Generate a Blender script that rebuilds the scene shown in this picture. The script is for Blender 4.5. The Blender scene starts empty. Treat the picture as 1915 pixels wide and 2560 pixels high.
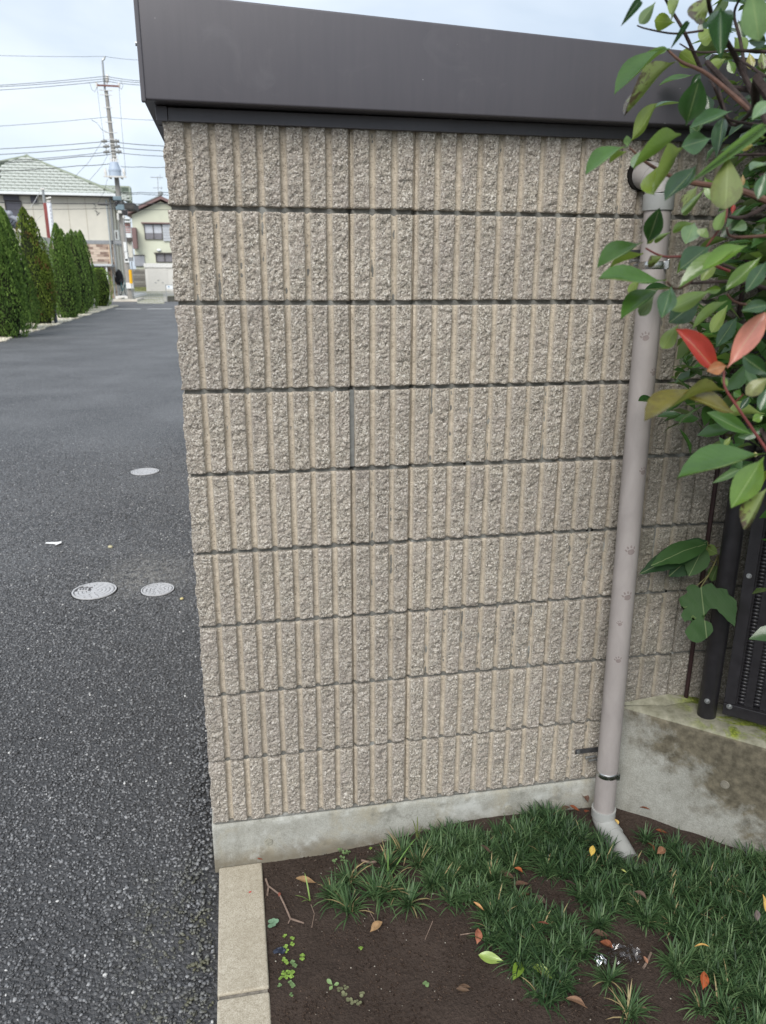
import bpy, bmesh, math, random
import numpy as np
from mathutils import Vector, Matrix, noise as mnoise

rng = np.random.default_rng(11)
random.seed(11)
SC = bpy.context.scene
COL = SC.collection
R = math.radians

# ------------------------------------------------------------------ camera
cam = bpy.data.cameras.new('camera')
cam_ob = bpy.data.objects.new('camera', cam)
COL.objects.link(cam_ob)
cam.sensor_fit = 'VERTICAL'
cam.sensor_height = 36.0
cam.lens = 36.0 * 1920.36 / 2560.0
cam.clip_start = 0.05
cam.clip_end = 3000.0
_r, _u, _f = (0.98181, -0.18978, 0.00473), (0.05191, 0.29236, 0.95490), (0.18261, 0.93729, -0.29690)
cam_ob.matrix_world = Matrix(((_r[0], _u[0], -_f[0], 0.11822), (_r[1], _u[1], -_f[1], -1.83748),
                              (_r[2], _u[2], -_f[2], 1.46561), (0, 0, 0, 1)))
cam.dof.use_dof = True
cam.dof.focus_distance = 2.0
cam.dof.aperture_fstop = 7.1
SC.camera = cam_ob

# ------------------------------------------------------------------ sky, sun, exposure
SUN_EL, SUN_AZ = R(41), R(206)          # azimuth clockwise from +Y (north): behind the camera, to the left
world = bpy.data.worlds.new('World')
SC.world = world
world.use_nodes = True
wn, wl = world.node_tree.nodes, world.node_tree.links
wn.clear()
w_out = wn.new('ShaderNodeOutputWorld')
w_bg = wn.new('ShaderNodeBackground')
w_bg.inputs['Strength'].default_value = 0.1
sky = wn.new('ShaderNodeTexSky')
sky.sky_type = 'NISHITA'
sky.sun_disc = False
sky.sun_elevation = SUN_EL
sky.sun_rotation = SUN_AZ
sky.altitude = 50
w_tc = wn.new('ShaderNodeTexCoord')
w_map = wn.new('ShaderNodeMapping')
w_map.inputs['Scale'].default_value = (1.0, 1.0, 2.6)
w_map.inputs['Location'].default_value = (0.3, 0.1, 0.35)
w_no = wn.new('ShaderNodeTexNoise')
w_no.inputs['Scale'].default_value = 2.2
w_no.inputs['Detail'].default_value = 5.0
w_no.inputs['Roughness'].default_value = 0.5
w_no.inputs['Distortion'].default_value = 0.35
w_ra = wn.new('ShaderNodeValToRGB')
w_ra.color_ramp.elements[0].position = 0.36
w_ra.color_ramp.elements[0].color = (0.50, 0.59, 0.70, 1)
w_ra.color_ramp.elements[1].position = 0.64
w_ra.color_ramp.elements[1].color = (0.80, 0.86, 0.93, 1)
w_mul = wn.new('ShaderNodeVectorMath')
w_mul.operation = 'SCALE'
w_mul.inputs['Scale'].default_value = 5.3
w_mix = wn.new('ShaderNodeMixRGB')
w_mix.inputs['Fac'].default_value = 0.9
wl.new(w_tc.outputs['Generated'], w_map.inputs['Vector'])
wl.new(w_map.outputs['Vector'], w_no.inputs['Vector'])
wl.new(w_no.outputs['Fac'], w_ra.inputs['Fac'])
wl.new(w_ra.outputs['Color'], w_mul.inputs[0])
wl.new(sky.outputs['Color'], w_mix.inputs['Color1'])
wl.new(w_mul.outputs['Vector'], w_mix.inputs['Color2'])
wl.new(w_mix.outputs['Color'], w_bg.inputs['Color'])
wl.new(w_bg.outputs['Background'], w_out.inputs['Surface'])

sun = bpy.data.lights.new('sun', 'SUN')
sun.energy = 1.5
sun.angle = R(38)
sun.color = (1.0, 0.965, 0.92)
sun_ob = bpy.data.objects.new('sun', sun)
COL.objects.link(sun_ob)
_sd = Vector((math.sin(SUN_AZ) * math.cos(SUN_EL), math.cos(SUN_AZ) * math.cos(SUN_EL), math.sin(SUN_EL)))
sun_ob.rotation_euler = _sd.to_track_quat('Z', 'Y').to_euler()
sun_ob.location = _sd * 60

vs = SC.view_settings
vs.view_transform = 'Standard'
vs.look = 'None'
vs.exposure = 1.21
vs.gamma = 1.0
vs.use_curve_mapping = False
SC.render.engine = 'CYCLES'
SC.cycles.max_bounces = 8
SC.cycles.diffuse_bounces = 4
SC.cycles.use_denoising = True
SC.cycles.denoising_prefilter = 'ACCURATE'

# ------------------------------------------------------------------ helpers: naming
def thing(name, label, cat, loc=(0, 0, 0), group=None):
    o = bpy.data.objects.new(name, None)
    o.empty_display_size = 0.05
    COL.objects.link(o)
    o.location = loc
    o['label'] = label
    o['category'] = cat
    if group:
        o['group'] = group
    return o

def tag(o, label, cat, group=None):
    o['label'] = label
    o['category'] = cat
    if group:
        o['group'] = group
    return o

def org(parent):
    """world position of a parent chain (things are never rotated before their parts are built)"""
    v = Vector((0, 0, 0))
    while parent is not None:
        v += parent.location
        parent = parent.parent
    return v

def obj(name, verts, faces, mat, parent=None, smooth=False, loc=None, kind=None, me=None):
    """one mesh object; verts are in world space and become local to the parent's (or loc's) origin"""
    o0 = org(parent) if parent is not None else Vector(loc or (0, 0, 0))
    if me is None:
        me = bpy.data.meshes.new(name)
        a = np.asarray(verts, float) - np.array(o0)
        me.from_pydata(a.tolist(), [], [tuple(int(i) for i in f) for f in faces])
        if smooth:
            me.polygons.foreach_set('use_smooth', [True] * len(me.polygons))
        me.update()
        if mat:
            me.materials.append(mat)
    o = bpy.data.objects.new(name, me)
    COL.objects.link(o)
    if parent is not None:
        o.parent = parent
    elif loc:
        o.location = loc
    if kind:
        o['kind'] = kind
    return o

def fast_mesh(name, V, F, mat, smooth=False, attrs=None):
    """numpy mesh; F is (n,3) or (n,4)"""
    me = bpy.data.meshes.new(name)
    V = np.ascontiguousarray(V, np.float32)
    F = np.ascontiguousarray(F, np.int32)
    k = F.shape[1]
    me.vertices.add(len(V))
    me.vertices.foreach_set('co', V.ravel())
    me.loops.add(F.size)
    me.loops.foreach_set('vertex_index', F.ravel())
    me.polygons.add(len(F))
    me.polygons.foreach_set('loop_start', np.arange(0, F.size, k, dtype=np.int32))
    me.polygons.foreach_set('loop_total', np.full(len(F), k, np.int32))
    if smooth:
        me.polygons.foreach_set('use_smooth', np.ones(len(F), bool))
    for nm, arr in (attrs or {}).items():
        at = me.attributes.new(nm, 'FLOAT', 'POINT')
        at.data.foreach_set('value', np.ascontiguousarray(arr, np.float32))
    me.update(calc_edges=True)
    if mat:
        me.materials.append(mat)
    return me

def link(name, me, parent=None, loc=(0, 0, 0), rot=(0, 0, 0), scale=(1, 1, 1), kind=None):
    o = bpy.data.objects.new(name, me)
    COL.objects.link(o)
    o.location = loc
    o.rotation_euler = rot
    o.scale = scale
    if parent is not None:
        o.parent = parent
    if kind:
        o['kind'] = kind
    return o

def copy_tree(o, parent=None):
    c = o.copy()
    COL.objects.link(c)
    c.parent = parent
    for ch in list(o.children):
        copy_tree(ch, c)
    return c

class MB:
    """collects shapes; build() links them as one mesh object"""
    def __init__(s):
        s.v, s.f = [], []
    def add(s, V, F):
        n = len(s.v)
        s.v += [tuple(p) for p in V]
        s.f += [tuple(i + n for i in q) for q in F]
        return s
    def box(s, a, b, m=None):
        x0, y0, z0 = a
        x1, y1, z1 = b
        V = [(x0, y0, z0), (x1, y0, z0), (x1, y1, z0), (x0, y1, z0), (x0, y0, z1), (x1, y0, z1), (x1, y1, z1), (x0, y1, z1)]
        if m is not None:
            V = [m @ Vector(p) for p in V]
        return s.add(V, [(0, 3, 2, 1), (4, 5, 6, 7), (0, 1, 5, 4), (1, 2, 6, 5), (2, 3, 7, 6), (3, 0, 4, 7)])
    def prism(s, poly, off):
        """extrude a planar polygon (world points) by a vector"""
        n = len(poly)
        off = Vector(off)
        V = [Vector(p) for p in poly] + [Vector(p) + off for p in poly]
        F = [tuple(range(n)), tuple(range(2 * n - 1, n - 1, -1))]
        F += [(i, i + n, (i + 1) % n + n, (i + 1) % n) for i in range(n)]
        return s.add(V, F)
    def tube(s, pts, rad, n=8, cap=True):
        pts = [Vector(p) for p in pts]
        if not hasattr(rad, '__len__'):
            rad = [rad] * len(pts)
        t0 = (pts[1] - pts[0]).normalized()
        a = t0.orthogonal().normalized()
        V, F = [], []
        for i, p in enumerate(pts):
            t = (pts[min(i + 1, len(pts) - 1)] - pts[max(i - 1, 0)]).normalized()
            a = (a - t * a.dot(t)).normalized()
            b = t.cross(a)
            for k in range(n):
                c = 2 * math.pi * k / n
                V.append(p + (a * math.cos(c) + b * math.sin(c)) * rad[i])
        for i in range(len(pts) - 1):
            for k in range(n):
                F.append((i * n + k, i * n + (k + 1) % n, (i + 1) * n + (k + 1) % n, (i + 1) * n + k))
        if cap:
            F.append(tuple(range(n - 1, -1, -1)))
            F.append(tuple(range((len(pts) - 1) * n, len(pts) * n)))
        return s.add(V, F)
    def cyl(s, p0, p1, r0, r1=None, n=16):
        return s.tube([p0, p1], [r0, r0 if r1 is None else r1], n)
    def ball(s, c, r, nu=10, nv=6, sc=(1, 1, 1)):
        V, F = [], []
        for j in range(nv + 1):
            th = math.pi * j / nv
            for i in range(nu):
                ph = 2 * math.pi * i / nu
                V.append((c[0] + r * sc[0] * math.sin(th) * math.cos(ph), c[1] + r * sc[1] * math.sin(th) * math.sin(ph), c[2] + r * sc[2] * math.cos(th)))
        for j in range(nv):
            for i in range(nu):
                F.append((j * nu + i, (j + 1) * nu + i, (j + 1) * nu + (i + 1) % nu, j * nu + (i + 1) % nu))
        return s.add(V, F)
    def build(s, name, mat, parent=None, bevel=0, smooth=False, loc=None, kind=None, seg=2):
        o = obj(name, s.v, s.f, mat, parent, False, loc, kind)
        me = o.data
        bm = bmesh.new()
        bm.from_mesh(me)
        bmesh.ops.recalc_face_normals(bm, faces=bm.faces)
        if bevel:
            ed = [e for e in bm.edges if len(e.link_faces) == 2 and e.calc_face_angle(0) > 0.5]
            bmesh.ops.bevel(bm, geom=ed, offset=bevel, segments=seg, affect='EDGES', profile=0.6)
        if smooth:
            for f_ in bm.faces:
                f_.smooth = True
            for e in bm.edges:
                if len(e.link_faces) == 2 and e.calc_face_angle(0) > 0.7:
                    e.smooth = False
        bm.to_mesh(me)
        bm.free()
        return o

def fbm2(nx, ny, sx, sy, cell, octv=4, gain=0.5, seed=0):
    """fractal value noise on a grid covering sx by sy metres, first cell size 'cell' metres, roughly -1..1"""
    g = np.random.default_rng(seed)
    out = np.zeros((ny, nx))
    amp, tot = 1.0, 0.0
    for o in range(octv):
        c = cell / 2 ** o
        gx, gy = int(sx / c) + 3, int(sy / c) + 3
        A = g.uniform(-1, 1, (gy, gx))
        X = np.linspace(0, sx / c, nx)
        Y = np.linspace(0, sy / c, ny)
        xi, yi = X.astype(int), Y.astype(int)
        fx, fy = X - xi, Y - yi
        fx, fy = fx * fx * (3 - 2 * fx), fy * fy * (3 - 2 * fy)
        a = A[np.ix_(yi, xi)] * (1 - fx) + A[np.ix_(yi, xi + 1)] * fx
        b = A[np.ix_(yi + 1, xi)] * (1 - fx) + A[np.ix_(yi + 1, xi + 1)] * fx
        out += amp * (a * (1 - fy[:, None]) + b * fy[:, None])
        tot += amp
        amp *= gain
    return out / tot * 1.6

# ------------------------------------------------------------------ helpers: materials
class NT:
    def __init__(s, name, rough=0.8, spec=0.5, metal=0.0):
        s.m = bpy.data.materials.new(name)
        s.m.use_nodes = True
        s.n, s.l = s.m.node_tree.nodes, s.m.node_tree.links
        s.b = s.n['Principled BSDF']
        s.b.inputs['Roughness'].default_value = rough
        s.b.inputs['Specular IOR Level'].default_value = spec
        s.b.inputs['Metallic'].default_value = metal
        s.tc = s.n.new('ShaderNodeTexCoord')
    def put(s, sock, val):
        if hasattr(val, 'is_linked') or hasattr(val, 'links'):
            s.l.new(val, sock)
        else:
            sock.default_value = val
    def co(s, kind='Object', scale=None, off=False):
        v = s.tc.outputs[kind]
        if off:
            oi = s.n.new('ShaderNodeObjectInfo')
            mu = s.n.new('ShaderNodeVectorMath'); mu.operation = 'SCALE'
            cb = s.n.new('ShaderNodeCombineXYZ')
            for i in range(3):
                s.l.new(oi.outputs['Random'], cb.inputs[i])
            s.l.new(cb.outputs[0], mu.inputs[0]); mu.inputs['Scale'].default_value = 37.0
            ad = s.n.new('ShaderNodeVectorMath'); ad.operation = 'ADD'
            s.l.new(v, ad.inputs[0]); s.l.new(mu.outputs[0], ad.inputs[1])
            v = ad.outputs[0]
        if scale:
            mp = s.n.new('ShaderNodeMapping')
            mp.inputs['Scale'].default_value = scale
            s.l.new(v, mp.inputs['Vector'])
            v = mp.outputs[0]
        return v
    def wpos(s):
        return s.n.new('ShaderNodeNewGeometry').outputs['Position']
    def noise(s, co, scale, detail=3.0, rough=0.55, dist=0.0, out='Fac'):
        t = s.n.new('ShaderNodeTexNoise')
        s.l.new(co, t.inputs['Vector'])
        t.inputs['Scale'].default_value = scale
        t.inputs['Detail'].default_value = detail
        t.inputs['Roughness'].default_value = rough
        t.inputs['Distortion'].default_value = dist
        return t.outputs[out]
    def vor(s, co, scale, feature='F1', out='Distance', rnd=1.0):
        t = s.n.new('ShaderNodeTexVoronoi')
        t.feature = feature
        s.l.new(co, t.inputs['Vector'])
        t.inputs['Scale'].default_value = scale
        t.inputs['Randomness'].default_value = rnd
        return t.outputs[out]
    def ramp(s, fac, stops, interp='LINEAR'):
        r_ = s.n.new('ShaderNodeValToRGB')
        r_.color_ramp.interpolation = interp
        e = r_.color_ramp.elements
        while len(e) < len(stops):
            e.new(0.5)
        for i, (p, c) in enumerate(stops):
            e[i].position = p
            e[i].color = (c, c, c, 1) if not hasattr(c, '__len__') else (*c, 1)
        s.l.new(fac, r_.inputs['Fac'])
        return r_.outputs['Color']
    def mix(s, fac, a, b, mode='MIX'):
        x = s.n.new('ShaderNodeMixRGB')
        x.blend_type = mode
        for sock, val in ((x.inputs['Fac'], fac), (x.inputs['Color1'], a), (x.inputs['Color2'], b)):
            if hasattr(val, '__len__') and not hasattr(val, 'links'):
                val = (*val, 1) if len(val) == 3 else val
            s.put(sock, val)
        return x.outputs['Color']
    def math(s, op, a, b=0.0, clamp=False):
        x = s.n.new('ShaderNodeMath')
        x.operation = op
        x.use_clamp = clamp
        s.put(x.inputs[0], a)
        s.put(x.inputs[1], b)
        return x.outputs[0]
    def lin(s, v, a, b):
        return s.math('MULTIPLY', s.math('SUBTRACT', v, a), 1.0 / (b - a), True)
    def sep(s, v):
        x = s.n.new('ShaderNodeSeparateXYZ')
        s.l.new(v, x.inputs[0])
        return x.outputs
    def attr(s, name, out='Fac'):
        a = s.n.new('ShaderNodeAttribute')
        a.attribute_name = name
        return a.outputs[out]
    def rand(s):
        return s.n.new('ShaderNodeObjectInfo').outputs['Random']
    def color(s, c):
        if hasattr(c, '__len__') and not hasattr(c, 'links'):
            c = (*c, 1)
        s.put(s.b.inputs['Base Color'], c)
        return s
    def rough(s, r_):
        s.put(s.b.inputs['Roughness'], r_)
        return s
    def bump(s, h, strength=0.5, dist=0.01, prev=None):
        b = s.n.new('ShaderNodeBump')
        b.inputs['Strength'].default_value = strength
        b.inputs['Distance'].default_value = dist
        s.l.new(h, b.inputs['Height'])
        if prev is not None:
            s.l.new(prev, b.inputs['Normal'])
        s.l.new(b.outputs['Normal'], s.b.inputs['Normal'])
        return b.outputs['Normal']

def simple(name, col, rough=0.7, spec=0.4, metal=0.0, vary=0.12, scale=8.0, bump=0.0, bscale=60.0):
    """plain paint / metal / plaster with slight mottling"""
    t = NT(name, rough, spec, metal)
    co = t.co()
    n1 = t.noise(co, scale, 4)
    lo = tuple(c * (1 - vary) for c in col)
    hi = tuple(min(1, c * (1 + vary)) for c in col)
    t.color(t.ramp(n1, [(0.3, lo), (0.7, hi)]))
    t.rough(t.ramp(t.noise(co, scale * 2.3, 3), [(0.3, max(0, rough - 0.08)), (0.7, min(1, rough + 0.08))]))
    if bump:
        t.bump(t.noise(co, bscale, 3), bump, 0.004)
    return t.m

# split-face block: aggregate speckle, smoother tan grooves
def mat_block():
    t = NT('split_face_block', 0.86, 0.35)
    co = t.co(off=True)
    g = t.attr('groove')
    vc = t.vor(co, 330, out='Color')
    v1 = t.sep(vc)[0]
    fine = t.noise(co, 420, 3, 0.6)
    base = t.ramp(v1, [(0.0, (0.085, 0.073, 0.062)), (0.14, (0.19, 0.166, 0.141)), (0.5, (0.392, 0.355, 0.300)), (0.84, (0.505, 0.468, 0.405)), (0.95, (0.76, 0.73, 0.67))])
    base = t.mix(0.30, base, t.ramp(fine, [(0.36, (0.10, 0.087, 0.075)), (0.66, (0.56, 0.515, 0.44))]))
    big = t.noise(co, 14, 4, 0.55)
    base = t.mix(t.ramp(big, [(0.35, 0.0), (0.72, 0.35)]), base, (0.36, 0.315, 0.295))
    pits = t.ramp(t.vor(co, 300), [(0.06, 0.0), (0.16, 1.0)])
    gc = t.mix(t.ramp(t.noise(co, 60, 4), [(0.35, 0.0), (0.7, 1.0)]), (0.47, 0.412, 0.332), (0.60, 0.538, 0.445))
    gc = t.mix(t.ramp(t.noise(co, 190, 3, 0.6), [(0.34, 0.7), (0.42, 0.0)]), gc, (0.17, 0.14, 0.11))
    col = t.mix(g, base, gc)
    # per-block tone, and grime mixed with painted shade towards the right end
    col = t.mix(1.0, col, t.ramp(t.rand(), [(0.0, (0.94, 0.93, 0.92)), (1.0, (1.05, 1.04, 1.02))]), 'MULTIPLY')
    # greenish algae and grime blotches, with the shade behind the pipe painted in
    P = t.sep(t.wpos())
    grime_shade = t.math('MULTIPLY', t.lin(P[0], 0.95, 1.25), t.ramp(t.noise(t.wpos(), 7, 5, 0.6), [(0.35, 0.1), (0.65, 0.6)]))
    col = t.mix(grime_shade, col, (0.13, 0.125, 0.095))
    t.color(col)
    h = t.math('ADD', t.math('MULTIPLY', t.vor(co, 330, 'SMOOTH_F1'), -0.7), fine)
    b = t.bump(h, 0.8, 0.004)
    return t.m

def mat_concrete(name, light, dark, moss=False, scale=5.0, tan=None):
    t = NT(name, 0.85, 0.3)
    co = t.co()
    n1 = t.noise(co, scale, 7, 0.66, 0.0)
    n2 = t.noise(co, scale * 9, 4, 0.6)
    c = t.ramp(n1, [(0.28, dark), (0.66, light)])
    c = t.mix(0.34, c, t.ramp(n2, [(0.3, dark), (0.7, light)]))
    n3 = t.noise(co, 260, 3, 0.7)
    c = t.mix(0.22, c, t.ramp(n3, [(0.36, tuple(q * 0.45 for q in dark)), (0.64, tuple(min(0.8, q * 1.25) for q in light))]))
    stk = t.noise(t.co(scale=(1, 1, 0.08)), 26, 4, 0.6)
    c = t.mix(t.ramp(stk, [(0.5, 0.0), (0.75, 0.35)]), c, tuple(q * 0.8 for q in dark))
    if tan:
        c = t.mix(t.ramp(t.noise(co, scale * 1.7, 4, 0.6, 0.6), [(0.5, 0.0), (0.7, 0.55)]), c, tan)
    if not moss:                       # rain-splashed soil along the foot, pale bloom and dark water marks higher up
        Pz = t.sep(t.wpos())
        sp_ = t.math('ADD', t.lin(Pz[2], -0.055, -0.135), t.math('MULTIPLY', t.math('SUBTRACT', t.noise(t.wpos(), 14, 6, 0.65), 0.5), 1.3))
        c = t.mix(t.ramp(sp_, [(0.35, 0.0), (0.95, 0.75)]), c, (0.15, 0.125, 0.085))
        bl = t.noise(t.wpos(), 7.5, 7, 0.68)
        c = t.mix(t.ramp(bl, [(0.54, 0.0), (0.66, 0.55)]), c, (0.56, 0.57, 0.54))
        c = t.mix(t.ramp(t.noise(t.wpos(), 11, 7, 0.72), [(0.56, 0.0), (0.66, 0.6)]), c, (0.16, 0.155, 0.13))
    pores = t.ramp(t.vor(co, 75), [(0.04, 1.0), (0.09, 0.0)])
    pores = t.math('MULTIPLY', pores, t.ramp(t.noise(co, 12, 2), [(0.5, 0.0), (0.6, 0.8)]))
    c = t.mix(pores, c, (0.06, 0.055, 0.05))
    if moss:
        P = t.sep(t.wpos())
        # the top and the right end of the low wall carry a brown-black weathering, green moss by the post
        s_ = t.math('ADD', t.math('MULTIPLY', t.math('SUBTRACT', P[2], 0.02), 2.4), t.math('MULTIPLY', t.math('SUBTRACT', P[0], 1.30), 2.6))
        s_ = t.math('ADD', s_, t.math('MULTIPLY', t.math('SUBTRACT', t.noise(co, 9, 7, 0.68, 0.1), 0.5), 1.9))
        f_ = t.ramp(s_, [(0.12, 0.0), (0.45, 0.97)])
        c = t.mix(f_, c, t.ramp(n2, [(0.3, (0.060, 0.052, 0.035)), (0.72, (0.175, 0.152, 0.106))]))
        c = t.mix(t.math('MULTIPLY', t.lin(P[2], 0.2395, 0.2405), 0.8), c, t.ramp(n2, [(0.3, (0.20, 0.195, 0.135)), (0.72, (0.36, 0.35, 0.27))]))
        m_ = t.math('MULTIPLY', t.lin(P[2], 0.238, 0.245), t.ramp(t.noise(t.wpos(), 16, 4, 0.6, 0.4), [(0.47, 0.0), (0.58, 1.0)]))
        m_ = t.math('MULTIPLY', m_, t.lin(P[0], 1.33, 1.42))
        c = t.mix(m_, c, t.ramp(t.noise(co, 120, 3), [(0.3, (0.07, 0.10, 0.012)), (0.7, (0.27, 0.31, 0.05))]))
    t.color(c)
    h = t.math('ADD', t.noise(co, 120, 4, 0.6), t.math('MULTIPLY', pores, -1.5))
    t.bump(h, 0.4, 0.003)
    return t.m

M_block = mat_block()
M_mortar = mat_concrete('joint_mortar', (0.24, 0.235, 0.215), (0.10, 0.10, 0.09), scale=20)
M_footing = mat_concrete('footing_concrete', (0.43, 0.428, 0.388), (0.225, 0.22, 0.185), scale=6, tan=(0.34, 0.30, 0.21))
M_lowwall = mat_concrete('weathered_concrete', (0.40, 0.40, 0.362), (0.19, 0.185, 0.155), moss=True, scale=5)

def mat_kerb():
    t = NT('kerb_concrete', 0.9, 0.25)
    co = t.co()
    n = t.math('ADD', t.math('MULTIPLY', t.noise(co, 330, 2, 0.6), 0.6), t.math('MULTIPLY', t.noise(co, 70, 5, 0.75), 0.4))
    c = t.ramp(n, [(0.30, (0.21, 0.18, 0.135)), (0.5, (0.41, 0.365, 0.285)), (0.68, (0.56, 0.52, 0.43))])
    c = t.mix(t.ramp(t.noise(co, 9, 4), [(0.4, 0.0), (0.75, 0.45)]), c, (0.30, 0.26, 0.19))
    t.color(c)
    t.bump(n, 0.35, 0.002)
    return t.m
M_kerb = mat_kerb()

def mat_fascia():
    t = NT('dark_painted_metal', 0.42, 0.5)
    co = t.co()
    st = t.noise(t.co(scale=(14, 14, 1.2)), 6, 4, 0.6)
    c = t.ramp(st, [(0.3, (0.066, 0.062, 0.072)), (0.7, (0.073, 0.068, 0.078))])
    sp = t.ramp(t.vor(co, 26), [(0.012, 1.0), (0.03, 0.0)])
    sp = t.math('MULTIPLY', sp, t.ramp(t.noise(co, 5, 2), [(0.50, 0.0), (0.55, 0.9)]))
    c = t.mix(sp, c, (0.42, 0.42, 0.42))
    sm = t.ramp(t.noise(co, 9, 5, 0.65, 1.0), [(0.60, 0.0), (0.76, 0.25)])
    c = t.mix(sm, c, (0.13, 0.125, 0.135))
    t.color(c)
    t.rough(t.ramp(t.noise(co, 4, 4), [(0.3, 0.36), (0.7, 0.5)]))
    t.bump(t.noise(co, 2.2, 2), 0.12, 0.02)
    return t.m
M_fascia = mat_fascia()

def mat_pipe():
    t = NT('faded_pink_grey_paint', 0.5, 0.45)
    co = t.co()
    n = t.noise(t.co(scale=(1, 1, 0.35)), 22, 5, 0.6, 0.5)
    c = t.ramp(n, [(0.3, (0.285, 0.258, 0.246)), (0.7, (0.355, 0.322, 0.306))])
    sc_ = t.ramp(t.vor(t.co(scale=(1, 1, 0.5)), 60), [(0.02, 1.0), (0.06, 0.0)])
    sc_ = t.math('MULTIPLY', sc_, t.ramp(t.noise(co, 14, 2), [(0.55, 0.0), (0.62, 0.7)]))
    c = t.mix(sc_, c, (0.19, 0.15, 0.14))
    t.color(c)
    return t.m
M_pipe = mat_pipe()
M_paw = simple('dried_mud', (0.235, 0.195, 0.185), 0.8, 0.2, vary=0.1, scale=90)
M_elbow = simple('painted_elbow', (0.34, 0.32, 0.305), 0.42, 0.5, vary=0.12, scale=20)
M_sock = simple('socket_grey', (0.30, 0.305, 0.295), 0.42, 0.5, vary=0.08, scale=20)
M_pvc = simple('grey_pvc', (0.345, 0.35, 0.335), 0.42, 0.5, vary=0.06, scale=14)
M_steel = simple('stainless_steel', (0.55, 0.55, 0.54), 0.28, 0.5, 1.0, vary=0.15, scale=40)
M_zinc = simple('galvanised_steel', (0.40, 0.41, 0.41), 0.45, 0.5, 0.9, vary=0.25, scale=60)
M_dark = simple('black_brown_powder_coat', (0.018, 0.0165, 0.019), 0.42, 0.5, vary=0.25, scale=30)
M_void = simple('dark_hollow', (0.012, 0.011, 0.010), 0.95, 0.1)
M_red_rod = simple('dark_red_coated_rod', (0.028, 0.013, 0.013), 0.5, 0.4, vary=0.2, scale=40)

def mat_soil():
    t = NT('damp_soil', 0.95, 0.2)
    co = t.co()
    n1 = t.noise(co, 7, 5, 0.6)
    n2 = t.noise(co, 140, 4, 0.7)
    c = t.ramp(n1, [(0.3, (0.037, 0.0265, 0.0215)), (0.7, (0.072, 0.053, 0.0435))])
    c = t.mix(0.5, c, t.ramp(n2, [(0.3, (0.020, 0.0135, 0.0105)), (0.72, (0.088, 0.064, 0.050))]))
    t.color(c)
    h = t.math('ADD', t.math('MULTIPLY', t.noise(co, 60, 5, 0.7), 1.5), n2)
    t.bump(h, 0.9, 0.006)
    return t.m
M_soil = mat_soil()

def mat_crumb():
    t = NT('soil_crumb', 0.95, 0.15)
    s_ = t.attr('shade')
    t.color(t.ramp(s_, [(0.0, (0.022, 0.0145, 0.011)), (0.8, (0.085, 0.058, 0.043)), (0.95, (0.11, 0.085, 0.068)), (1.0, (0.36, 0.33, 0.28))]))
    return t.m
M_crumb = mat_crumb()

def dust(t, P):
    """pale dried silt left beside the paired drain covers"""
    dx = t.math('MULTIPLY', t.math('ADD', P[0], 0.42), 3.4)
    dy = t.math('MULTIPLY', t.math('ADD', P[1], -2.36), 2.6)
    d = t.math('ADD', t.math('MULTIPLY', dx, dx), t.math('MULTIPLY', dy, dy))
    return t.math('MULTIPLY', t.lin(d, 1.0, 0.0), t.ramp(t.noise(t.wpos(), 30, 4, 0.65), [(0.4, 0.0), (0.62, 0.6)]))

def mat_asphalt():
    t = NT('asphalt', 0.6, 0.5)
    co = t.co()
    v = t.vor(co, 85)
    vc = t.sep(t.vor(co, 85, out='Color'))[0]
    v2 = t.vor(co, 260)
    c = t.ramp(vc, [(0.0, (0.040, 0.040, 0.042)), (0.5, (0.190, 0.192, 0.197)), (0.82, (0.34, 0.343, 0.349)), (0.97, (0.50, 0.50, 0.495))])
    edge = t.ramp(v, [(0.25, 0.0), (0.62, 1.0)])
    c = t.mix(edge, c, (0.022, 0.022, 0.023))
    big = t.noise(co, 0.9, 4, 0.55)
    sp2 = t.math('MULTIPLY', t.ramp(t.vor(co, 24), [(0.10, 1.0), (0.22, 0.0)]), t.ramp(t.sep(t.vor(co, 24, out='Color'))[1], [(0.55, 0.0), (0.8, 0.8)]))
    c = t.mix(sp2, c, (0.34, 0.34, 0.345))
    c = t.mix(t.ramp(t.noise(co, 34, 3, 0.7), [(0.42, 0.45), (0.58, 0.0)]), c, (0.05, 0.05, 0.053))
    c = t.mix(t.ramp(big, [(0.35, 0.0), (0.7, 0.30)]), c, (0.235, 0.237, 0.240))
    Pp = t.sep(t.wpos())
    c = t.mix(t.lin(Pp[1], 2.0, 0.9), c, (0.060, 0.060, 0.062))        # bare binder between the stones that stand proud
    c = t.mix(dust(t, Pp), c, (0.30, 0.29, 0.265))
    t.color(c)
    h = t.math('ADD', t.math('MULTIPLY', v, -1.0), t.math('MULTIPLY', v2, -0.25))
    t.bump(h, 0.9, 0.008)
    t.rough(t.ramp(vc, [(0.0, 0.45), (1.0, 0.75)]))
    return t.m
M_asphalt = mat_asphalt()

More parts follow.
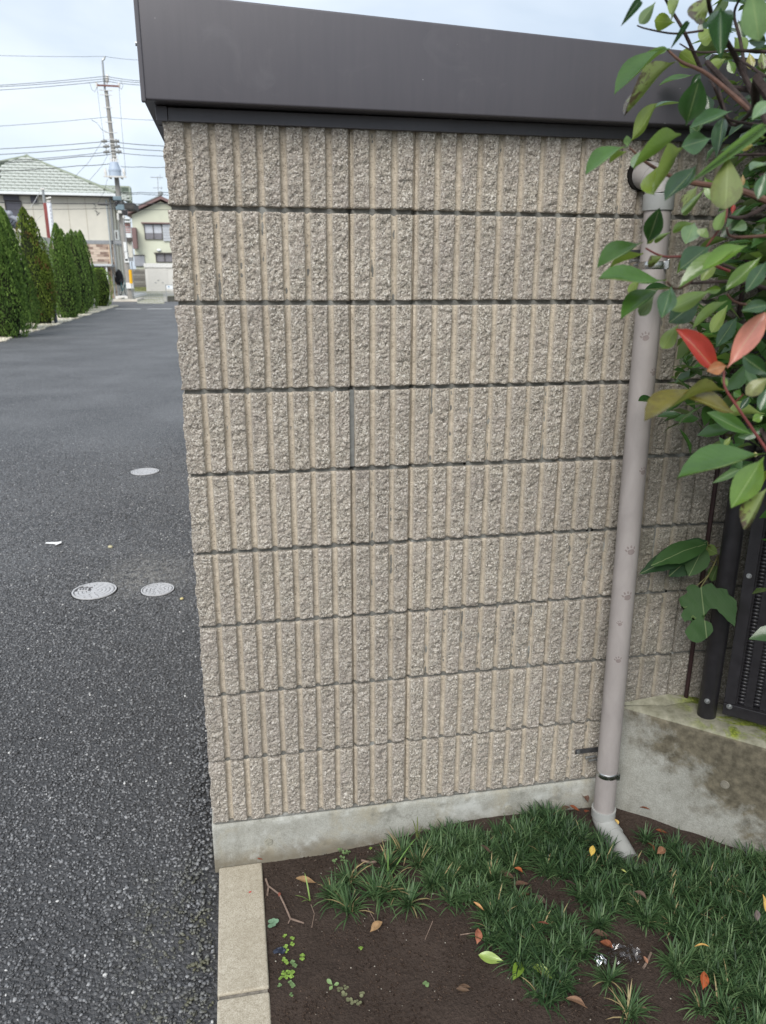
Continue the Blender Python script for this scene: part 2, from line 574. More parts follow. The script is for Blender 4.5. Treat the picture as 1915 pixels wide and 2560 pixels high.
def mat_stone():
    t = NT('asphalt_aggregate', 0.5, 0.5)
    s_ = t.attr('shade')
    c = t.ramp(s_, [(0.0, (0.030, 0.030, 0.031)), (0.45, (0.105, 0.106, 0.110)), (0.82, (0.215, 0.217, 0.222)), (0.95, (0.31, 0.31, 0.31)), (1.0, (0.52, 0.515, 0.50))])
    P = t.wpos()
    Px = t.sep(P)
    # green-brown film where the surface stays damp, next to the kerb
    k_ = t.math('MULTIPLY', t.math('ADD', Px[0], 0.30), 4.0, True)
    k_ = t.math('MULTIPLY', k_, t.math('MULTIPLY', t.math('SUBTRACT', 0.12, Px[1]), 4.0, True), True)
    k_ = t.math('MULTIPLY', k_, t.ramp(t.noise(P, 18, 4, 0.6), [(0.42, 0.0), (0.62, 0.75)]))
    c = t.mix(k_, c, (0.095, 0.092, 0.045))
    c = t.mix(dust(t, Px), c, (0.30, 0.29, 0.265))
    t.color(c)
    t.bump(t.noise(P, 500, 2), 0.25, 0.002)
    return t.m
M_stone = mat_stone()
# ================================================================== GROUND
GZ = -0.16                                   # road level

def soil_z(x, y):
    x, y = np.asarray(x, float), np.asarray(y, float)
    sx = np.clip((x - 0.15) / 0.75, 0, 1)
    sy = np.clip((y + 1.1) / 1.0, 0, 1)
    sx, sy = sx * sx * (3 - 2 * sx), sy * sy * (3 - 2 * sy)
    nz = 0.006 * np.sin(x * 11.3 + 1.7 * np.sin(y * 7.1)) * np.sin(y * 9.7 + 0.6) + 0.003 * np.sin(x * 31 + 2) * np.sin(y * 27)
    foot = 0.040 * np.exp(-(((x - 1.15) / 0.10) ** 2 + ((y + 0.15) / 0.13) ** 2))      # washed out below the pipe
    return -0.152 - foot + 0.058 * sx * sy + 0.012 * sx * (1 - sy) + nz

# earth under everything, to the horizon
m = MB()
m.add([(-900, -900, -0.32), (900, -900, -0.32), (900, 1500, -0.32), (-900, 1500, -0.32)], [(0, 1, 2, 3)])
M_earth = simple('far_earth', (0.16, 0.15, 0.12), 0.95, 0.1, vary=0.2, scale=0.2)
m.build('ground', M_earth, kind='structure')

# lane beside the garage and the street it meets, one asphalt sheet
def grid(x0, x1, y0, y1, z):
    return [(x0, y0, z), (x1, y0, z), (x1, y1, z), (x0, y1, z)]
m = MB()
m.add(grid(-5.35, 0.06, -9, 38.2, GZ), [(0, 1, 2, 3)])
m.add(grid(-60, 45, 38.2, 45.6, GZ), [(0, 1, 2, 3)])
m.build('road', M_asphalt, kind='structure')
m = MB()
m.add(grid(-60, -5.35, -9, 38.2, GZ - 0.01), [(0, 1, 2, 3)])
m.build('earth_verge', simple('garden_earth', (0.13, 0.115, 0.085), 0.95, 0.1, vary=0.3, scale=1.5), kind='structure')

# painted give-way line where the lane meets the street
M_paint = simple('worn_white_road_paint', (0.62, 0.62, 0.60), 0.7, 0.3, vary=0.3, scale=3)
m = MB()
for x0, x1 in ((-5.0, -3.9), (-3.6, -2.5), (-2.2, -1.1), (-0.8, 0.3)):
    m.add(grid(x0, x1, 36.0, 36.35, GZ + 0.004), [(0, 1, 2, 3)])
m.build('road_marking', M_paint, kind='structure')

# soil bed
nx, ny = 260, 240
X = np.linspace(0.117, 3.4, nx)
Y = np.linspace(-3.2, 0.02, ny)
XX, YY = np.meshgrid(X, Y)
ZZ = soil_z(XX, YY) + 0.004 * fbm2(nx, ny, 3.3, 3.2, 0.09, 4, 0.6, 5)
idx = np.arange(nx * ny).reshape(ny, nx)
F = np.stack([idx[:-1, :-1], idx[:-1, 1:], idx[1:, 1:], idx[1:, :-1]], -1).reshape(-1, 4)
link('soil_bed', fast_mesh('soil_bed', np.stack([XX, YY, ZZ], -1).reshape(-1, 3), F, M_soil, True), kind='structure')

# icosahedron for stones and crumbs
_t = (1 + 5 ** 0.5) / 2
ICO_V = np.array([(-1, _t, 0), (1, _t, 0), (-1, -_t, 0), (1, -_t, 0), (0, -1, _t), (0, 1, _t), (0, -1, -_t), (0, 1, -_t), (_t, 0, -1), (_t, 0, 1), (-_t, 0, -1), (-_t, 0, 1)]) / (1 + _t * _t) ** 0.5
ICO_F = np.array([(0, 11, 5), (0, 5, 1), (0, 1, 7), (0, 7, 10), (0, 10, 11), (1, 5, 9), (5, 11, 4), (11, 10, 2), (10, 7, 6), (7, 1, 8), (3, 9, 4), (3, 4, 2), (3, 2, 6), (3, 6, 8), (3, 8, 9), (4, 9, 5), (2, 4, 11), (6, 2, 10), (8, 6, 7), (9, 8, 1)])

def scatter_stones(P, rad, flat, shade, jitter=0.36):
    n = len(P)
    a = rng.uniform(0, 2 * np.pi, n)
    V = ICO_V[None] * (1 + rng.uniform(-jitter, jitter, (n, 12, 1)))
    # random tumble, then squash
    q = rng.normal(size=(n, 3, 3))
    q, _ = np.linalg.qr(q)
    V = np.einsum('nij,nkj->nki', q, V)
    s = np.stack([rad * rng.uniform(0.85, 1.35, n), rad * rng.uniform(0.65, 1.0, n), rad * flat], -1)
    V = V * s[:, None, :]
    c, si = np.cos(a)[:, None], np.sin(a)[:, None]
    V = np.stack([V[..., 0] * c - V[..., 1] * si, V[..., 0] * si + V[..., 1] * c, V[..., 2]], -1) + P[:, None, :]
    Fs = (ICO_F[None] + (np.arange(n) * 12)[:, None, None]).reshape(-1, 3)
    return V.reshape(-1, 3), Fs, np.repeat(shade, 12)

OCT_V = np.array([(1, 0, 0), (0, 1, 0), (-1, 0, 0), (0, -1, 0), (0, 0, 1), (0, 0, -1)], float)
OCT_F = np.array([(0, 1, 4), (1, 2, 4), (2, 3, 4), (3, 0, 4), (1, 0, 5), (2, 1, 5), (3, 2, 5), (0, 3, 5)])
def scatter_crumbs(P, rad, flat, shade):
    n = len(P)
    V = OCT_V[None] * (1 + rng.uniform(-0.3, 0.3, (n, 6, 1)))
    q, _ = np.linalg.qr(rng.normal(size=(n, 3, 3)))
    V = np.einsum('nij,nkj->nki', q, V) * np.stack([rad, rad, rad * flat], -1)[:, None, :] + P[:, None, :]
    return V.reshape(-1, 3), (OCT_F[None] + (np.arange(n) * 6)[:, None, None]).reshape(-1, 3), np.repeat(shade, 6)

# aggregate standing proud of the asphalt where single stones can be told apart
def road_left(y):                         # left limit of what the camera's side of the lane shows
    return -0.62 - 0.335 * (y + 0.45)
N = 70000
py = rng.uniform(-0.95, 2.7, N)
px = rng.uniform(-1.9, 0.0, N)
keep = (px > road_left(py) - 0.25) & (rng.uniform(0, 1, N) < np.clip((2.75 - py) / 0.9, 0, 1))
keep &= ~((px > -0.01) & (py > -0.03))
keep &= ((px + 0.666) ** 2 + (py - 2.165) ** 2 > 0.125 ** 2) & ((px + 0.337) ** 2 + (py - 2.123) ** 2 > 0.096 ** 2)
px, py = px[keep], py[keep]
n = len(px)
rad = 0.0030 + 0.0044 * rng.beta(1.3, 2.6, n)
edge = np.clip((px + 0.13) / 0.13, 0, 1) * np.clip(1.2 - np.abs(py - 0.25), 0, 1)
rad *= 1 + 0.3 * edge * rng.uniform(0, 1, n)
pz = GZ + rng.uniform(-0.001, 0.0022, n) + 0.020 * edge * edge
V, F, sh = scatter_stones(np.stack([px, py, pz], -1), rad, rng.uniform(0.5, 0.85, n), np.clip(rng.beta(1.7, 2.4, n) + (rng.uniform(0, 1, n) < 0.008) * 0.5, 0, 1))
N = 60000
qy = rng.uniform(1.7, 6.4, N)
qx = rng.uniform(-2.9, 0.0, N)
keep = (qx > road_left(qy) - 0.3) & (rng.uniform(0, 1, N) < np.clip((qy - 1.7) / 0.9, 0, 1) * np.clip((6.4 - qy) / 2.2, 0, 1))
for ccx, ccy, cr in ((-0.666, 2.165, 0.125), (-0.337, 2.123, 0.096), (-0.660, 4.775, 0.128)):
    keep &= (qx - ccx) ** 2 + (qy - ccy) ** 2 > cr ** 2
qx, qy = qx[keep], qy[keep]
n2 = len(qx)
V2, F2, sh2 = scatter_crumbs(np.stack([qx, qy, GZ + rng.uniform(-0.001, 0.002, n2)], -1), 0.0042 + 0.0045 * rng.beta(1.3, 2.4, n2), rng.uniform(0.5, 0.8, n2), np.clip(rng.beta(1.7, 1.9, n2) + (rng.uniform(0, 1, n2) < 0.02) * 0.4, 0, 1))
link('asphalt_stones', fast_mesh('asphalt_stones', np.vstack([V, V2]), np.vstack([F, F2 + len(V)]), M_stone, False, {'shade': np.concatenate([sh, sh2])}), kind='stuff')

# crumbs of earth on the bed
N = 34000
px, py = rng.uniform(0.125, 1.9, N), rng.uniform(-1.1, 0.0, N)
keep = (px < 0.75 + 0.9 * rng.uniform(0, 1, N))
px, py = px[keep], py[keep]
n = len(px)
rad = 0.0010 + 0.0040 * rng.beta(1.0, 4.8, n)
V, F, sh = scatter_crumbs(np.stack([px, py, soil_z(px, py) + rad * 0.35], -1), rad, np.full(n, 0.75), np.where(rng.uniform(0, 1, n) < 0.012, 1.0, rng.uniform(0, 0.93, n)))
link('soil_crumbs', fast_mesh('soil_crumbs', V, F, M_crumb, True, {'shade': sh}), kind='stuff')

# pale pebbles along the foot of the hedge
N = 5200
px, py = rng.uniform(-6.3, -5.28, N), rng.uniform(17.5, 40, N)
keep = px < -5.32 + 0.05 * np.sin(py * 3.1)
px, py = px[keep], py[keep]
n = len(px)
V, F, sh = scatter_stones(np.stack([px, py, np.full(n, GZ + 0.012)], -1), rng.uniform(0.03, 0.06, n), np.full(n, 0.55), rng.uniform(0, 1, n))
t = NT('white_pebble', 0.8, 0.3)
t.color(t.ramp(t.attr('shade'), [(0.0, (0.42, 0.38, 0.28)), (1.0, (0.70, 0.66, 0.55))]))
link('pebble_strip', fast_mesh('pebble_strip', V, F, t.m, False, {'shade': sh}), kind='stuff')
m = MB()
m.add(grid(-6.4, -5.35, 17, 38.2, GZ - 0.002), [(0, 1, 2, 3)])
m.build('pebble_bed', simple('pebble_bed_sand', (0.45, 0.41, 0.32), 0.9, 0.2, vary=0.3, scale=12), kind='structure')

# ================================================================== GARAGE: block wall, footing, metal roof edge
garage = thing('garage', 'beige split face block garage wall with dark metal roof edge', 'garage', (0, 0, GZ))

def block_mesh(name, w, ribs=True, left_rough=False, seed=0, h=0.190, right_half=False):
    """one split-face block seen from the front (-Y), x 0..w, z 0..h, with vertical rounded grooves every 50 mm"""
    nx, nz = int(w / 0.0021), 92
    x = np.linspace(0, w, nx)
    z = np.linspace(0, h, nz)
    XX, ZZ = np.meshgrid(x, z)
    rough = 0.0020 * fbm2(nx, nz, w, h, 0.042, 2, 0.5, seed) + 0.0017 * fbm2(nx, nz, w, h, 0.013, 2, 0.6, seed + 50) + 0.0019 * fbm2(nx, nz, w, h, 0.0048, 2, 0.7, seed + 90)
    # chunky diagonal chips
    g = np.random.default_rng(seed + 7)
    k = 150 if w > 0.3 else 60
    cx, cz = g.uniform(0, w, k), g.uniform(0, h, k)
    ax, az, am = g.uniform(0.006, 0.017, k), g.uniform(0.003, 0.008, k), g.uniform(-0.0030, 0.0024, k)
    an = g.uniform(-0.9, 0.2, k)
    for i in range(k):
        dx, dz = XX - cx[i], ZZ - cz[i]
        u_, v_ = dx * math.cos(an[i]) + dz * math.sin(an[i]), -dx * math.sin(an[i]) + dz * math.cos(an[i])
        rr = np.clip(1 - (u_ / ax[i]) ** 2 - (v_ / az[i]) ** 2, 0, 1)
        rough += am[i] * rr * (1 + 0.7 * v_ / az[i])
    if ribs:
        d0 = np.abs((XX + 0.025) % 0.05 - 0.025)
        rough = rough * (0.45 + 0.55 * np.clip((d0 - 0.008) / 0.007, 0, 1))
    face = -0.0062 + rough
    if ribs:
        d = np.abs((XX + 0.025) % 0.05 - 0.025)
        wob = 0.0009 * fbm2(nx, nz, w, h, 0.03, 3, 0.5, seed + 31)
        e = 0.0068 + wob
        gz = np.clip((d - e + 0.0014) / 0.0030, 0, 1)
        gz = gz * gz * (3 - 2 * gz)
        if left_rough:
            gz = np.where(XX < 0.025, 1.0, gz)
        groove = 1 - gz
        yg = 0.0068 + 0.0022 * np.clip(d / 0.008, 0, 1) ** 2 * -1 + 0.0004 * fbm2(nx, nz, w, h, 0.006, 2, 0.5, seed + 77)
        Yv = face * gz + yg * groove
    else:
        groove = np.zeros_like(XX)
        Yv = face
    ez = np.minimum(ZZ, h - ZZ)
    Yv = Yv + 0.0028 * np.clip(1 - ez / 0.004, 0, 1) ** 2
    xe = 0.0022 * fbm2(nx, nz, w, h, 0.02, 3, 0.6, seed + 13)
    ZZ = ZZ + np.where(ez < 0.001, 0.0010 * fbm2(nx, nz, w, h, 0.02, 3, 0.6, seed + 17), 0)
    if left_rough:
        XX = XX + np.where(XX < 0.03, xe * 1.4 * (1 - XX / 0.03), 0)
    V = np.stack([XX, Yv, ZZ], -1).reshape(-1, 3)
    idx = np.arange(nx * nz).reshape(nz, nx)
    F = np.stack([idx[:-1, :-1], idx[:-1, 1:], idx[1:, 1:], idx[1:, :-1]], -1).reshape(-1, 4)
    ring = np.concatenate([idx[0, :-1], idx[:-1, -1], idx[-1, :0:-1], idx[:0:-1, 0]])
    back = V[ring].copy()
    dep = 0.115 if left_rough else 0.05
    back[:, 1] = dep
    if left_rough:
        back[:, 0] = np.where(back[:, 0] < 0.02, 0.004, back[:, 0])
    n0 = len(V)
    r2 = np.roll(ring, -1)
    b = n0 + np.arange(len(ring))
    b2 = np.roll(b, -1)
    F2 = np.stack([r2, ring, b, b2], -1)
    V = np.vstack([V, back])
    gv = np.concatenate([groove.ravel(), groove.ravel()[ring]])
    return fast_mesh(name, V, np.vstack([F, F2]), M_block, True, {'groove': gv})

left_v = [block_mesh('block_corner', 0.3960, True, True, 100 + 10 * i) for i in range(3)]
part_v = [block_mesh('block_part', 0.1477, True, False, 200 + 10 * i) for i in range(3)]
full_v = [block_mesh('block_full', 0.3977, True, False, 300 + 10 * i) for i in range(5)]
plain_v = [block_mesh('block_plain', 0.398, False, False, 400 + 10 * i) for i in range(3)]
ORDER = [0, 1, 2, 3, 4, 2, 0, 4, 3, 1]
for c in range(9):
    z0 = 0.2 * c + 0.0042 - GZ
    for col_, (x0, vs_) in enumerate(((0.0, left_v), (0.3985, part_v), (0.5485, full_v), (0.9485, full_v), (1.3485, plain_v))):
        me = vs_[ORDER[(c + 3 * col_) % 10] % len(vs_)]
        dy = random.uniform(-0.0012, 0.0012)
        if c == 8:                        # top course is cut at 168 mm by the roof flashing, which covers it
            pass
        link('block', me, garage, (x0 + random.uniform(-.0006, .0006), dy, z0 + random.uniform(-.0006, .0006)))

# mortar behind the joints, slightly lumpy where it meets the grooves
nx, nz = 360, 420
X = np.linspace(0.006, 1.75, nx)
Z = np.linspace(-0.004, 1.80, nz)
XX, ZZ = np.meshgrid(X, Z)
lump = np.clip(1 - np.abs((XX + 0.025) % 0.05 - 0.025) / 0.012, 0, 1)
YY = 0.0100 + 0.0012 * fbm2(nx, nz, 1.75, 1.8, 0.03, 3, 0.5, 3) - 0.0022 * lump
for xj in (0.3967, 0.5468, 0.9468, 1.3468):
    YY = np.where(np.abs(XX - xj) < 0.0035, 0.03, YY)
idx = np.arange(nx * nz).reshape(nz, nx)
F = np.stack([idx[:-1, :-1], idx[:-1, 1:], idx[1:, 1:], idx[1:, :-1]], -1).reshape(-1, 4)
link('mortar', fast_mesh('mortar', np.stack([XX, YY, ZZ - GZ], -1).reshape(-1, 3), F, M_mortar, True), garage)
# one vertical joint of the first column is filled flush with grey mortar
m = MB(); m.box((0.3925, 0.0012, 1.006), (0.4040, 0.04, 1.196))
m.build('joint_filler', simple('grey_filler', (0.165, 0.168, 0.160), 0.85, 0.2, vary=0.2, scale=60), garage, 0.001)
# drain holes in the joint between courses
m = MB()
for px_, pz_ in ((1.045, 0.799), (1.059, 0.7985), (0.69, 1.0), (1.305, 0.599)):
    m.ball((px_, 0.0065, pz_), 0.004, 8, 5, (1, 0.6, 0.8))
m.build('weep_hole', M_void, garage, smooth=True)

# walls behind the front skin, along the lane and at the back
m = MB()
m.box((0.012, 0.118, -0.1), (0.13, 6.0, 1.80))
m.box((0.13, 5.88, -0.1), (1.75, 6.0, 1.80))
m.box((0.13, 0.05, 0.0), (1.75, 0.118, 1.78))
m.build('side_wall', M_block, garage)
for c in range(9):                                       # joints along the lane side
    pass

# concrete footing with form-tie marks
nx, nz = 330, 30
X = np.linspace(-0.004, 1.75, nx)
Z = np.linspace(-0.34, -0.002, nz)
XX, ZZ = np.meshgrid(X, Z)
YY = -0.004 + 0.0016 * fbm2(nx, nz, 1.75, 0.34, 0.2, 4, 0.5, 9)
YY += np.where(ZZ > -0.006, 0.004, 0)
idx = np.arange(nx * nz).reshape(nz, nx)
V = np.stack([XX, YY, ZZ], -1).reshape(-1, 3)
F = np.stack([idx[:-1, :-1], idx[:-1, 1:], idx[1:, 1:], idx[1:, :-1]], -1).reshape(-1, 4)
top = V[idx[-1]].copy(); top[:, 1] = 0.10
lft = V[idx[:, 0]].copy(); lft[:, 1] = 6.0; lft[:, 0] = -0.002
n0 = len(V); n1 = n0 + nx
V = np.vstack([V, top, lft])
F2 = [(idx[-1, i], idx[-1, i + 1], n0 + i + 1, n0 + i) for i in range(nx - 1)] + [(idx[i + 1, 0], n1 + i + 1, n1 + i, idx[i, 0]) for i in range(nz - 1)]
link('footing', fast_mesh('footing', V - np.array([0, 0, GZ]), np.vstack([F, F2]), M_footing, False), garage)
# thin bed of mortar smeared between the footing and the first course
m = MB()
m.box((0.004, -0.0015, -0.0015), (1.345, 0.03, 0.0065))
m.build('bed_joint', M_mortar, garage, 0.002)
M_tie = simple('tie_hole_mortar', (0.30, 0.29, 0.24), 0.9, 0.2, vary=0.25, scale=120, bump=0.4, bscale=300)
M_tie2 = simple('tie_hole_dark', (0.20, 0.185, 0.15), 0.9, 0.2, vary=0.25, scale=120, bump=0.4, bscale=300)
for fr_ in ((0.1487,-0.0050,-0.0788), (0.8640,-0.0050,-0.0707)):
    m = MB()
    m.tube([(fr_[0], -0.0072, fr_[2]), (fr_[0], -0.002, fr_[2])], 0.0115, 24)
    m.build('tie_hole', M_tie, garage, 0.001)

# ---- metal roof edge
FZ0, FZ1, FY, FX = 1.795, 2.30, -0.066, -0.030
def ftop(x):
    return 1.985 - 0.038 * x
m = MB()
xa, xb = FX, 1.75
m.add([(xa, FY, FZ0), (xb, FY, FZ0 - 0.006), (xb, FY, ftop(xb)), (xa, FY, ftop(xa)),
       (xa, FY + 0.02, FZ0), (xb, FY + 0.02, FZ0 - 0.006), (xb, FY + 0.02, ftop(xb)), (xa, FY + 0.02, ftop(xa))],
      [(0, 1, 2, 3), (7, 6, 5, 4), (0, 4, 5, 1), (3, 2, 6, 7), (0, 3, 7, 4), (1, 5, 6, 2)])
m.build('fascia', M_fascia, garage, 0.004, True, seg=3)
m = MB()
m.add([(xa, FY + 0.021, FZ0 + 0.002), (xa, 6.2, FZ0 + 0.002), (xa, 6.2, ftop(xa) - 0.004), (xa, FY + 0.021, ftop(xa) - 0.004),
       (xa + 0.02, FY + 0.021, FZ0 + 0.002), (xa + 0.02, 6.2, FZ0 + 0.002), (xa + 0.02, 6.2, ftop(xa) - 0.004), (xa + 0.02, FY + 0.021, ftop(xa) - 0.004)],
      [(0, 1, 2, 3), (4, 7, 6, 5), (0, 4, 5, 1), (3, 2, 6, 7), (0, 3, 7, 4), (1, 5, 6, 2)])
m.build('side_fascia', M_fascia, garage)
# folded lip along the lower edge and the seam at the corner
m = MB()
m.box((FX - 0.003, FY - 0.0025, FZ0 - 0.004), (FX + 0.006, FY + 0.012, ftop(FX) + 0.002))
m.build('corner_trim', M_fascia, garage, 0.002)
m = MB()
m.add([(FX + 0.021, FY + 0.021, FZ0 + 0.0015), (1.75, FY + 0.021, FZ0 - 0.0045), (1.75, 6.1, FZ0 - 0.0045), (FX + 0.021, 6.1, FZ0 + 0.0015)], [(0, 3, 2, 1)])
m.build('soffit', M_fascia, garage)
m = MB()
m.box((FX + 0.02, FY + 0.021, ftop(1.75) - 0.03), (1.75, 6.1, ftop(1.75) - 0.012))
m.build('roof_deck', M_fascia, garage)
m = MB()
m.box((0.0135, -0.0145, 1.766), (1.75, 0.0, FZ0 - 0.0025))
m.build('frieze', M_fascia, garage, 0.0015)
m = MB()
m.box((-0.0105, -0.0165, 1.7655), (0.0125, 0.03, FZ0 - 0.001))
m.build('frieze_corner', M_fascia, garage, 0.0012)
m = MB()
m.box((-0.0095, 0.031, 1.764), (-0.002, 6.0, FZ0 - 0.001))
m.build('side_frieze', M_fascia, garage)
m = MB()
sx_, sy_, sz_ = FX, FY + 0.05, 1.905
m.cyl((sx_ - 0.008, sy_, sz_), (sx_, sy_, sz_), 0.0022, n=8)
m.cyl((sx_ - 0.010, sy_, sz_), (sx_ - 0.0065, sy_, sz_), 0.0045, n=8)
m.build('screw', M_zinc, garage)

# ================================================================== LOW CONCRETE WALL AND FENCE
D2 = Vector((0.735, -0.678, 0)).normalized()               # along the wall, away from the garage
N2 = Vector((D2.y, -D2.x, 0))                              # toward the camera side
if N2.dot(Vector((-1, -1, 0))) < 0:
    N2 = -N2
P0 = Vector((1.193, -0.006, 0))
low_wall = thing('retaining_wall', 'low stained concrete wall under the dark fence beside the garage', 'wall', (1.5, -0.3, GZ))
nx, nz = 200, 60
S = np.linspace(-0.16, 2.4, nx)
Z = np.linspace(-0.25, 0.238, nz)
SS, ZZ = np.meshgrid(S, Z)
OFF = 0.0015 * fbm2(nx, nz, 2.56, 0.5, 0.25, 4, 0.5, 21)
def lw(s_, off, z_):
    return np.stack([P0.x + D2.x * s_ + N2.x * off, P0.y + D2.y * s_ + N2.y * off, z_], -1)
V = lw(SS, OFF, ZZ).reshape(-1, 3)
idx = np.arange(nx * nz).reshape(nz, nx)
F = np.stack([idx[:-1, :-1], idx[:-1, 1:], idx[1:, 1:], idx[1:, :-1]], -1).reshape(-1, 4)
n0 = len(V)
prof = [(-0.016, 0.2478), (-0.04, 0.250), (-0.10, 0.2515), (-0.16, 0.250), (-0.166, 0.24), (-0.166, -0.25)]
rows = [idx[-1]]
for k, (o_, z_) in enumerate(prof):
    jz = 0.0008 * np.sin(S * 23 + k) + 0.0006 * np.sin(S * 51 + 2 * k)
    V = np.vstack([V, lw(S, np.full(nx, o_), z_ + jz)])
    rows.append(n0 + k * nx + np.arange(nx))
F2 = np.vstack([np.stack([a[:-1], a[1:], b[1:], b[:-1]], -1) for a, b in zip(rows[:-1], rows[1:])])
V = V - np.array([1.5, -0.3, GZ])
me = fast_mesh('wall_body', V, np.vstack([F, F2]), M_lowwall, False)
link('wall_body', me, low_wall)
TIE = (1.4200,-0.2154,0.0941)
m = MB()
c_ = Vector(TIE)
m.tube([c_ + N2 * 0.003, c_ - N2 * 0.004], 0.0125, 24)
m.build('tie_hole', M_tie2, low_wall, 0.0015)
# mortar fillet where the low wall runs into the block wall
m = MB()
m.add([(1.185, -0.008, 0.2555), (1.345, -0.008, 0.270), (1.42, -0.008, 0.2535), (1.42, -0.03, 0.2522), (1.32, -0.040, 0.2522), (1.215, -0.018, 0.2522), (1.19, -0.012, 0.252)],
      [(0, 6, 5, 1), (1, 5, 4), (1, 4, 3, 2)])
m.build('mortar_fillet', M_lowwall, low_wall)

fence = thing('fence', 'dark louvred metal fence panel on the low concrete wall', 'fence', (1.411, -0.105, 0.25))
PP = Vector((1.411, -0.105, 0.0))
def fp(s_, off, z_):
    p = PP + D2 * s_ + N2 * off
    return (p.x, p.y, z_)
m = MB()
m.cyl(fp(0, 0, 0.249), fp(0, 0, 2.25), 0.0255, n=32)
post = m.build('post', M_dark, fence, 0.002, True)
def bolt(pos, parent, r=0.008):
    m_ = MB()
    p = Vector(pos)
    m_.tube([p, p + N2 * 0.0025], r, 20)
    m_.tube([p + N2 * 0.0026, p + N2 * 0.008], r * 0.62, 6)
    m_.tube([p + N2 * 0.0081, p + N2 * 0.0105], r * 0.35, 12)
    return m_.build('bolt', M_zinc, parent)
bolt(fp(0, 0.0245, 0.309), fence)
def fbar(name, s0, s1, o0, o1, z0, z1, bev=0.002):
    m_ = MB()
    ps = [fp(s0, o0, z0), fp(s1, o0, z0), fp(s1, o1, z0), fp(s0, o1, z0)]
    m_.prism(ps, (0, 0, z1 - z0))
    return m_.build(name, M_dark, fence, bev)
S0 = 0.041
fbar('stile', S0, S0 + 0.030, -0.014, 0.014, 0.3125, 2.0)
fbar('bottom_rail', S0, 1.9, -0.016, 0.016, 0.276, 0.3115)
fbar('top_rail', S0, 1.9, -0.016, 0.016, 2.001, 2.035)
fbar('stile', 1.87, 1.90, -0.014, 0.014, 0.3125, 2.0)
bolt(fp(S0 + 0.016, 0.0165, 0.306), fence)
for zb in (0.70, 1.15, 1.6):
    bolt(fp(S0 + 0.014, 0.0145, zb), fence, 0.007)
# perforated sheet: solid strips with ladders of slots between them
m = MB()
pitch = 0.0105
cols = [(S0 + 0.034 + 0.0395 * k) for k in range(46)]
for k, c0 in enumerate(cols):
    m.prism([fp(c0 + 0.0175, -0.001, 0.312), fp(c0 + 0.0395, -0.001, 0.312), fp(c0 + 0.0395, 0.001, 0.312), fp(c0 + 0.0175, 0.001, 0.312)], (0, 0, 1.688))
m.prism([fp(S0 + 0.028, -0.001, 0.312), fp(cols[0], -0.001, 0.312), fp(cols[0], 0.001, 0.312), fp(S0 + 0.028, 0.001, 0.312)], (0, 0, 1.688))
m.build('sheet_strip', M_dark, fence)
V, F = [], []
for k, c0 in enumerate(cols[:30]):
    z = 0.312 + (pitch / 2 if k % 2 else 0)
    while z < 2.0:
        n0 = len(V)
        for s_ in (c0 - 0.0002, c0 + 0.0177):
            for o_ in (-0.0004, 0.0004):
                for zz in (z, z + pitch - 0.0008):
                    V.append(fp(s_, o_, zz))
        F += [(n0 + a, n0 + b, n0 + c, n0 + d) for a, b, c, d in ((0, 1, 3, 2), (4, 6, 7, 5), (0, 4, 5, 1), (2, 3, 7, 6), (1, 5, 7, 3), (0, 2, 6, 4))]
        z += pitch
o = link('slot_ladder', fast_mesh('slot_ladder', np.array(V) - np.array([1.411, -0.105, 0.25]), np.array(F), M_dark), fence, kind='stuff')

# pale ground sheet added behind the fence to brighten its slots
def yp(s_, off):
    p = P0 + D2 * s_ + N2 * off
    return (p.x, p.y, 0.20)
m = MB()
m.add([(1.33, 0.04, 0.20), yp(0.0, -0.160), yp(2.4, -0.160), (9, -2.2, 0.20), (9, 6, 0.20), (1.77, 6, 0.20), (1.77, 0.04, 0.20)], [(0, 1, 2, 3, 4, 5, 6)])
m.build('pale_backing', simple('pale_backing_tone', (0.46, 0.44, 0.40), 0.9, 0.2, vary=0.25, scale=25), kind='structure')

# dark red rod standing on the low wall, against the blocks
rod = thing('garden_stake', 'thin dark red coated stake leaning beside the fence post', 'stake', (1.40, -0.014, 0.25))
m = MB()
m.tube([(1.400, -0.016, 0.251), (1.4005, -0.016, 0.8), (1.401, -0.017, 1.5)], 0.0062, 10)
m.build('shaft', M_red_rod, rod)
m = MB(); m.cyl((1.401, -0.017, 1.5005), (1.401, -0.017, 1.512), 0.0075, 0.005, 10)
m.build('cap', M_red_rod, rod)

# ================================================================== DOWNPIPE
pipe = thing('downpipe', 'pinkish grey painted rain downpipe fixed to the block wall', 'pipe', (1.139, -0.07, -0.08))
A0, A1 = Vector((1.1395, -0.07, -0.078)), Vector((1.1125, -0.07, 1.640))
ax = (A1 - A0).normalized()
PR = 0.0305
m = MB(); m.cyl(A0, A1, PR, n=48)
m.build('pipe', M_pipe, pipe, 0, True)
# elbow into the wall
m = MB()
pts = [A1 + ax * -0.032, A1, A1 + ax * 0.004]
rads = [PR + 0.0045, PR + 0.0045, PR + 0.0045]
m.tube(pts, rads, 40)
m.build('socket', M_sock, pipe, 0.0012, True)
hole = Vector((1.100, 0.02, 1.690))
top = A1 + ax * 0.0045
q = []
pc = top + ax * 0.038
for i in range(11):
    tt = i / 10
    a_, b_, c_ = top, pc + Vector((-0.004, 0, 0.012)), hole
    q.append(a_ * (1 - tt) ** 2 + b_ * 2 * tt * (1 - tt) + c_ * tt * tt)
m = MB(); m.tube(q, [PR + 0.0012] * 11, 40)
m.build('elbow', M_elbow, pipe, 0, True)
m = MB()
i0 = q[5]; d_ = (q[6] - q[4]).normalized()
m.tube([i0 - d_ * 0.0015, i0 + d_ * 0.0015], PR + 0.0024, 40)
m.build('elbow_seam', M_elbow, pipe, 0.0006, True)
m = MB()
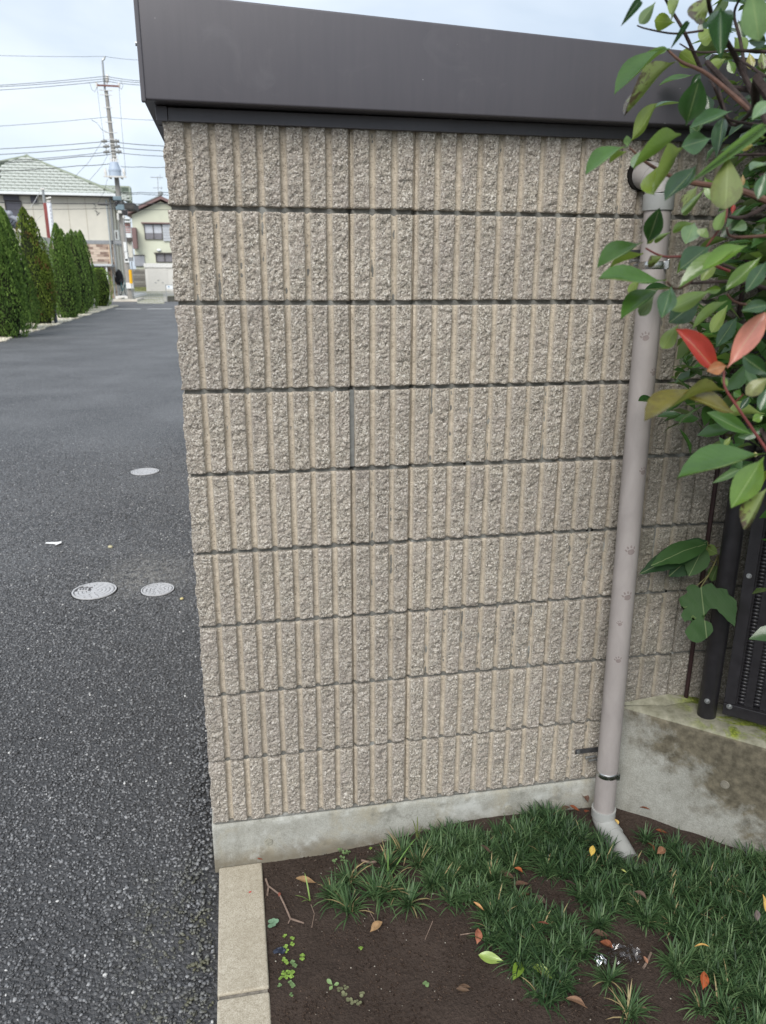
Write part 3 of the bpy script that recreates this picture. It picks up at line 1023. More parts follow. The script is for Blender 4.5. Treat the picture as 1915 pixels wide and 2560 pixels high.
m.tube([(hole.x - 0.003, -0.0115, hole.z + 0.002), (hole.x - 0.003, 0.012, hole.z + 0.002)], 0.0365, 40)
m.build('wall_opening', M_void, pipe)
# clamps
def clamp(zc, parent):
    c0 = A0 + ax * ((zc - A0.z) / ax.z)
    m_ = MB()
    m_.tube([c0 - ax * 0.0085, c0 - ax * 0.006, c0 + ax * 0.006, c0 + ax * 0.0085], [PR + 0.0010, PR + 0.0024, PR + 0.0024, PR + 0.0010], 48)
    cl = m_.build('clamp', M_steel, parent, 0, True)
    dirv = Vector((0.55, -0.83, 0)).normalized()
    b0 = c0 + dirv * (PR + 0.004)
    m_ = MB()
    m_.box((-0.004, -0.004, -0.0095), (0.004, 0.005, 0.0095), Matrix.Translation(b0) @ Matrix.Rotation(0.6, 4, 'Z'))
    m_.cyl(b0 + Vector((0, 0, -0.008)) + dirv * 0.004, b0 + Vector((0, 0, 0.013)) + dirv * 0.004, 0.0034, n=10)
    m_.build('clamp_screw', M_steel, cl, 0.0006)
    m_ = MB()
    m_.box((c0.x - 0.004, c0.y + PR, zc - 0.007), (c0.x + 0.004, 0.005, zc + 0.007))
    m_.build('clamp_arm', M_zinc, cl)
    return cl
clamp(0.070, pipe)
clamp(1.487, pipe)
# fixing strap on the wall left of the pipe
M_strap = simple('dull_dark_steel', (0.10, 0.10, 0.105), 0.45, 0.5, 0.6, vary=0.3, scale=50)
def strap(x0, z0):
    m_ = MB()
    m_.box((x0, -0.0125, z0 - 0.008), (x0 + 0.075, -0.0095, z0 + 0.008))
    st = m_.build('wall_strap', M_strap, pipe, 0.002)
    m_ = MB()
    m_.tube([(x0 + 0.009, -0.0126, z0), (x0 + 0.009, -0.0155, z0)], 0.0055, 14)
    m_.build('strap_screw', M_zinc, st, 0.001)
    m_ = MB()
    m_.cyl((x0 + 0.030, -0.020, z0 - 0.018), (x0 + 0.062, -0.020, z0 - 0.016), 0.003, n=8)
    m_.cyl((x0 + 0.040, -0.022, z0 - 0.028), (x0 + 0.066, -0.022, z0 - 0.026), 0.003, n=8)
    m_.cyl((x0 + 0.030, -0.020, z0 - 0.018), (x0 + 0.034, -0.020, z0 - 0.018), 0.0052, n=6)
    m_.build('strap_bolt', M_zinc, st)
strap(1.1330 - 0.037 - 0.035, 0.107)
strap(1.052, 1.515)
# shoe at the foot
m = MB()
m.tube([A0 + ax * 0.022, A0 - ax * 0.006, A0 - ax * 0.0065], [PR + 0.0050, PR + 0.0045, PR + 0.001], 40)
m.build('socket', M_pvc, pipe, 0, True)
q = [A0 - ax * 0.0067, A0 - ax * 0.014, A0 + Vector((0.002, -0.010, -0.024)), A0 + Vector((0.006, -0.032, -0.033)), A0 + Vector((0.009, -0.055, -0.036))]
m = MB(); m.tube(q, [PR + 0.0015] * 5, 40)
m.build('shoe_bend', M_pvc, pipe, 0, True)
q2 = [q[-1] + Vector((-0.0005, 0.004, 0.0)), A0 + Vector((0.010, -0.078, -0.041)), A0 + Vector((0.013, -0.110, -0.049)), A0 + Vector((0.015, -0.135, -0.056))]
m = MB(); m.tube(q2, [PR - 0.002, PR + 0.0008, PR + 0.0005, PR + 0.0002], 40)
m.build('shoe_spout', M_pvc, pipe, 0, True)
# cat paw prints dried onto the paint
def paw(zc, phi, s=1.0, rot=0.0):
    m_ = MB()
    c0 = A0 + ax * ((zc - A0.z) / ax.z)
    def blob(u_, v_, ru, rv, ang=0.0):
        V_, n_ = [], 14
        cr, sr = math.cos(rot), math.sin(rot)
        for k in range(n_ + 1):
            if k == n_:
                du, dv = 0, 0
            else:
                a_ = 2 * math.pi * k / n_
                w_ = 1 + 0.12 * math.sin(3 * a_ + u_ * 900)
                du0, dv0 = ru * w_ * math.cos(a_), rv * w_ * math.sin(a_)
                du, dv = du0 * math.cos(ang) - dv0 * math.sin(ang), du0 * math.sin(ang) + dv0 * math.cos(ang)
            uu, vv = (u_ + du) * s, (v_ + dv) * s
            uu, vv = uu * cr - vv * sr, uu * sr + vv * cr
            th = phi + uu / PR
            p = c0 + Vector((math.sin(th), -math.cos(th), 0)) * (PR + 0.00035) + ax * vv
            V_.append(p)
        m_.add(V_, [(k, (k + 1) % n_, n_) for k in range(n_)])
    blob(0, 0, 0.0085, 0.0070)
    blob(0, -0.004, 0.0095, 0.0045)
    for u_, v_, a_ in ((-0.0115, 0.006, 0.5), (-0.0050, 0.0125, 0.15), (0.0040, 0.0130, -0.1), (0.0110, 0.0075, -0.5)):
        blob(u_, v_, 0.0024, 0.0040, a_)
    m_.build('paw_print', M_paw, pipe)
for z_, ph, s_, r_ in ((0.770, -0.16, 1.0, 0.35), (0.640, -0.10, 1.0, 0.3), (0.985, 0.30, 0.8, 0.2), (1.32, -0.55, 0.85, 0.4), (1.235, 0.45, 0.75, 0.3), (0.45, -0.4, 0.75, 0.3), (0.56, -0.55, 0.6, 0.3)):
    paw(z_, ph, s_, r_)

# ================================================================== KERB STONES
k1 = thing('kerb_stone', 'long tan concrete kerb stone touching the garage footing', 'kerb', (0.06, -0.2, GZ), 'kerb stones edging the soil bed')
k2 = thing('kerb_stone', 'nearest tan kerb stone at the bottom edge, after the mortar joint', 'kerb', (0.07, -0.7, GZ), 'kerb stones edging the soil bed')
KX0, KX1, KZ = 0.0075, 0.1275, -0.1425
for t_, ya, yb in ((k1, -0.4155, -0.0065), (k2, -1.6, -0.4275)):
    m = MB()
    m.box((KX0, ya, -0.30), (KX1, yb, KZ))
    m.build('stone', M_kerb, t_, 0.006, False, seg=3)
m = MB()
m.box((KX0 + 0.004, -0.4272, -0.28), (KX1 - 0.004, -0.4158, KZ - 0.006))
m.build('kerb_joint', simple('kerb_joint_mortar', (0.20, 0.18, 0.15), 0.9, 0.2, vary=0.4, scale=60, bump=0.5, bscale=200), k1, 0.001)
# ================================================================== PLANTS
def mat_leaf():
    t = NT('glossy_leaf', 0.3, 0.5)
    oi = t.n.new('ShaderNodeObjectInfo')
    uv = t.sep(t.tc.outputs['UV'])
    across = t.math('ABSOLUTE', t.math('SUBTRACT', uv[0], 0.5))
    along = uv[1]
    base = oi.outputs['Color']
    co = t.co(off=True)
    c = t.mix(1.0, base, t.ramp(t.noise(co, 2.2, 4, 0.6), [(0.3, (0.78, 0.80, 0.78)), (0.72, (1.18, 1.15, 1.05))]), 'MULTIPLY')
    # side veins
    vv = t.math('SINE', t.math('ADD', t.math('MULTIPLY', along, 75.0), t.math('MULTIPLY', across, -55.0)))
    c = t.mix(t.ramp(vv, [(0.85, 0.0), (1.0, 0.05)]), c, t.mix(0.5, c, (0.30, 0.40, 0.14)))
    mid = t.ramp(across, [(0.010, 0.55), (0.030, 0.0)])
    c = t.mix(mid, c, t.mix(0.55, c, (0.45, 0.52, 0.26)))
    # pale underside
    gm = t.n.new('ShaderNodeNewGeometry')
    c = t.mix(t.math('MULTIPLY', gm.outputs['Backfacing'], 0.62), c, t.mix(0.55, c, (0.26, 0.34, 0.13)))
    # spots: amount comes from the alpha of the object colour (1 = clean)
    sp = t.math('SUBTRACT', 1.0, oi.outputs['Alpha'])
    blot = t.math('ADD', t.noise(co, 5.5, 5, 0.65, 0.4), t.math('MULTIPLY', t.math('SUBTRACT', along, 0.55), 0.35))
    blot = t.math('ADD', blot, t.math('MULTIPLY', across, 0.35))
    bf = t.math('MULTIPLY', t.ramp(blot, [(0.60, 0.0), (0.68, 1.0)]), sp)
    c = t.mix(bf, c, (0.055, 0.026, 0.016))
    t.color(c)
    t.rough(t.math('ADD', 0.26, t.math('MULTIPLY', gm.outputs['Backfacing'], 0.3)))
    t.bump(vv, 0.05, 0.01)
    t.b.inputs['Coat Weight'].default_value = 0.5
    t.b.inputs['Coat Roughness'].default_value = 0.13
    tr = t.n.new('ShaderNodeBsdfTranslucent')
    t.l.new(t.mix(1.0, c, (1.5, 1.6, 0.7), 'MULTIPLY'), tr.inputs['Color'])
    ms = t.n.new('ShaderNodeMixShader')
    ms.inputs[0].default_value = 0.30
    out = t.n['Material Output']
    t.l.new(t.b.outputs[0], ms.inputs[1])
    t.l.new(tr.outputs[0], ms.inputs[2])
    t.l.new(ms.outputs[0], out.inputs['Surface'])
    return t.m
M_leaf = mat_leaf()

def leaf_mesh(name, bend=0.12, fold=0.25, twist=0.0, peak=0.55, n=9, k=4, serr=0.0, petiole=0.06, seed=0):
    """unit leaf along +Y (length 1), half width up to 0.5, facing +Z; scaled per object"""
    g = np.random.default_rng(seed)
    V, UV = [], []
    for i in range(n + 1):
        t = i / n
        tt = min(1.0, max(0.0, (t - petiole) / (1 - petiole)))
        e = math.log(0.5) / math.log(peak)
        w = 0.5 * math.sin(math.pi * tt ** e) ** 0.82 if 0 < tt < 1 else 0.0
        w = max(w, 0.012 if t < 0.9 else 0.0)
        w *= 1 + serr * (0.5 if i % 2 else -0.5)
        zc = -bend * (t ** 2) + 0.03 * math.sin(t * 5 + seed)
        for j in range(-k // 2, k // 2 + 1):
            s_ = j / (k / 2)
            tw = twist * t
            x = s_ * w
            z = abs(s_) ** 1.15 * w * fold + 0.02 * math.sin(7 * t + 2 * s_ + seed) * abs(s_)
            V.append((x * math.cos(tw) - z * math.sin(tw) * 0.4, t, zc + z * math.cos(tw) + x * math.sin(tw) * 0.4))
            UV.append((0.5 + 0.5 * s_, t))
    q = k + 1
    F = [(i * q + j, i * q + j + 1, (i + 1) * q + j + 1, (i + 1) * q + j) for i in range(n) for j in range(k)]
    me = bpy.data.meshes.new(name)
    me.from_pydata(V, [], F)
    uvl = me.uv_layers.new(name='UVMap')
    for lp in me.loops:
        uvl.data[lp.index].uv = UV[lp.vertex_index]
    me.polygons.foreach_set('use_smooth', [True] * len(me.polygons))
    me.materials.append(M_leaf)
    me.update()
    return me

LV = {'a': [leaf_mesh('leaf', 0.16, 0.35, 0.0, 0.55, seed=s) for s in (1, 2)],      # arched
      'f': [leaf_mesh('leaf', 0.04, 0.22, 0.0, 0.55, seed=s) for s in (3, 4)],      # flat
      'v': [leaf_mesh('leaf', 0.06, 0.75, 0.0, 0.58, seed=s) for s in (5, 6)],      # folded along the midrib
      'w': [leaf_mesh('leaf', 0.22, 0.30, 0.7, 0.52, seed=s) for s in (7, 8)],      # twisted
      'o': [leaf_mesh('leaf', 0.05, 0.18, 0.0, 0.60, seed=s) for s in (9, 10)],     # broad, blunt
      'n': [leaf_mesh('leaf', 0.10, 0.5, 0.0, 0.5, seed=s) for s in (12, 13)]}      # narrow
LC = {'g': (0.060, 0.135, 0.030, 1), 'd': (0.024, 0.066, 0.022, 1), 'b': (0.046, 0.105, 0.042, 1), 'p': (0.17, 0.27, 0.14, 1),
      'y': (0.17, 0.235, 0.022, 1), 'o': (0.14, 0.155, 0.035, 0.75), 's': (0.13, 0.16, 0.03, 0.1), 'Y': (0.38, 0.30, 0.06, 0.5),
      'r': (0.42, 0.052, 0.045, 0.9), 'k': (0.50, 0.20, 0.17, 1), 'c': (0.36, 0.16, 0.075, 0.9), 'm': (0.15, 0.13, 0.028, 0.7), 'l': (0.11, 0.20, 0.03, 1)}

def put_leaf(parent, base, tip, nrm, w, col, kind, seed=0):
    b, t_, n = Vector(base), Vector(tip), Vector(nrm)
    y = t_ - b
    L = y.length
    y.normalize()
    z = (n - y * n.dot(y)).normalized()
    x = y.cross(z)
    me = LV[kind][seed % len(LV[kind])]
    o = bpy.data.objects.new('leaf', me)
    COL.objects.link(o)
    po = org(parent)
    M = Matrix(((x.x * w, y.x * L, z.x * L * 0.8, b.x - po.x), (x.y * w, y.y * L, z.y * L * 0.8, b.y - po.y), (x.z * w, y.z * L, z.z * L * 0.8, b.z - po.z), (0, 0, 0, 1)))
    loc, rot, sc = M.decompose()
    o.parent = parent
    o.location, o.rotation_mode, o.rotation_quaternion, o.scale = loc, 'QUATERNION', rot, sc
    c = LC[col]
    v = 1 + 0.16 * math.sin(seed * 12.9898)
    o.color = (c[0] * v, c[1] * v, c[2] * v, c[3])
    return o

M_bark = simple('dark_brown_bark', (0.040, 0.029, 0.026), 0.85, 0.2, vary=0.4, scale=60, bump=0.5, bscale=220)
M_redstem = simple('red_young_stem', (0.16, 0.035, 0.030), 0.5, 0.4, vary=0.25, scale=60)
M_brownstem = simple('reddish_brown_twig', (0.10, 0.050, 0.035), 0.65, 0.3, vary=0.3, scale=60)

shrub = thing('photinia_shrub', 'leafy glossy green shrub with one red young shoot at right', 'shrub', (1.55, -0.75, -0.10))
LEAF = [
((0.6214,-0.8541,1.7809),(0.5890,-0.8797,1.7475),(0.16,-0.85,0.50),0.0103,'d','n'),
((0.6558,-0.8264,1.7883),(0.6330,-0.8313,1.7588),(0.11,0.96,-0.25),0.0146,'d','a'),
((0.7368,-0.7334,1.7948),(0.6972,-0.7487,1.7897),(-0.38,0.89,0.25),0.0211,'y','o'),
((0.6938,-0.8412,1.7650),(0.6617,-0.8672,1.7306),(0.05,-0.82,0.57),0.0069,'d','n'),
((0.7444,-0.7246,1.8273),(0.7007,-0.7816,1.7892),(-0.71,0.68,-0.20),0.0252,'y','o'),
((0.6937,-0.8907,1.7772),(0.6434,-0.9362,1.7373),(-0.34,0.80,-0.49),0.0244,'s','o'),
((0.6498,-0.9794,1.7394),(0.6341,-1.0157,1.6826),(-0.52,-0.65,0.56),0.0249,'d','v'),
((0.5860,-1.1252,1.7117),(0.6049,-1.1210,1.6692),(-0.51,-0.80,-0.31),0.0257,'p','o'),
((0.6867,-0.8161,1.7387),(0.5992,-0.8457,1.6925),(-0.34,-0.35,0.87),0.0320,'g','a'),
((0.6952,-0.7940,1.7466),(0.6520,-0.8114,1.7325),(0.37,-0.93,-0.00),0.0088,'p','n'),
((0.6850,-0.8434,1.7191),(0.5890,-0.8759,1.6583),(-0.58,0.52,0.63),0.0367,'s','a'),
((0.8004,-0.7074,1.7477),(0.7583,-0.7153,1.7641),(0.02,0.88,0.47),0.0247,'y','o'),
((0.8474,-0.6892,1.7669),(0.8109,-0.7095,1.7477),(-0.34,0.89,-0.30),0.0171,'y','f'),
((0.6546,-0.9290,1.6323),(0.6482,-0.9571,1.6742),(-0.49,-0.69,-0.54),0.0307,'b','v'),
((0.6254,-0.8513,1.6239),(0.6732,-0.8226,1.6763),(-0.49,0.87,-0.03),0.0237,'y','f'),
((0.6619,-0.9115,1.6246),(0.5635,-0.9677,1.5886),(-0.52,0.45,0.73),0.0369,'l','a'),
((0.5946,-0.9030,1.6100),(0.5287,-0.9407,1.5851),(-0.12,-0.40,0.91),0.0247,'g','a'),
((0.5995,-0.8939,1.6080),(0.5685,-0.9142,1.5921),(-0.64,0.64,0.43),0.0125,'y','f'),
((0.6072,-0.8827,1.6146),(0.6013,-0.8886,1.6260),(-0.29,-0.78,-0.56),0.0091,'p','f'),
((0.7416,-0.8844,1.6580),(0.6797,-0.8992,1.6407),(-0.05,-0.67,0.74),0.0204,'b','a'),
((0.6578,-0.9788,1.6117),(0.6133,-0.9955,1.5990),(0.32,-0.94,0.10),0.0234,'b','o'),
((0.6901,-1.0258,1.6178),(0.5798,-1.0872,1.5582),(0.24,-0.86,0.45),0.0118,'p','n'),
((0.7381,-0.8671,1.6093),(0.7621,-0.8341,1.6611),(-0.72,-0.39,0.58),0.0204,'d','f'),
((0.6514,-0.9367,1.6058),(0.5573,-1.0198,1.5551),(-0.70,0.48,0.53),0.0420,'y','a'),
((0.6351,-0.9944,1.5823),(0.5810,-1.0288,1.5412),(-0.27,-0.54,0.80),0.0236,'d','f'),
((0.6236,-1.0663,1.5837),(0.6052,-1.1022,1.5266),(0.50,0.65,-0.57),0.0306,'o','o'),
((0.6188,-0.9318,1.5002),(0.6192,-0.9514,1.5395),(-0.52,-0.77,-0.38),0.0222,'b','v'),
((0.6137,-0.9306,1.5009),(0.5371,-0.9751,1.4817),(-0.02,-0.36,0.93),0.0281,'g','a'),
((0.6981,-0.8453,1.5190),(0.6631,-0.8635,1.5074),(-0.35,0.88,-0.33),0.0101,'l','n'),
((0.7107,-0.8959,1.5692),(0.6645,-0.9198,1.5327),(-0.03,0.85,-0.52),0.0108,'l','n'),
((0.8159,-0.7060,1.5932),(0.7787,-0.7311,1.5585),(0.02,0.80,-0.60),0.0194,'s','f'),
((0.6840,-1.0389,1.6402),(0.6496,-1.0609,1.6170),(-0.01,-0.72,0.70),0.0145,'p','f'),
((0.6958,-0.9665,1.5392),(0.6698,-0.9906,1.5143),(-0.11,0.77,-0.63),0.0134,'l','f'),
((0.7343,-0.8520,1.5875),(0.7485,-0.8645,1.5566),(-0.60,-0.80,0.04),0.0178,'l','f'),
((0.7064,-0.8865,1.5288),(0.6765,-0.9212,1.5019),(-0.06,-0.58,0.81),0.0235,'p','f'),
((0.7168,-0.8668,1.5301),(0.6778,-0.8843,1.5181),(-0.47,0.83,0.31),0.0138,'l','f'),
((0.6506,-1.0787,1.4940),(0.5941,-1.0947,1.4762),(-0.06,-0.64,0.77),0.0190,'l','a'),
((0.7032,-0.9203,1.5211),(0.6951,-0.9220,1.5108),(0.28,0.89,-0.36),0.0169,'l','o'),
((0.7318,-0.9268,1.5183),(0.7616,-0.9189,1.5279),(0.17,-0.95,0.25),0.0139,'p','a'),
((0.7480,-0.9391,1.6578),(0.7475,-0.9297,1.6870),(-0.62,-0.75,0.23),0.0131,'d','f'),
((0.8059,-0.7274,1.6882),(0.7831,-0.7232,1.6872),(0.17,0.97,0.16),0.0098,'c','f'),
((0.8367,-0.6689,1.7232),(0.8409,-0.6776,1.6983),(-0.61,-0.77,0.17),0.0149,'d','f'),
((0.9704,-0.5602,1.8117),(0.9729,-0.5693,1.7846),(0.64,0.75,-0.19),0.0142,'Y','f'),
((0.9556,-0.6139,1.8016),(0.9578,-0.6237,1.7719),(0.64,0.74,-0.20),0.0156,'s','f'),
((0.8626,-0.7243,1.7327),(0.8517,-0.7819,1.7125),(-0.55,-0.18,0.81),0.0192,'l','f'),
((0.8766,-0.7003,1.6487),(0.9005,-0.7043,1.6506),(0.16,0.98,0.11),0.0140,'Y','f'),
((0.8836,-0.7140,1.6096),(0.8808,-0.7191,1.5918),(0.55,0.78,-0.31),0.0084,'c','n'),
((0.7343,-0.9212,1.5374),(0.7380,-0.9182,1.5492),(-0.48,-0.80,0.35),0.0054,'r','n'),
((0.8283,-0.8360,1.5273),(0.8069,-0.8881,1.5182),(-0.70,0.16,0.70),0.0177,'d','f'),
((0.8481,-0.8023,1.6459),(0.7962,-0.8458,1.6450),(0.52,-0.63,0.57),0.0210,'d','f'),
((0.7097,-1.0079,1.5853),(0.6720,-1.0368,1.5721),(-0.08,-0.33,0.94),0.0153,'p','f'),
((0.6396,-1.1084,1.5619),(0.6304,-1.1147,1.5363),(-0.48,-0.80,0.37),0.0134,'b','f'),
((0.8482,-0.7032,1.7905),(0.8648,-0.7118,1.7735),(0.59,0.79,0.17),0.0196,'l','f'),
((0.8354,-0.6742,1.8066),(0.7990,-0.6953,1.7851),(-0.33,0.89,-0.31),0.0234,'y','f'),
((0.8645,-0.5822,1.8457),(0.8692,-0.5890,1.8272),(-0.64,-0.76,0.12),0.0156,'d','f'),
((0.8548,-0.6969,1.8143),(0.8621,-0.7069,1.7871),(-0.66,-0.74,0.10),0.0143,'d','f'),
((0.8222,-0.8156,1.7565),(0.7902,-0.8325,1.7506),(0.49,-0.85,-0.19),0.0144,'d','a'),
((0.9032,-0.6085,1.7865),(0.9117,-0.6166,1.7662),(-0.65,-0.76,0.03),0.0136,'l','f'),
((0.8292,-0.6579,1.7534),(0.8135,-0.6611,1.7338),(-0.18,-0.94,0.30),0.0112,'d','n'),
((0.7787,-0.7280,1.6693),(0.7921,-0.7339,1.6592),(-0.49,-0.85,-0.16),0.0160,'b','f'),
((0.6973,-0.8833,1.6342),(0.7040,-0.8809,1.6460),(-0.30,-0.88,0.35),0.0062,'p','n'),
((0.6237,-0.9143,1.4911),(0.5666,-0.9409,1.4730),(-0.48,0.56,0.68),0.0203,'y','f'),
((0.6219,-0.9776,1.4588),(0.5164,-1.0203,1.4610),(0.21,-0.47,0.86),0.0353,'g','f'),
((0.6318,-0.9490,1.4878),(0.5963,-0.9676,1.4746),(-0.31,0.87,-0.39),0.0137,'s','w'),
((0.6451,-0.8751,1.4595),(0.6240,-0.8869,1.4432),(-0.03,0.83,-0.55),0.0109,'y','f'),
((0.6265,-0.9604,1.4485),(0.5548,-1.0068,1.4262),(-0.12,-0.27,0.95),0.0274,'g','a'),
((0.5941,-1.0379,1.4533),(0.5601,-1.0837,1.4224),(-0.11,-0.50,0.86),0.0203,'b','f'),
((0.6232,-0.9518,1.4400),(0.6003,-0.9650,1.4178),(0.09,0.81,-0.58),0.0147,'d','f'),
((0.6632,-0.9946,1.4977),(0.6167,-1.0150,1.4722),(0.12,-0.87,0.47),0.0292,'b','o'),
((0.6475,-1.0782,1.4936),(0.5781,-1.0757,1.4589),(-0.43,-0.35,0.83),0.0241,'l','a'),
((0.6605,-1.0096,1.4488),(0.6077,-1.0167,1.4275),(-0.01,0.95,-0.30),0.0193,'l','f'),
((0.6812,-0.9633,1.4392),(0.6345,-0.9739,1.4106),(-0.05,-0.91,0.42),0.0286,'d','o'),
((0.6795,-0.9202,1.4057),(0.6419,-0.9538,1.3775),(-0.01,0.65,-0.76),0.0191,'y','f'),
((0.7244,-0.9518,1.4347),(0.6688,-0.9609,1.4055),(-0.35,0.85,0.40),0.0197,'l','a'),
((0.7870,-0.8600,1.4262),(0.7514,-0.8855,1.3912),(-0.02,0.82,-0.58),0.0174,'y','f'),
((0.6561,-1.0586,1.3586),(0.5859,-1.0712,1.4104),(0.26,-0.96,0.12),0.0273,'r','f'),
((0.6492,-1.0756,1.3682),(0.6803,-1.0840,1.4281),(-0.54,-0.83,0.16),0.0242,'k','f'),
((0.6561,-1.0657,1.3699),(0.6274,-1.0722,1.3653),(0.16,-0.94,0.30),0.0149,'c','f'),
((0.6468,-1.0830,1.3434),(0.5188,-1.1213,1.3458),(-0.15,0.56,0.82),0.0414,'m','w'),
((0.6702,-1.0741,1.3185),(0.5862,-1.0927,1.3426),(0.34,-0.67,0.66),0.0277,'m','f'),
((0.7473,-1.0065,1.2760),(0.6909,-0.9869,1.3033),(-0.11,-0.90,0.42),0.0204,'g','f'),
((0.6918,-1.1028,1.2748),(0.5714,-1.1328,1.2746),(0.05,-0.23,0.97),0.0384,'g','a'),
((0.6566,-1.1461,1.2847),(0.5958,-1.1894,1.2455),(-0.10,-0.58,0.81),0.0275,'l','f'),
((0.7468,-0.9893,1.2290),(0.7020,-1.0053,1.2183),(0.15,-0.81,0.57),0.0106,'p','n'),
((0.6467,-1.1733,1.2603),(0.6006,-1.1972,1.2238),(-0.09,0.88,-0.46),0.0197,'s','a'),
((0.7125,-1.0307,1.4814),(0.6802,-1.0459,1.4474),(-0.22,-0.80,0.56),0.0174,'b','f'),
((0.7205,-1.0093,1.4864),(0.6773,-1.0130,1.4481),(-0.42,-0.72,0.55),0.0180,'l','f'),
((0.6868,-1.0826,1.4364),(0.6420,-1.0972,1.4302),(0.22,-0.87,0.45),0.0147,'b','f'),
((0.6662,-1.1224,1.3656),(0.6402,-1.1112,1.3851),(-0.42,-0.91,-0.04),0.0184,'d','f'),
((0.6525,-1.1407,1.3668),(0.6285,-1.1417,1.3489),(0.28,0.86,-0.42),0.0158,'m','f'),
((0.6656,-1.1257,1.3548),(0.6557,-1.1315,1.3305),(-0.52,-0.76,0.39),0.0134,'b','f'),
((0.7674,-0.9132,1.4146),(0.7252,-0.9381,1.3775),(-0.13,-0.75,0.65),0.0192,'d','f'),
((0.6865,-1.0275,1.3408),(0.6808,-1.0231,1.3514),(0.54,0.84,-0.07),0.0072,'l','n'),
((0.7347,-0.9893,1.3227),(0.7251,-0.9859,1.3275),(-0.33,-0.94,0.00),0.0101,'g','f'),
((0.7599,-1.0013,1.3004),(0.7463,-1.0007,1.2939),(-0.22,-0.89,0.39),0.0117,'l','f'),
((0.7926,-0.9629,1.2732),(0.7610,-0.9595,1.2646),(-0.19,-0.93,0.32),0.0159,'b','w'),
((0.8138,-0.8695,1.2444),(0.8036,-0.8716,1.2314),(0.40,0.80,-0.45),0.0078,'y','n'),
((0.8106,-0.9021,1.3077),(0.7968,-0.9051,1.2899),(-0.40,-0.80,0.44),0.0093,'d','f'),
((0.6922,-0.8821,1.4665),(0.7109,-0.8777,1.4919),(-0.29,-0.88,0.37),0.0124,'l','n'),
((0.6953,-0.9426,1.4458),(0.7169,-0.9458,1.4491),(-0.16,-0.98,0.09),0.0101,'l','f'),
((0.8097,-0.7923,1.4854),(0.7834,-0.7961,1.4575),(0.26,0.89,-0.37),0.0155,'y','f'),
((0.6292,-0.9121,1.5015),(0.6396,-0.9111,1.5112),(0.18,0.94,-0.29),0.0067,'y','n'),
((0.8470,-0.8823,1.2242),(0.8466,-0.8846,1.2168),(0.59,0.76,-0.27),0.0078,'Y','f'),
]
for i, (b, t_, n, w, c, k) in enumerate(LEAF):
    put_leaf(shrub, b, t_, n, w, c, k, i)

def branch(pts, r0, r1, mat, owner=None):
    P = [Vector(p) for p in pts]
    Q_ = []
    for i in range(len(P) - 1):
        a = P[max(0, i - 1)]; b = P[i]; c = P[i + 1]; d = P[min(len(P) - 1, i + 2)]
        for k in range(5):
            t = k / 5
            Q_.append(0.5 * ((2 * b) + (c - a) * t + (2 * a - 5 * b + 4 * c - d) * t * t + (3 * b - a - 3 * c + d) * t ** 3))
    Q_.append(P[-1])
    n = len(Q_)
    m_ = MB()
    m_.tube(Q_, [0.72 * (r0 + (r1 - r0) * i / (n - 1)) for i in range(n)], 8)
    return m_.build('branch', mat, owner or shrub, 0, True)

STEM0 = (1.62, -0.72, -0.10)
branch([STEM0, (1.58, -0.74, 0.6), (0.7938,-0.9487,1.5882), (0.7651,-0.8890,1.6581), (0.7452,-0.8090,1.7298)], 0.011, 0.0050, M_bark)
branch([(0.7651,-0.8890,1.6581), (0.7271,-0.8448,1.7069), (0.7015,-0.8236,1.7244), (0.6836,-0.8151,1.7402)], 0.0045, 0.0018, M_brownstem)
branch([(0.7818,-0.9276,1.6139), (0.8084,-0.8057,1.7117), (0.7779,-0.8104,1.7454), (0.6923,-0.8983,1.7522), (0.6553,-0.9399,1.7665)], 0.006, 0.003, M_bark)
branch([(0.8084,-0.8057,1.7117), (0.8231,-0.7579,1.7709), (0.8168,-0.7448,1.8082), (0.8012,-0.7904,1.8229)], 0.0035, 0.002, M_bark)
branch([(0.8225,-0.7613,1.7595), (0.7672,-0.7517,1.7560), (0.7411,-0.7430,1.7672)], 0.0025, 0.0012, M_bark)
branch([(0.7863,-0.7276,1.7426), (0.7486,-0.7398,1.7819), (0.7334,-0.7282,1.8094), (0.6941,-0.7727,1.8131)], 0.0040, 0.0022, M_bark)
branch([(0.7738,-0.7439,1.7844), (0.7293,-0.7482,1.7772), (0.6821,-0.7604,1.7770), (0.6640,-0.7672,1.7781)], 0.0022, 0.0012, M_bark)
branch([(0.7764,-0.9838,1.5340), (0.7309,-0.9451,1.5608), (0.6789,-0.9209,1.5717), (0.6584,-0.9036,1.5800), (0.6294,-0.8929,1.5958), (0.6042,-0.8937,1.6116)], 0.0065, 0.0016, M_brownstem)
branch([(0.8331,-0.7891,1.6783), (0.8383,-0.7390,1.6713), (0.7848,-0.7695,1.7106), (0.8101,-0.7142,1.7324)], 0.004, 0.002, M_bark)
branch([(0.8842,-0.7608,1.6307), (0.8290,-0.7507,1.6287), (0.8041,-0.7480,1.6218)], 0.003, 0.0015, M_bark)
branch([(0.8416,-0.8404,1.6901), (0.8113,-0.7982,1.7037), (0.8065,-0.7737,1.7107)], 0.006, 0.004, M_bark)
branch([(0.8286,-0.8212,1.7426), (0.7779,-0.8104,1.7454)], 0.0035, 0.0025, M_bark)
branch([(0.7847,-0.8797,1.6993), (0.7883,-0.8164,1.7331)], 0.0032, 0.002, M_bark)
branch([(0.8863,-0.7488,1.6698), (0.8075,-0.7878,1.6668), (0.7981,-0.7823,1.6782), (0.8206,-0.7162,1.7325)], 0.003, 0.002, M_bark)
branch([(0.7608,-0.9879,1.5116), (0.6904,-0.9970,1.5070), (0.6697,-1.0114,1.5160)], 0.003, 0.0015, M_brownstem)
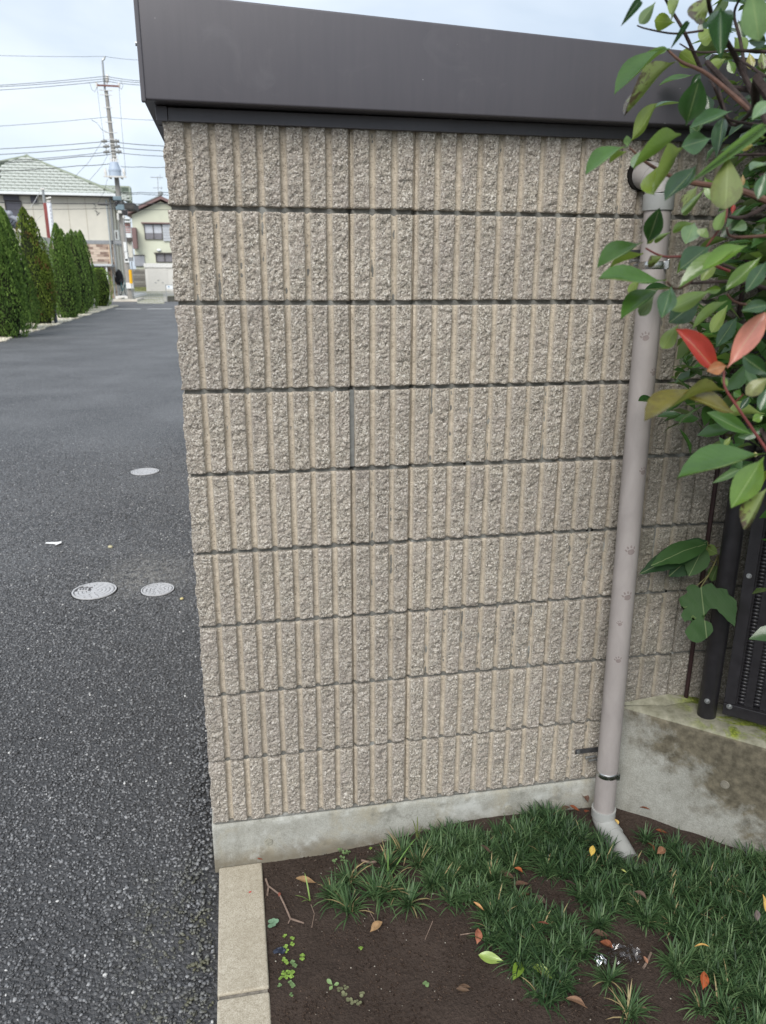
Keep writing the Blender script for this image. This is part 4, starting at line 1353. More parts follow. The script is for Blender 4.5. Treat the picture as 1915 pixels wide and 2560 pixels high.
branch([(0.6966,-0.9658,1.5420), (0.6929,-0.9703,1.5252), (0.6744,-0.9742,1.5015), (0.6740,-0.9585,1.4837)], 0.0022, 0.0015, M_redstem)
branch([(0.8266,-0.8787,1.5601), (0.7857,-0.8776,1.5382), (0.7618,-0.8730,1.5381)], 0.005, 0.003, M_bark)
branch([(0.7279,-0.9413,1.4700), (0.6708,-0.9467,1.4853), (0.6370,-0.9396,1.4867), (0.6166,-0.9327,1.4961)], 0.0026, 0.0014, M_redstem)
branch([(0.7695,-0.9892,1.4453), (0.7160,-0.9750,1.4575), (0.6573,-0.9747,1.4558)], 0.0042, 0.0022, M_bark)
branch([(0.6867,-0.9338,1.4682), (0.6660,-0.9552,1.4555), (0.6381,-0.9730,1.4495), (0.6178,-0.9879,1.4574)], 0.0024, 0.0014, M_brownstem)
branch([(0.7561,-1.0035,1.4594), (0.7191,-0.9939,1.4668), (0.6823,-0.9827,1.4795)], 0.0034, 0.0022, M_bark)
branch([(0.7686,-0.9945,1.4283), (0.7194,-0.9835,1.4327), (0.7040,-0.9771,1.4435)], 0.003, 0.0016, M_brownstem)
branch([(0.7166,-1.1036,1.2538), (0.6999,-1.0921,1.2798), (0.6698,-1.0716,1.3261), (0.6582,-1.0629,1.3463), (0.6584,-1.0575,1.3637)], 0.0028, 0.0016, M_redstem)
branch([(0.6685,-1.0704,1.3290), (0.6714,-1.0784,1.3392)], 0.0014, 0.001, M_redstem)
branch([(1.60, -0.73, 0.3), (0.7104,-1.1280,1.2404), (0.7166,-1.1036,1.2538)], 0.006, 0.003, M_bark)
branch([(0.7739,-1.0201,1.3508), (0.7686,-0.9945,1.4283), (0.7561,-1.0035,1.4594), (0.7706,-0.9600,1.5383), (0.7938,-0.9487,1.5882)], 0.008, 0.007, M_bark)
branch([(0.7104,-1.1280,1.2404), (0.7739,-1.0201,1.3508)], 0.009, 0.008, M_bark)

# the rest of the crown, deeper in and off to the right: same leaves, random spread
cnt = 0
while cnt < 185:
    x, y, z = random.uniform(1.02, 1.75), random.uniform(-0.98, -0.12), random.uniform(0.75, 2.05)
    # keep to the shrub's rounded side: the left flank stays open
    flank = 1.03 + 0.16 * abs(z - 1.62) + 0.10 * math.sin(z * 9) - 0.42 * min(0.0, y + 0.35)
    if x < flank or (z < 1.12 and x < 1.22 + 0.5 * (1.12 - z) - 0.25 * min(0, y + 0.3)):
        continue
    dx, dy, dz = x - 0.118, y + 1.837, z - 1.4656
    dep = dx * 0.1826 + dy * 0.9373 - dz * 0.2969
    if dep < 0.98:
        continue
    az, el = random.uniform(2.0, 5.2), random.uniform(-0.7, 0.6)
    L = random.uniform(0.055, 0.085)
    d = Vector((math.cos(az) * math.cos(el), math.sin(az) * math.cos(el), math.sin(el)))
    n = (Vector((random.gauss(0, .5), random.gauss(-0.2, .5), 1.0))).normalized()
    put_leaf(shrub, (x, y, z), Vector((x, y, z)) + d * L, n, L * random.uniform(0.34, 0.46), random.choice('gdddbblyglo'), random.choice('aaffvw'), cnt)
    cnt += 1
for k in range(26):
    z = random.uniform(0.8, 2.0)
    a = Vector((1.62 + random.uniform(-.1, .1), -0.6 + random.uniform(-.15, .3), z - 0.25))
    b = Vector((random.uniform(1.2, 1.5), random.uniform(-0.75, -0.15), z + random.uniform(-.1, .25)))
    branch([a, (a + b) / 2 + Vector((0, 0, random.uniform(-.03, .05))), b], 0.0036, 0.0014, M_bark)

# a second bush deeper in the corner, dark and dense
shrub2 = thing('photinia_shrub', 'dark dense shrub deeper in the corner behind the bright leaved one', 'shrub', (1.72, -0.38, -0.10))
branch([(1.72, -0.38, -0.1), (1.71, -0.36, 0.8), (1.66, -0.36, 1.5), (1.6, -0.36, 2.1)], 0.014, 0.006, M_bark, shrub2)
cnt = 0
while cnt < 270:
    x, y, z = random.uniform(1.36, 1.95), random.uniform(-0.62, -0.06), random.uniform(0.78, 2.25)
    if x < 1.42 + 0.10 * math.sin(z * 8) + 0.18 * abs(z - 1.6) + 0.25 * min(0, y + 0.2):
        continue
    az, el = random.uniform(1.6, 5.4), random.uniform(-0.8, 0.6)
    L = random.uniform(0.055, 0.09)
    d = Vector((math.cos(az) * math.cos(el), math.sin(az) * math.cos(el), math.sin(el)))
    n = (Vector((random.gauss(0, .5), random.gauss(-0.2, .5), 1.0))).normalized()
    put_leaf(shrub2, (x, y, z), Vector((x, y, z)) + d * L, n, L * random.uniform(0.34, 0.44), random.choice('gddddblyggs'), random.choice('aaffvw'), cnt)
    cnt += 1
for k in range(24):
    z = random.uniform(0.8, 2.1)
    a = Vector((1.68, -0.36, z - 0.3)); b = Vector((random.uniform(1.42, 1.9), random.uniform(-0.55, -0.1), z + random.uniform(-.1, .2)))
    branch([a, (a + b) / 2 + Vector((0, 0, 0.03)), b], 0.005, 0.0015, M_bark, shrub2)

# leaves beyond the countable ones: bush over the fence, unseen leaves added at right to shade the wall
g = np.random.default_rng(77)
V, F = [], []
nn = 0
while nn < 3000:
    p = np.array([g.uniform(1.0, 2.6), g.uniform(-1.25, -0.08), g.uniform(0.85, 2.5)]) if nn % 3 else np.array([g.uniform(1.05, 1.6), g.uniform(-0.45, -0.07), g.uniform(0.98, 2.1)])
    fl = 1.255 + 0.66 * (min(p[1], -0.1) + 0.1) + 0.05 * math.sin(p[2] * 9) + (0.22 if p[2] < 1.12 else 0)
    if p[1] < -0.62:                       # nearer the camera the bush stays outside the view
        fl = 1.42 + 0.69 * (p[1] + 0.1)
    if p[0] < fl:
        continue
    az, el = g.uniform(1.2, 5.6), g.uniform(-0.8, 0.6)
    L = g.uniform(0.055, 0.09); w = L * g.uniform(0.30, 0.44)
    y = np.array([math.cos(az) * math.cos(el), math.sin(az) * math.cos(el), math.sin(el)])
    z = np.array([g.normal(0, .5), g.normal(-.2, .5), 1.0]); z -= y * (z @ y); z /= np.linalg.norm(z)
    x = np.cross(y, z)
    n0 = len(V)
    up_ = z * w * 0.12
    V += [p, p + y * L * .3 + x * w * .42 + up_, p + y * L * .68 + x * w * .42 + up_, p + y * L - z * L * .08, p + y * L * .68 - x * w * .42 + up_, p + y * L * .3 - x * w * .42 + up_, p + y * L * .35, p + y * L * .68]
    F += [(n0, n0 + 1, n0 + 2, n0 + 6), (n0 + 6, n0 + 2, n0 + 3, n0 + 7), (n0, n0 + 6, n0 + 4, n0 + 5), (n0 + 6, n0 + 7, n0 + 3, n0 + 4)]
    nn += 1
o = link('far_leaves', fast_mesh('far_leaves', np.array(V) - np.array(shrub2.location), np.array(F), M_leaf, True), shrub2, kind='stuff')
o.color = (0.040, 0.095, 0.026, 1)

# greenery behind the fence, seen through its gaps
def leaf_cloud(name, label, cat, c, r, n, size, cols, kind_obj='thing'):
    root = thing(name, label, cat, (c[0], c[1], GZ))
    V, F, A = [], [], []
    g = np.random.default_rng(int(abs(c[0]) * 100) + n)
    for i in range(n):
        d = g.normal(size=3); d /= np.linalg.norm(d)
        p = np.array(c) + d * np.array(r) * (g.uniform(0.35, 1.0) ** 0.6) * (1 + 0.18 * math.sin(5 * d[0] + 3 * d[2]))
        y = g.normal(size=3) + d * 0.8; y /= np.linalg.norm(y)
        z = np.cross(y, g.normal(size=3)); z /= np.linalg.norm(z)
        x = np.cross(y, z)
        L = size * g.uniform(0.7, 1.3)
        n0 = len(V)
        V += [p, p + y * L * 0.45 + x * L * 0.22 + z * L * .05, p + y * L - z * L * .06, p + y * L * 0.45 - x * L * 0.22 + z * L * .05]
        F += [(n0, n0 + 1, n0 + 2, n0 + 3)]
        A += [g.uniform(0, 1)] * 4
    t = NT(name + '_leaf', 0.5, 0.4)
    cc = t.ramp(t.attr('shade'), [(0.0, cols[0]), (0.6, cols[1]), (1.0, cols[2])])
    t.color(cc)
    me = fast_mesh('foliage', np.array(V) - np.array([c[0], c[1], GZ]), np.array(F), t.m, False, {'shade': A})
    link('foliage', me, root)
    m_ = MB()
    m_.tube([(c[0], c[1], GZ - 0.1), (c[0], c[1], c[2])], [0.03, 0.012], 8)
    for k in range(7):
        a = g.uniform(0, 6.28)
        m_.tube([(c[0], c[1], GZ + 0.2 * (c[2] - GZ) * (1 + k / 4)), (c[0] + 0.6 * r[0] * math.cos(a), c[1] + 0.6 * r[1] * math.sin(a), c[2] + 0.5 * r[2])], [0.012, 0.004], 6)
    m_.build('stem', M_bark, root)
    return root
leaf_cloud('back_shrub', 'yellow green bush glimpsed through the gap between fence post and panel', 'shrub', (2.05, -0.12, 0.75), (0.42, 0.30, 0.75), 1500, 0.07,
           ((0.05, 0.09, 0.015), (0.13, 0.20, 0.035), (0.26, 0.31, 0.07)))

# lobed young tree growing out between wall and post
def lobed_leaf(parent, base, tip, nrm, W, outline, bend, col, seed):
    """outline: (u, v) points from base round the right side to the tip and back, v along 0..1, u across"""
    b, t_, n = Vector(base), Vector(tip), Vector(nrm)
    y = t_ - b
    L = y.length
    y.normalize()
    z = (n - y * n.dot(y)).normalized()
    x = y.cross(z)
    bm = bmesh.new()
    ol = []
    for i in range(len(outline)):
        a, c = Vector(outline[i]), Vector(outline[(i + 1) % len(outline)])
        k = max(1, int((c - a).length / 0.07))
        for q in range(k):
            p = a.lerp(c, q / k)
            if q % 2:
                dd = (c - a).normalized()
                p = p + Vector((dd.y, -dd.x)) * 0.012
            ol.append(p)
    vs_ = [bm.verts.new((p.x, p.y, 0)) for p in ol]
    f = bm.faces.new(vs_)
    bmesh.ops.triangulate(bm, faces=[f], quad_method='BEAUTY', ngon_method='BEAUTY')
    bmesh.ops.subdivide_edges(bm, edges=[e for e in bm.edges if e.calc_length() > 0.16], cuts=1, use_grid_fill=False)
    bmesh.ops.triangulate(bm, faces=bm.faces)
    uvl = bm.loops.layers.uv.new('UVMap')
    for f in bm.faces:
        f.smooth = True
        for lp in f.loops:
            lp[uvl].uv = (0.5 + lp.vert.co.x * 1.9, lp.vert.co.y)
    for v in bm.verts:
        u_, w_ = v.co.x, v.co.y
        zz = -bend * w_ * w_ - 0.25 * bend * u_ * u_ + 0.18 * abs(u_) * (0.6 if abs(u_) < .25 else 0.3) + 0.02 * math.sin(14 * u_ + 9 * w_ + seed)
        p = b + x * (u_ * W) + y * (w_ * L) + z * (zz * L)
        v.co = p - org(parent)
    me = bpy.data.meshes.new('leaf')
    bm.normal_update()
    if sum((f.normal.dot(z) * f.calc_area() for f in bm.faces)) < 0:
        bmesh.ops.reverse_faces(bm, faces=bm.faces)
    bm.to_mesh(me)
    bm.free()
    me.materials.append(M_mulb)
    o = bpy.data.objects.new('leaf', me)
    COL.objects.link(o)
    o.parent = parent
    o.color = (*col, 1)
    return o
M_mulb = M_leaf.copy()
M_mulb.name = 'matte_lobed_leaf'
for nd in M_mulb.node_tree.nodes:
    if nd.type == 'BSDF_PRINCIPLED':
        nd.inputs['Coat Weight'].default_value = 0.0
        nd.inputs['Specular IOR Level'].default_value = 0.3
        for lk in list(nd.inputs['Roughness'].links):
            M_mulb.node_tree.links.remove(lk)
        nd.inputs['Roughness'].default_value = 0.6
fig = thing('mulberry_sapling', 'young lobed leaf sapling growing between the block wall and fence post', 'plant', (1.44, -0.03, 0.25))
VW = Vector((-0.50, -0.72, 0.48))
PLAIN = [(0.02, 0), (0.20, 0.10), (0.36, 0.32), (0.36, 0.55), (0.22, 0.80), (0, 1), (-0.22, 0.80), (-0.36, 0.55), (-0.36, 0.32), (-0.20, 0.10)]
LOBED = [(0.03, 0.02), (0.16, -0.06), (0.30, 0.00), (0.20, 0.05), (0.34, 0.13), (0.47, 0.20), (0.44, 0.33), (0.30, 0.34), (0.40, 0.40), (0.46, 0.50), (0.40, 0.62), (0.22, 0.50), (0.15, 0.56),
         (0.30, 0.66), (0.42, 0.80), (0.36, 0.92), (0.20, 1.0), (0.02, 0.93), (-0.14, 0.80), (-0.12, 0.66), (0.02, 0.60), (0.0, 0.48), (-0.14, 0.40), (-0.26, 0.42), (-0.40, 0.58), (-0.56, 0.74), (-0.62, 0.52), (-0.66, 0.30),
         (-0.52, 0.18), (-0.50, 0.08), (-0.30, 0.04), (-0.22, -0.06), (-0.06, -0.02)]
g_ = (0.038, 0.092, 0.026)
d_ = (0.022, 0.060, 0.024)
lobed_leaf(fig, (1.3443,-0.0940,0.6505), (1.3303,-0.1739,0.5246), VW, 0.128, LOBED, 0.10, g_, 1)
lobed_leaf(fig, (1.3646,-0.0717,0.6326), (1.3142,-0.1218,0.5108), VW, 0.03, PLAIN, 0.10, (0.07, 0.10, 0.05), 2)
UPN = Vector((0.35, -0.35, 0.87))
lobed_leaf(fig, (1.3697,-0.0611,0.7702), (1.1717,-0.0841,0.7104), (0.25, -0.62, 0.74), 0.085, PLAIN, 0.16, d_, 3)
lobed_leaf(fig, (1.3543,-0.0792,0.7708), (1.1868,-0.1071,0.7482), (0.2, -0.45, 0.87), 0.085, PLAIN, 0.18, g_, 4)
lobed_leaf(fig, (1.3590,-0.0543,0.7514), (1.2529,-0.0861,0.6867), (0.2, -0.7, 0.68), 0.10, PLAIN, 0.10, d_, 5)
lobed_leaf(fig, (1.3519,-0.0721,0.7582), (1.2973,-0.1037,0.6922), VW, 0.085, PLAIN, 0.12, g_, 6)
lobed_leaf(fig, (1.4157,-0.0523,0.6914), (1.3974,-0.0616,0.6507), VW, 0.05, PLAIN, 0.10, (0.07, 0.13, 0.03), 7)
lobed_leaf(fig, (1.3712,-0.0470,0.7481), (1.3932,-0.0758,0.7381), VW, 0.045, PLAIN, 0.10, (0.10, 0.16, 0.03), 8)
m = MB()
m.tube([(1.445, -0.03, 0.25), (1.4317,-0.0704,0.5769), (1.4188,-0.0440,0.7196)], [0.004, 0.003, 0.0025], 8)
m.tube([(1.4188,-0.0440,0.7196), (1.3977,-0.0649,0.7079), (1.3706,-0.0809,0.6744), (1.3443,-0.0940,0.6505)], [0.0022, 0.002, 0.0017, 0.0014], 8)
m.tube([(1.4021,-0.0567,0.7028), (1.3821,-0.0599,0.7141), (1.3694,-0.0602,0.7392), (1.3695,-0.0620,0.7672)], [0.0016] * 4, 6)
m.tube([(1.4216,-0.0381,0.7399), (1.3933,-0.0525,0.7445), (1.3662,-0.0625,0.7635)], [0.0014] * 3, 6)
m.tube([(1.3708,-0.0800,0.6775), (1.3541,-0.0816,0.6620), (1.3358,-0.0830,0.6465)], [0.0012] * 3, 6)
m.build('stem', simple('green_brown_stem', (0.16, 0.15, 0.06), 0.6, 0.3, vary=0.25, scale=60), fig, 0, True)

# ------------------------------------------------------------------ dwarf mondo grass
def mat_grass():
    t = NT('mondo_grass_blade', 0.52, 0.32)
    s_ = t.attr('shade')
    c = t.ramp(s_, [(0.0, (0.015, 0.036, 0.014)), (0.45, (0.046, 0.096, 0.034)), (0.85, (0.115, 0.180, 0.075)), (0.955, (0.10, 0.17, 0.065)), (0.975, (0.30, 0.24, 0.12)), (1.0, (0.40, 0.31, 0.16))])
    t.color(c)
    tr = t.n.new('ShaderNodeBsdfTranslucent')
    t.l.new(c, tr.inputs['Color'])
    ms = t.n.new('ShaderNodeMixShader')
    ms.inputs[0].default_value = 0.12
    t.l.new(t.b.outputs[0], ms.inputs[1]); t.l.new(tr.outputs[0], ms.inputs[2])
    t.l.new(ms.outputs[0], t.n['Material Output'].inputs['Surface'])
    return t.m
M_grass = mat_grass()

def blades(C, length, lean, width, shade, rg):
    """C (n,3) roots; returns verts, quads, shade for arching blades"""
    n = len(C)
    az = rg.uniform(0, 2 * np.pi, n)
    dirx, diry = np.cos(az), np.sin(az)
    S = 5
    rows = []
    for k in range(S):
        t = k / (S - 1)
        ang = lean * (0.30 + 1.0 * t)                     # angle from vertical grows along the blade
        if k == 0:
            P = C.copy()
        else:
            ds = length / (S - 1)
            P = P + np.stack([dirx * np.sin(ang) * ds, diry * np.sin(ang) * ds, np.cos(ang) * ds], -1)
        w = width * (1.0 if k < S - 2 else (0.75 if k == S - 2 else 0.06)) * (0.75 if k == 0 else 1)
        side = np.stack([-diry, dirx, np.zeros(n)], -1) * w[:, None] * 0.5
        up = np.stack([np.zeros(n), np.zeros(n), np.full(n, 0.18)], -1) * w[:, None]
        rows.append(P - side + up)
        rows.append(P + side + up)
    V = np.stack(rows, 1).reshape(-1, 3)
    b = (np.arange(n) * 2 * S)[:, None]
    q = np.concatenate([b + np.array([[2 * k, 2 * k + 1, 2 * k + 3, 2 * k + 2]]) for k in range(S - 1)], 1).reshape(-1, 4)
    return V, q, np.repeat(shade, 2 * S)

def in_poly(x, y, poly):
    x, y = np.asarray(x), np.asarray(y)
    c = np.zeros(len(x), bool)
    j = len(poly) - 1
    for i in range(len(poly)):
        xi, yi = poly[i][:2]
        xj, yj = poly[j][:2]
        k = ((yi > y) != (yj > y)) & (x < (xj - xi) * (y - yi) / (yj - yi + 1e-12) + xi)
        c ^= k
        j = i
    return c
MAT_ = [(0.5767,-0.0517,-0.1000), (0.6613,0.0062,-0.0950), (0.8178,-0.0637,-0.0950), (0.9647,-0.0023,-0.0950), (1.0665,-0.1064,-0.0900), (1.1881,-0.0987,-0.0900), (1.2751,-0.1946,-0.0900), (1.4048,-0.2661,-0.0900), (1.5354,-0.3271,-0.0900), (2.6, -0.6), (2.6, -2.4), (1.0573,-0.9123,-0.1200),
        (1.1544,-0.6479,-0.1250), (1.0701,-0.6319,-0.1250), (1.0292,-0.6406,-0.1200), (1.0554,-0.5448,-0.1200), (1.0771,-0.4515,-0.1200), (0.9733,-0.4320,-0.1200), (0.9432,-0.3892,-0.1200), (0.9386,-0.3576,-0.1200), (0.8735,-0.3138,-0.1200), (0.7588,-0.2922,-0.1200), (0.6946,-0.3498,-0.1200), (0.5798,-0.3207,-0.1200), (0.5367,-0.1929,-0.1200)]
ISL = [(0.6189,-0.3961,-0.1250), (0.6681,-0.3170,-0.1250), (0.7582,-0.2759,-0.1200), (0.8434,-0.3551,-0.1200), (0.9315,-0.3870,-0.1200), (0.9733,-0.4320,-0.1200), (0.9235,-0.5086,-0.1250), (0.8513,-0.5615,-0.1300), (0.8192,-0.5555,-0.1300), (0.8153,-0.6268,-0.1300), (0.7257,-0.6156,-0.1300), (0.6856,-0.5302,-0.1300), (0.6998,-0.4751,-0.1300)]
BR = [(1.0566,-0.6550,-0.1300), (1.1434,-0.6655,-0.1300), (1.2440,-0.6904,-0.1300), (1.2019,-0.7776,-0.1300), (1.0142,-0.7421,-0.1300)]
GAP = [(0.7591,-0.2140,-0.1000), (0.8509,-0.2014,-0.1000), (0.9239,-0.3015,-0.1100), (0.9512,-0.3703,-0.1100), (0.8565,-0.3678,-0.1100), (0.7722,-0.2892,-0.1100)]
GAP2 = [(1.2495,-0.1779,-0.1000), (1.2855,-0.2038,-0.1000), (1.1963,-0.2338,-0.1000), (1.1450,-0.2242,-0.1000), (1.1695,-0.1916,-0.1000)]
GAP3 = [(1.0806,-0.0133,-0.1000), (1.1922,-0.0342,-0.1000), (1.1535,-0.1104,-0.1000), (1.0750,-0.1058,-0.1000), (1.0473,-0.0702,-0.1000)]
N = 6200
cx, cy = rng.uniform(0.5, 2.6, N), rng.uniform(-2.4, -0.015, N)
keep = in_poly(cx, cy, MAT_) | in_poly(cx, cy, ISL) | in_poly(cx, cy, BR)
for gp in (GAP, GAP2, GAP3):
    keep &= ~in_poly(cx, cy, gp)
lw_side = (cx - 1.193) * (-0.678) + (cy + 0.006) * (-0.735)       # in front of the low wall only
keep &= lw_side > 0.025
keep &= cy < -0.03
keep &= ~((np.abs(cx - 1.152) < 0.062) & (cy > -0.285))
def eroded(poly, e):
    k_ = np.ones(len(cx), bool)
    for ex, ey in ((e, 0), (-e, 0), (0, e), (0, -e)):
        k_ &= in_poly(cx + ex, cy + ey, poly)
    return k_
keep &= eroded(MAT_, 0.022) | eroded(ISL, 0.015) | eroded(BR, 0.012)
keep &= np.sin(cx * 23 + 2 * np.sin(cy * 17)) * np.sin(cy * 19 + 1.3) > -0.86
cx, cy = cx[keep], cy[keep]
n = len(cx)
per = rng.integers(34, 50, n)
own = np.repeat(np.arange(n), per)
k = len(own)
roots = np.stack([cx[own] + rng.normal(0, 0.006, k), cy[own] + rng.normal(0, 0.006, k), np.zeros(k)], -1)
roots[:, 2] = soil_z(roots[:, 0], roots[:, 1]) - 0.003
tl = rng.uniform(0.85, 1.15, n)[own]
length = tl * rng.uniform(0.040, 0.074, k)
lean = rng.uniform(0.38, 1.7, k)
base = np.clip(0.42 + 0.14 * np.sin(cx * 7.3) * np.sin(cy * 8.1), 0, 1)[own]
shade = np.clip(base + rng.normal(0, 0.24, k), 0, 0.93)
shade = np.where(rng.uniform(0, 1, k) < 0.010, rng.uniform(0.97, 1, k), shade)
V, F, sh = blades(roots, length, lean, rng.uniform(0.0026, 0.0039, k), shade, rng)
link('mondo_grass', fast_mesh('mondo_grass', V, F, M_grass, True, {'shade': sh}), kind='stuff')

# single tufts standing apart on the bare soil
def tuft_mesh(seed, cnt=75):
    rg = np.random.default_rng(seed)
    roots = np.stack([rg.normal(0, 0.007, cnt), rg.normal(0, 0.007, cnt), np.full(cnt, -0.003)], -1)
    sh_ = np.clip(rg.normal(0.5, 0.2, cnt), 0, 0.93)
    sh_ = np.where(rg.uniform(0, 1, cnt) < 0.05, rg.uniform(0.97, 1, cnt), sh_)
    V_, F_, s_ = blades(roots, rg.uniform(0.05, 0.092, cnt), rg.uniform(0.35, 1.6, cnt), rg.uniform(0.0028, 0.0042, cnt), sh_, rg)
    return fast_mesh('mondo_grass_tuft', V_, F_, M_grass, True, {'shade': s_})
TM = [tuft_mesh(s) for s in (31, 32, 33)]
TUFTS = [((0.3124,-0.1732,-0.1200), 1.0, 'leftmost small dark grass tuft, touching the curled dry leaf'), ((0.3621,-0.1332,-0.1200), 1.0, 'dark grass tuft just behind the leftmost tuft on bare soil'),
         ((0.3479,-0.2272,-0.1200), 1.05, 'dark grass tuft in front of the leftmost tufts, over bare soil'), ((0.4265,-0.2067,-0.1200), 1.2, 'fullest dark grass tuft in the middle of the loose tufts'),
         ((0.4722,-0.2093,-0.1200), 0.95, 'dark grass tuft squeezed right of the fullest loose tuft'), ((0.4711,-0.1217,-0.1200), 1.05, 'dark grass tuft with a tall blade standing behind the loose tufts'),
         ((0.4999,-0.2615,-0.1200), 1.0, 'dark grass tuft nearest the grass mat, tips hanging over bare soil'), ((0.5223,-0.0741,-0.1000), 0.95, 'dark grass tuft near the footing, left of the grass mat'),
         ((0.5549,-0.1357,-0.1100), 0.95, 'dark grass tuft between the footing tuft and the grass mat'), ((0.9088,-0.5716,-0.1300), 0.8, 'small spreading grass tuft right of the clear plastic wrap'),
         ((0.9176,-0.6569,-0.1300), 0.9, 'grass tuft cut off by the bottom edge of the photo')]
for i, (p, s_, lb) in enumerate(TUFTS):
    o = link('grass_tuft', TM[i % 3], None, (p[0], p[1], float(soil_z(p[0], p[1]))), (0, 0, i * 1.7), (s_, s_, s_))
    tag(o, lb, 'grass tuft', 'dark grass tufts standing apart on the soil')
# ================================================================== SMALL THINGS ON THE GROUND
def sz(p, up=0.004):
    return (p[0], p[1], float(soil_z(p[0], p[1])) + up)

def mat_dry():
    t = NT('dry_leaf', 0.7, 0.3)
    oi = t.n.new('ShaderNodeObjectInfo')
    uv = t.sep(t.tc.outputs['UV'])
    c = t.mix(1.0, oi.outputs['Color'], t.ramp(t.noise(t.co(off=True), 4, 5, 0.65), [(0.3, (0.6, 0.56, 0.52)), (0.7, (1.2, 1.18, 1.1))]), 'MULTIPLY')
    a = t.math('ABSOLUTE', t.math('SUBTRACT', uv[0], 0.5))
    c = t.mix(t.ramp(a, [(0.015, 0.4), (0.04, 0.0)]), c, (0.30, 0.22, 0.12))
    t.color(c)
    return t.m
M_dry = mat_dry()
DRYM = []
for s_, (bd, fo, tw) in enumerate(((-0.35, 0.5, 0.3), (0.30, 0.7, 0.6), (-0.15, 0.35, -0.5), (0.5, 0.3, 0.2))):
    me = leaf_mesh('fallen_leaf', bd, fo, tw, 0.5, seed=40 + s_)
    me.materials.clear()
    me.materials.append(M_dry)
    DRYM.append(me)
def fallen(p, L, w, az, col, label, up=0.006, tilt=0.1, roll=0.0, k=0):
    o = link('fallen_leaf', DRYM[k % 4], None, (p[0], p[1], float(soil_z(p[0], p[1])) + up + 0.006), (tilt, roll, az), (w, L, L * 0.6))
    o.color = (*col, 1)
    return tag(o, label, 'leaf', 'fallen leaves')
TAN, RUST, DKB, YEL, RED = (0.34, 0.22, 0.12), (0.20, 0.065, 0.030), (0.115, 0.066, 0.050), (0.50, 0.36, 0.08), (0.26, 0.07, 0.035)
G1 = 0.045
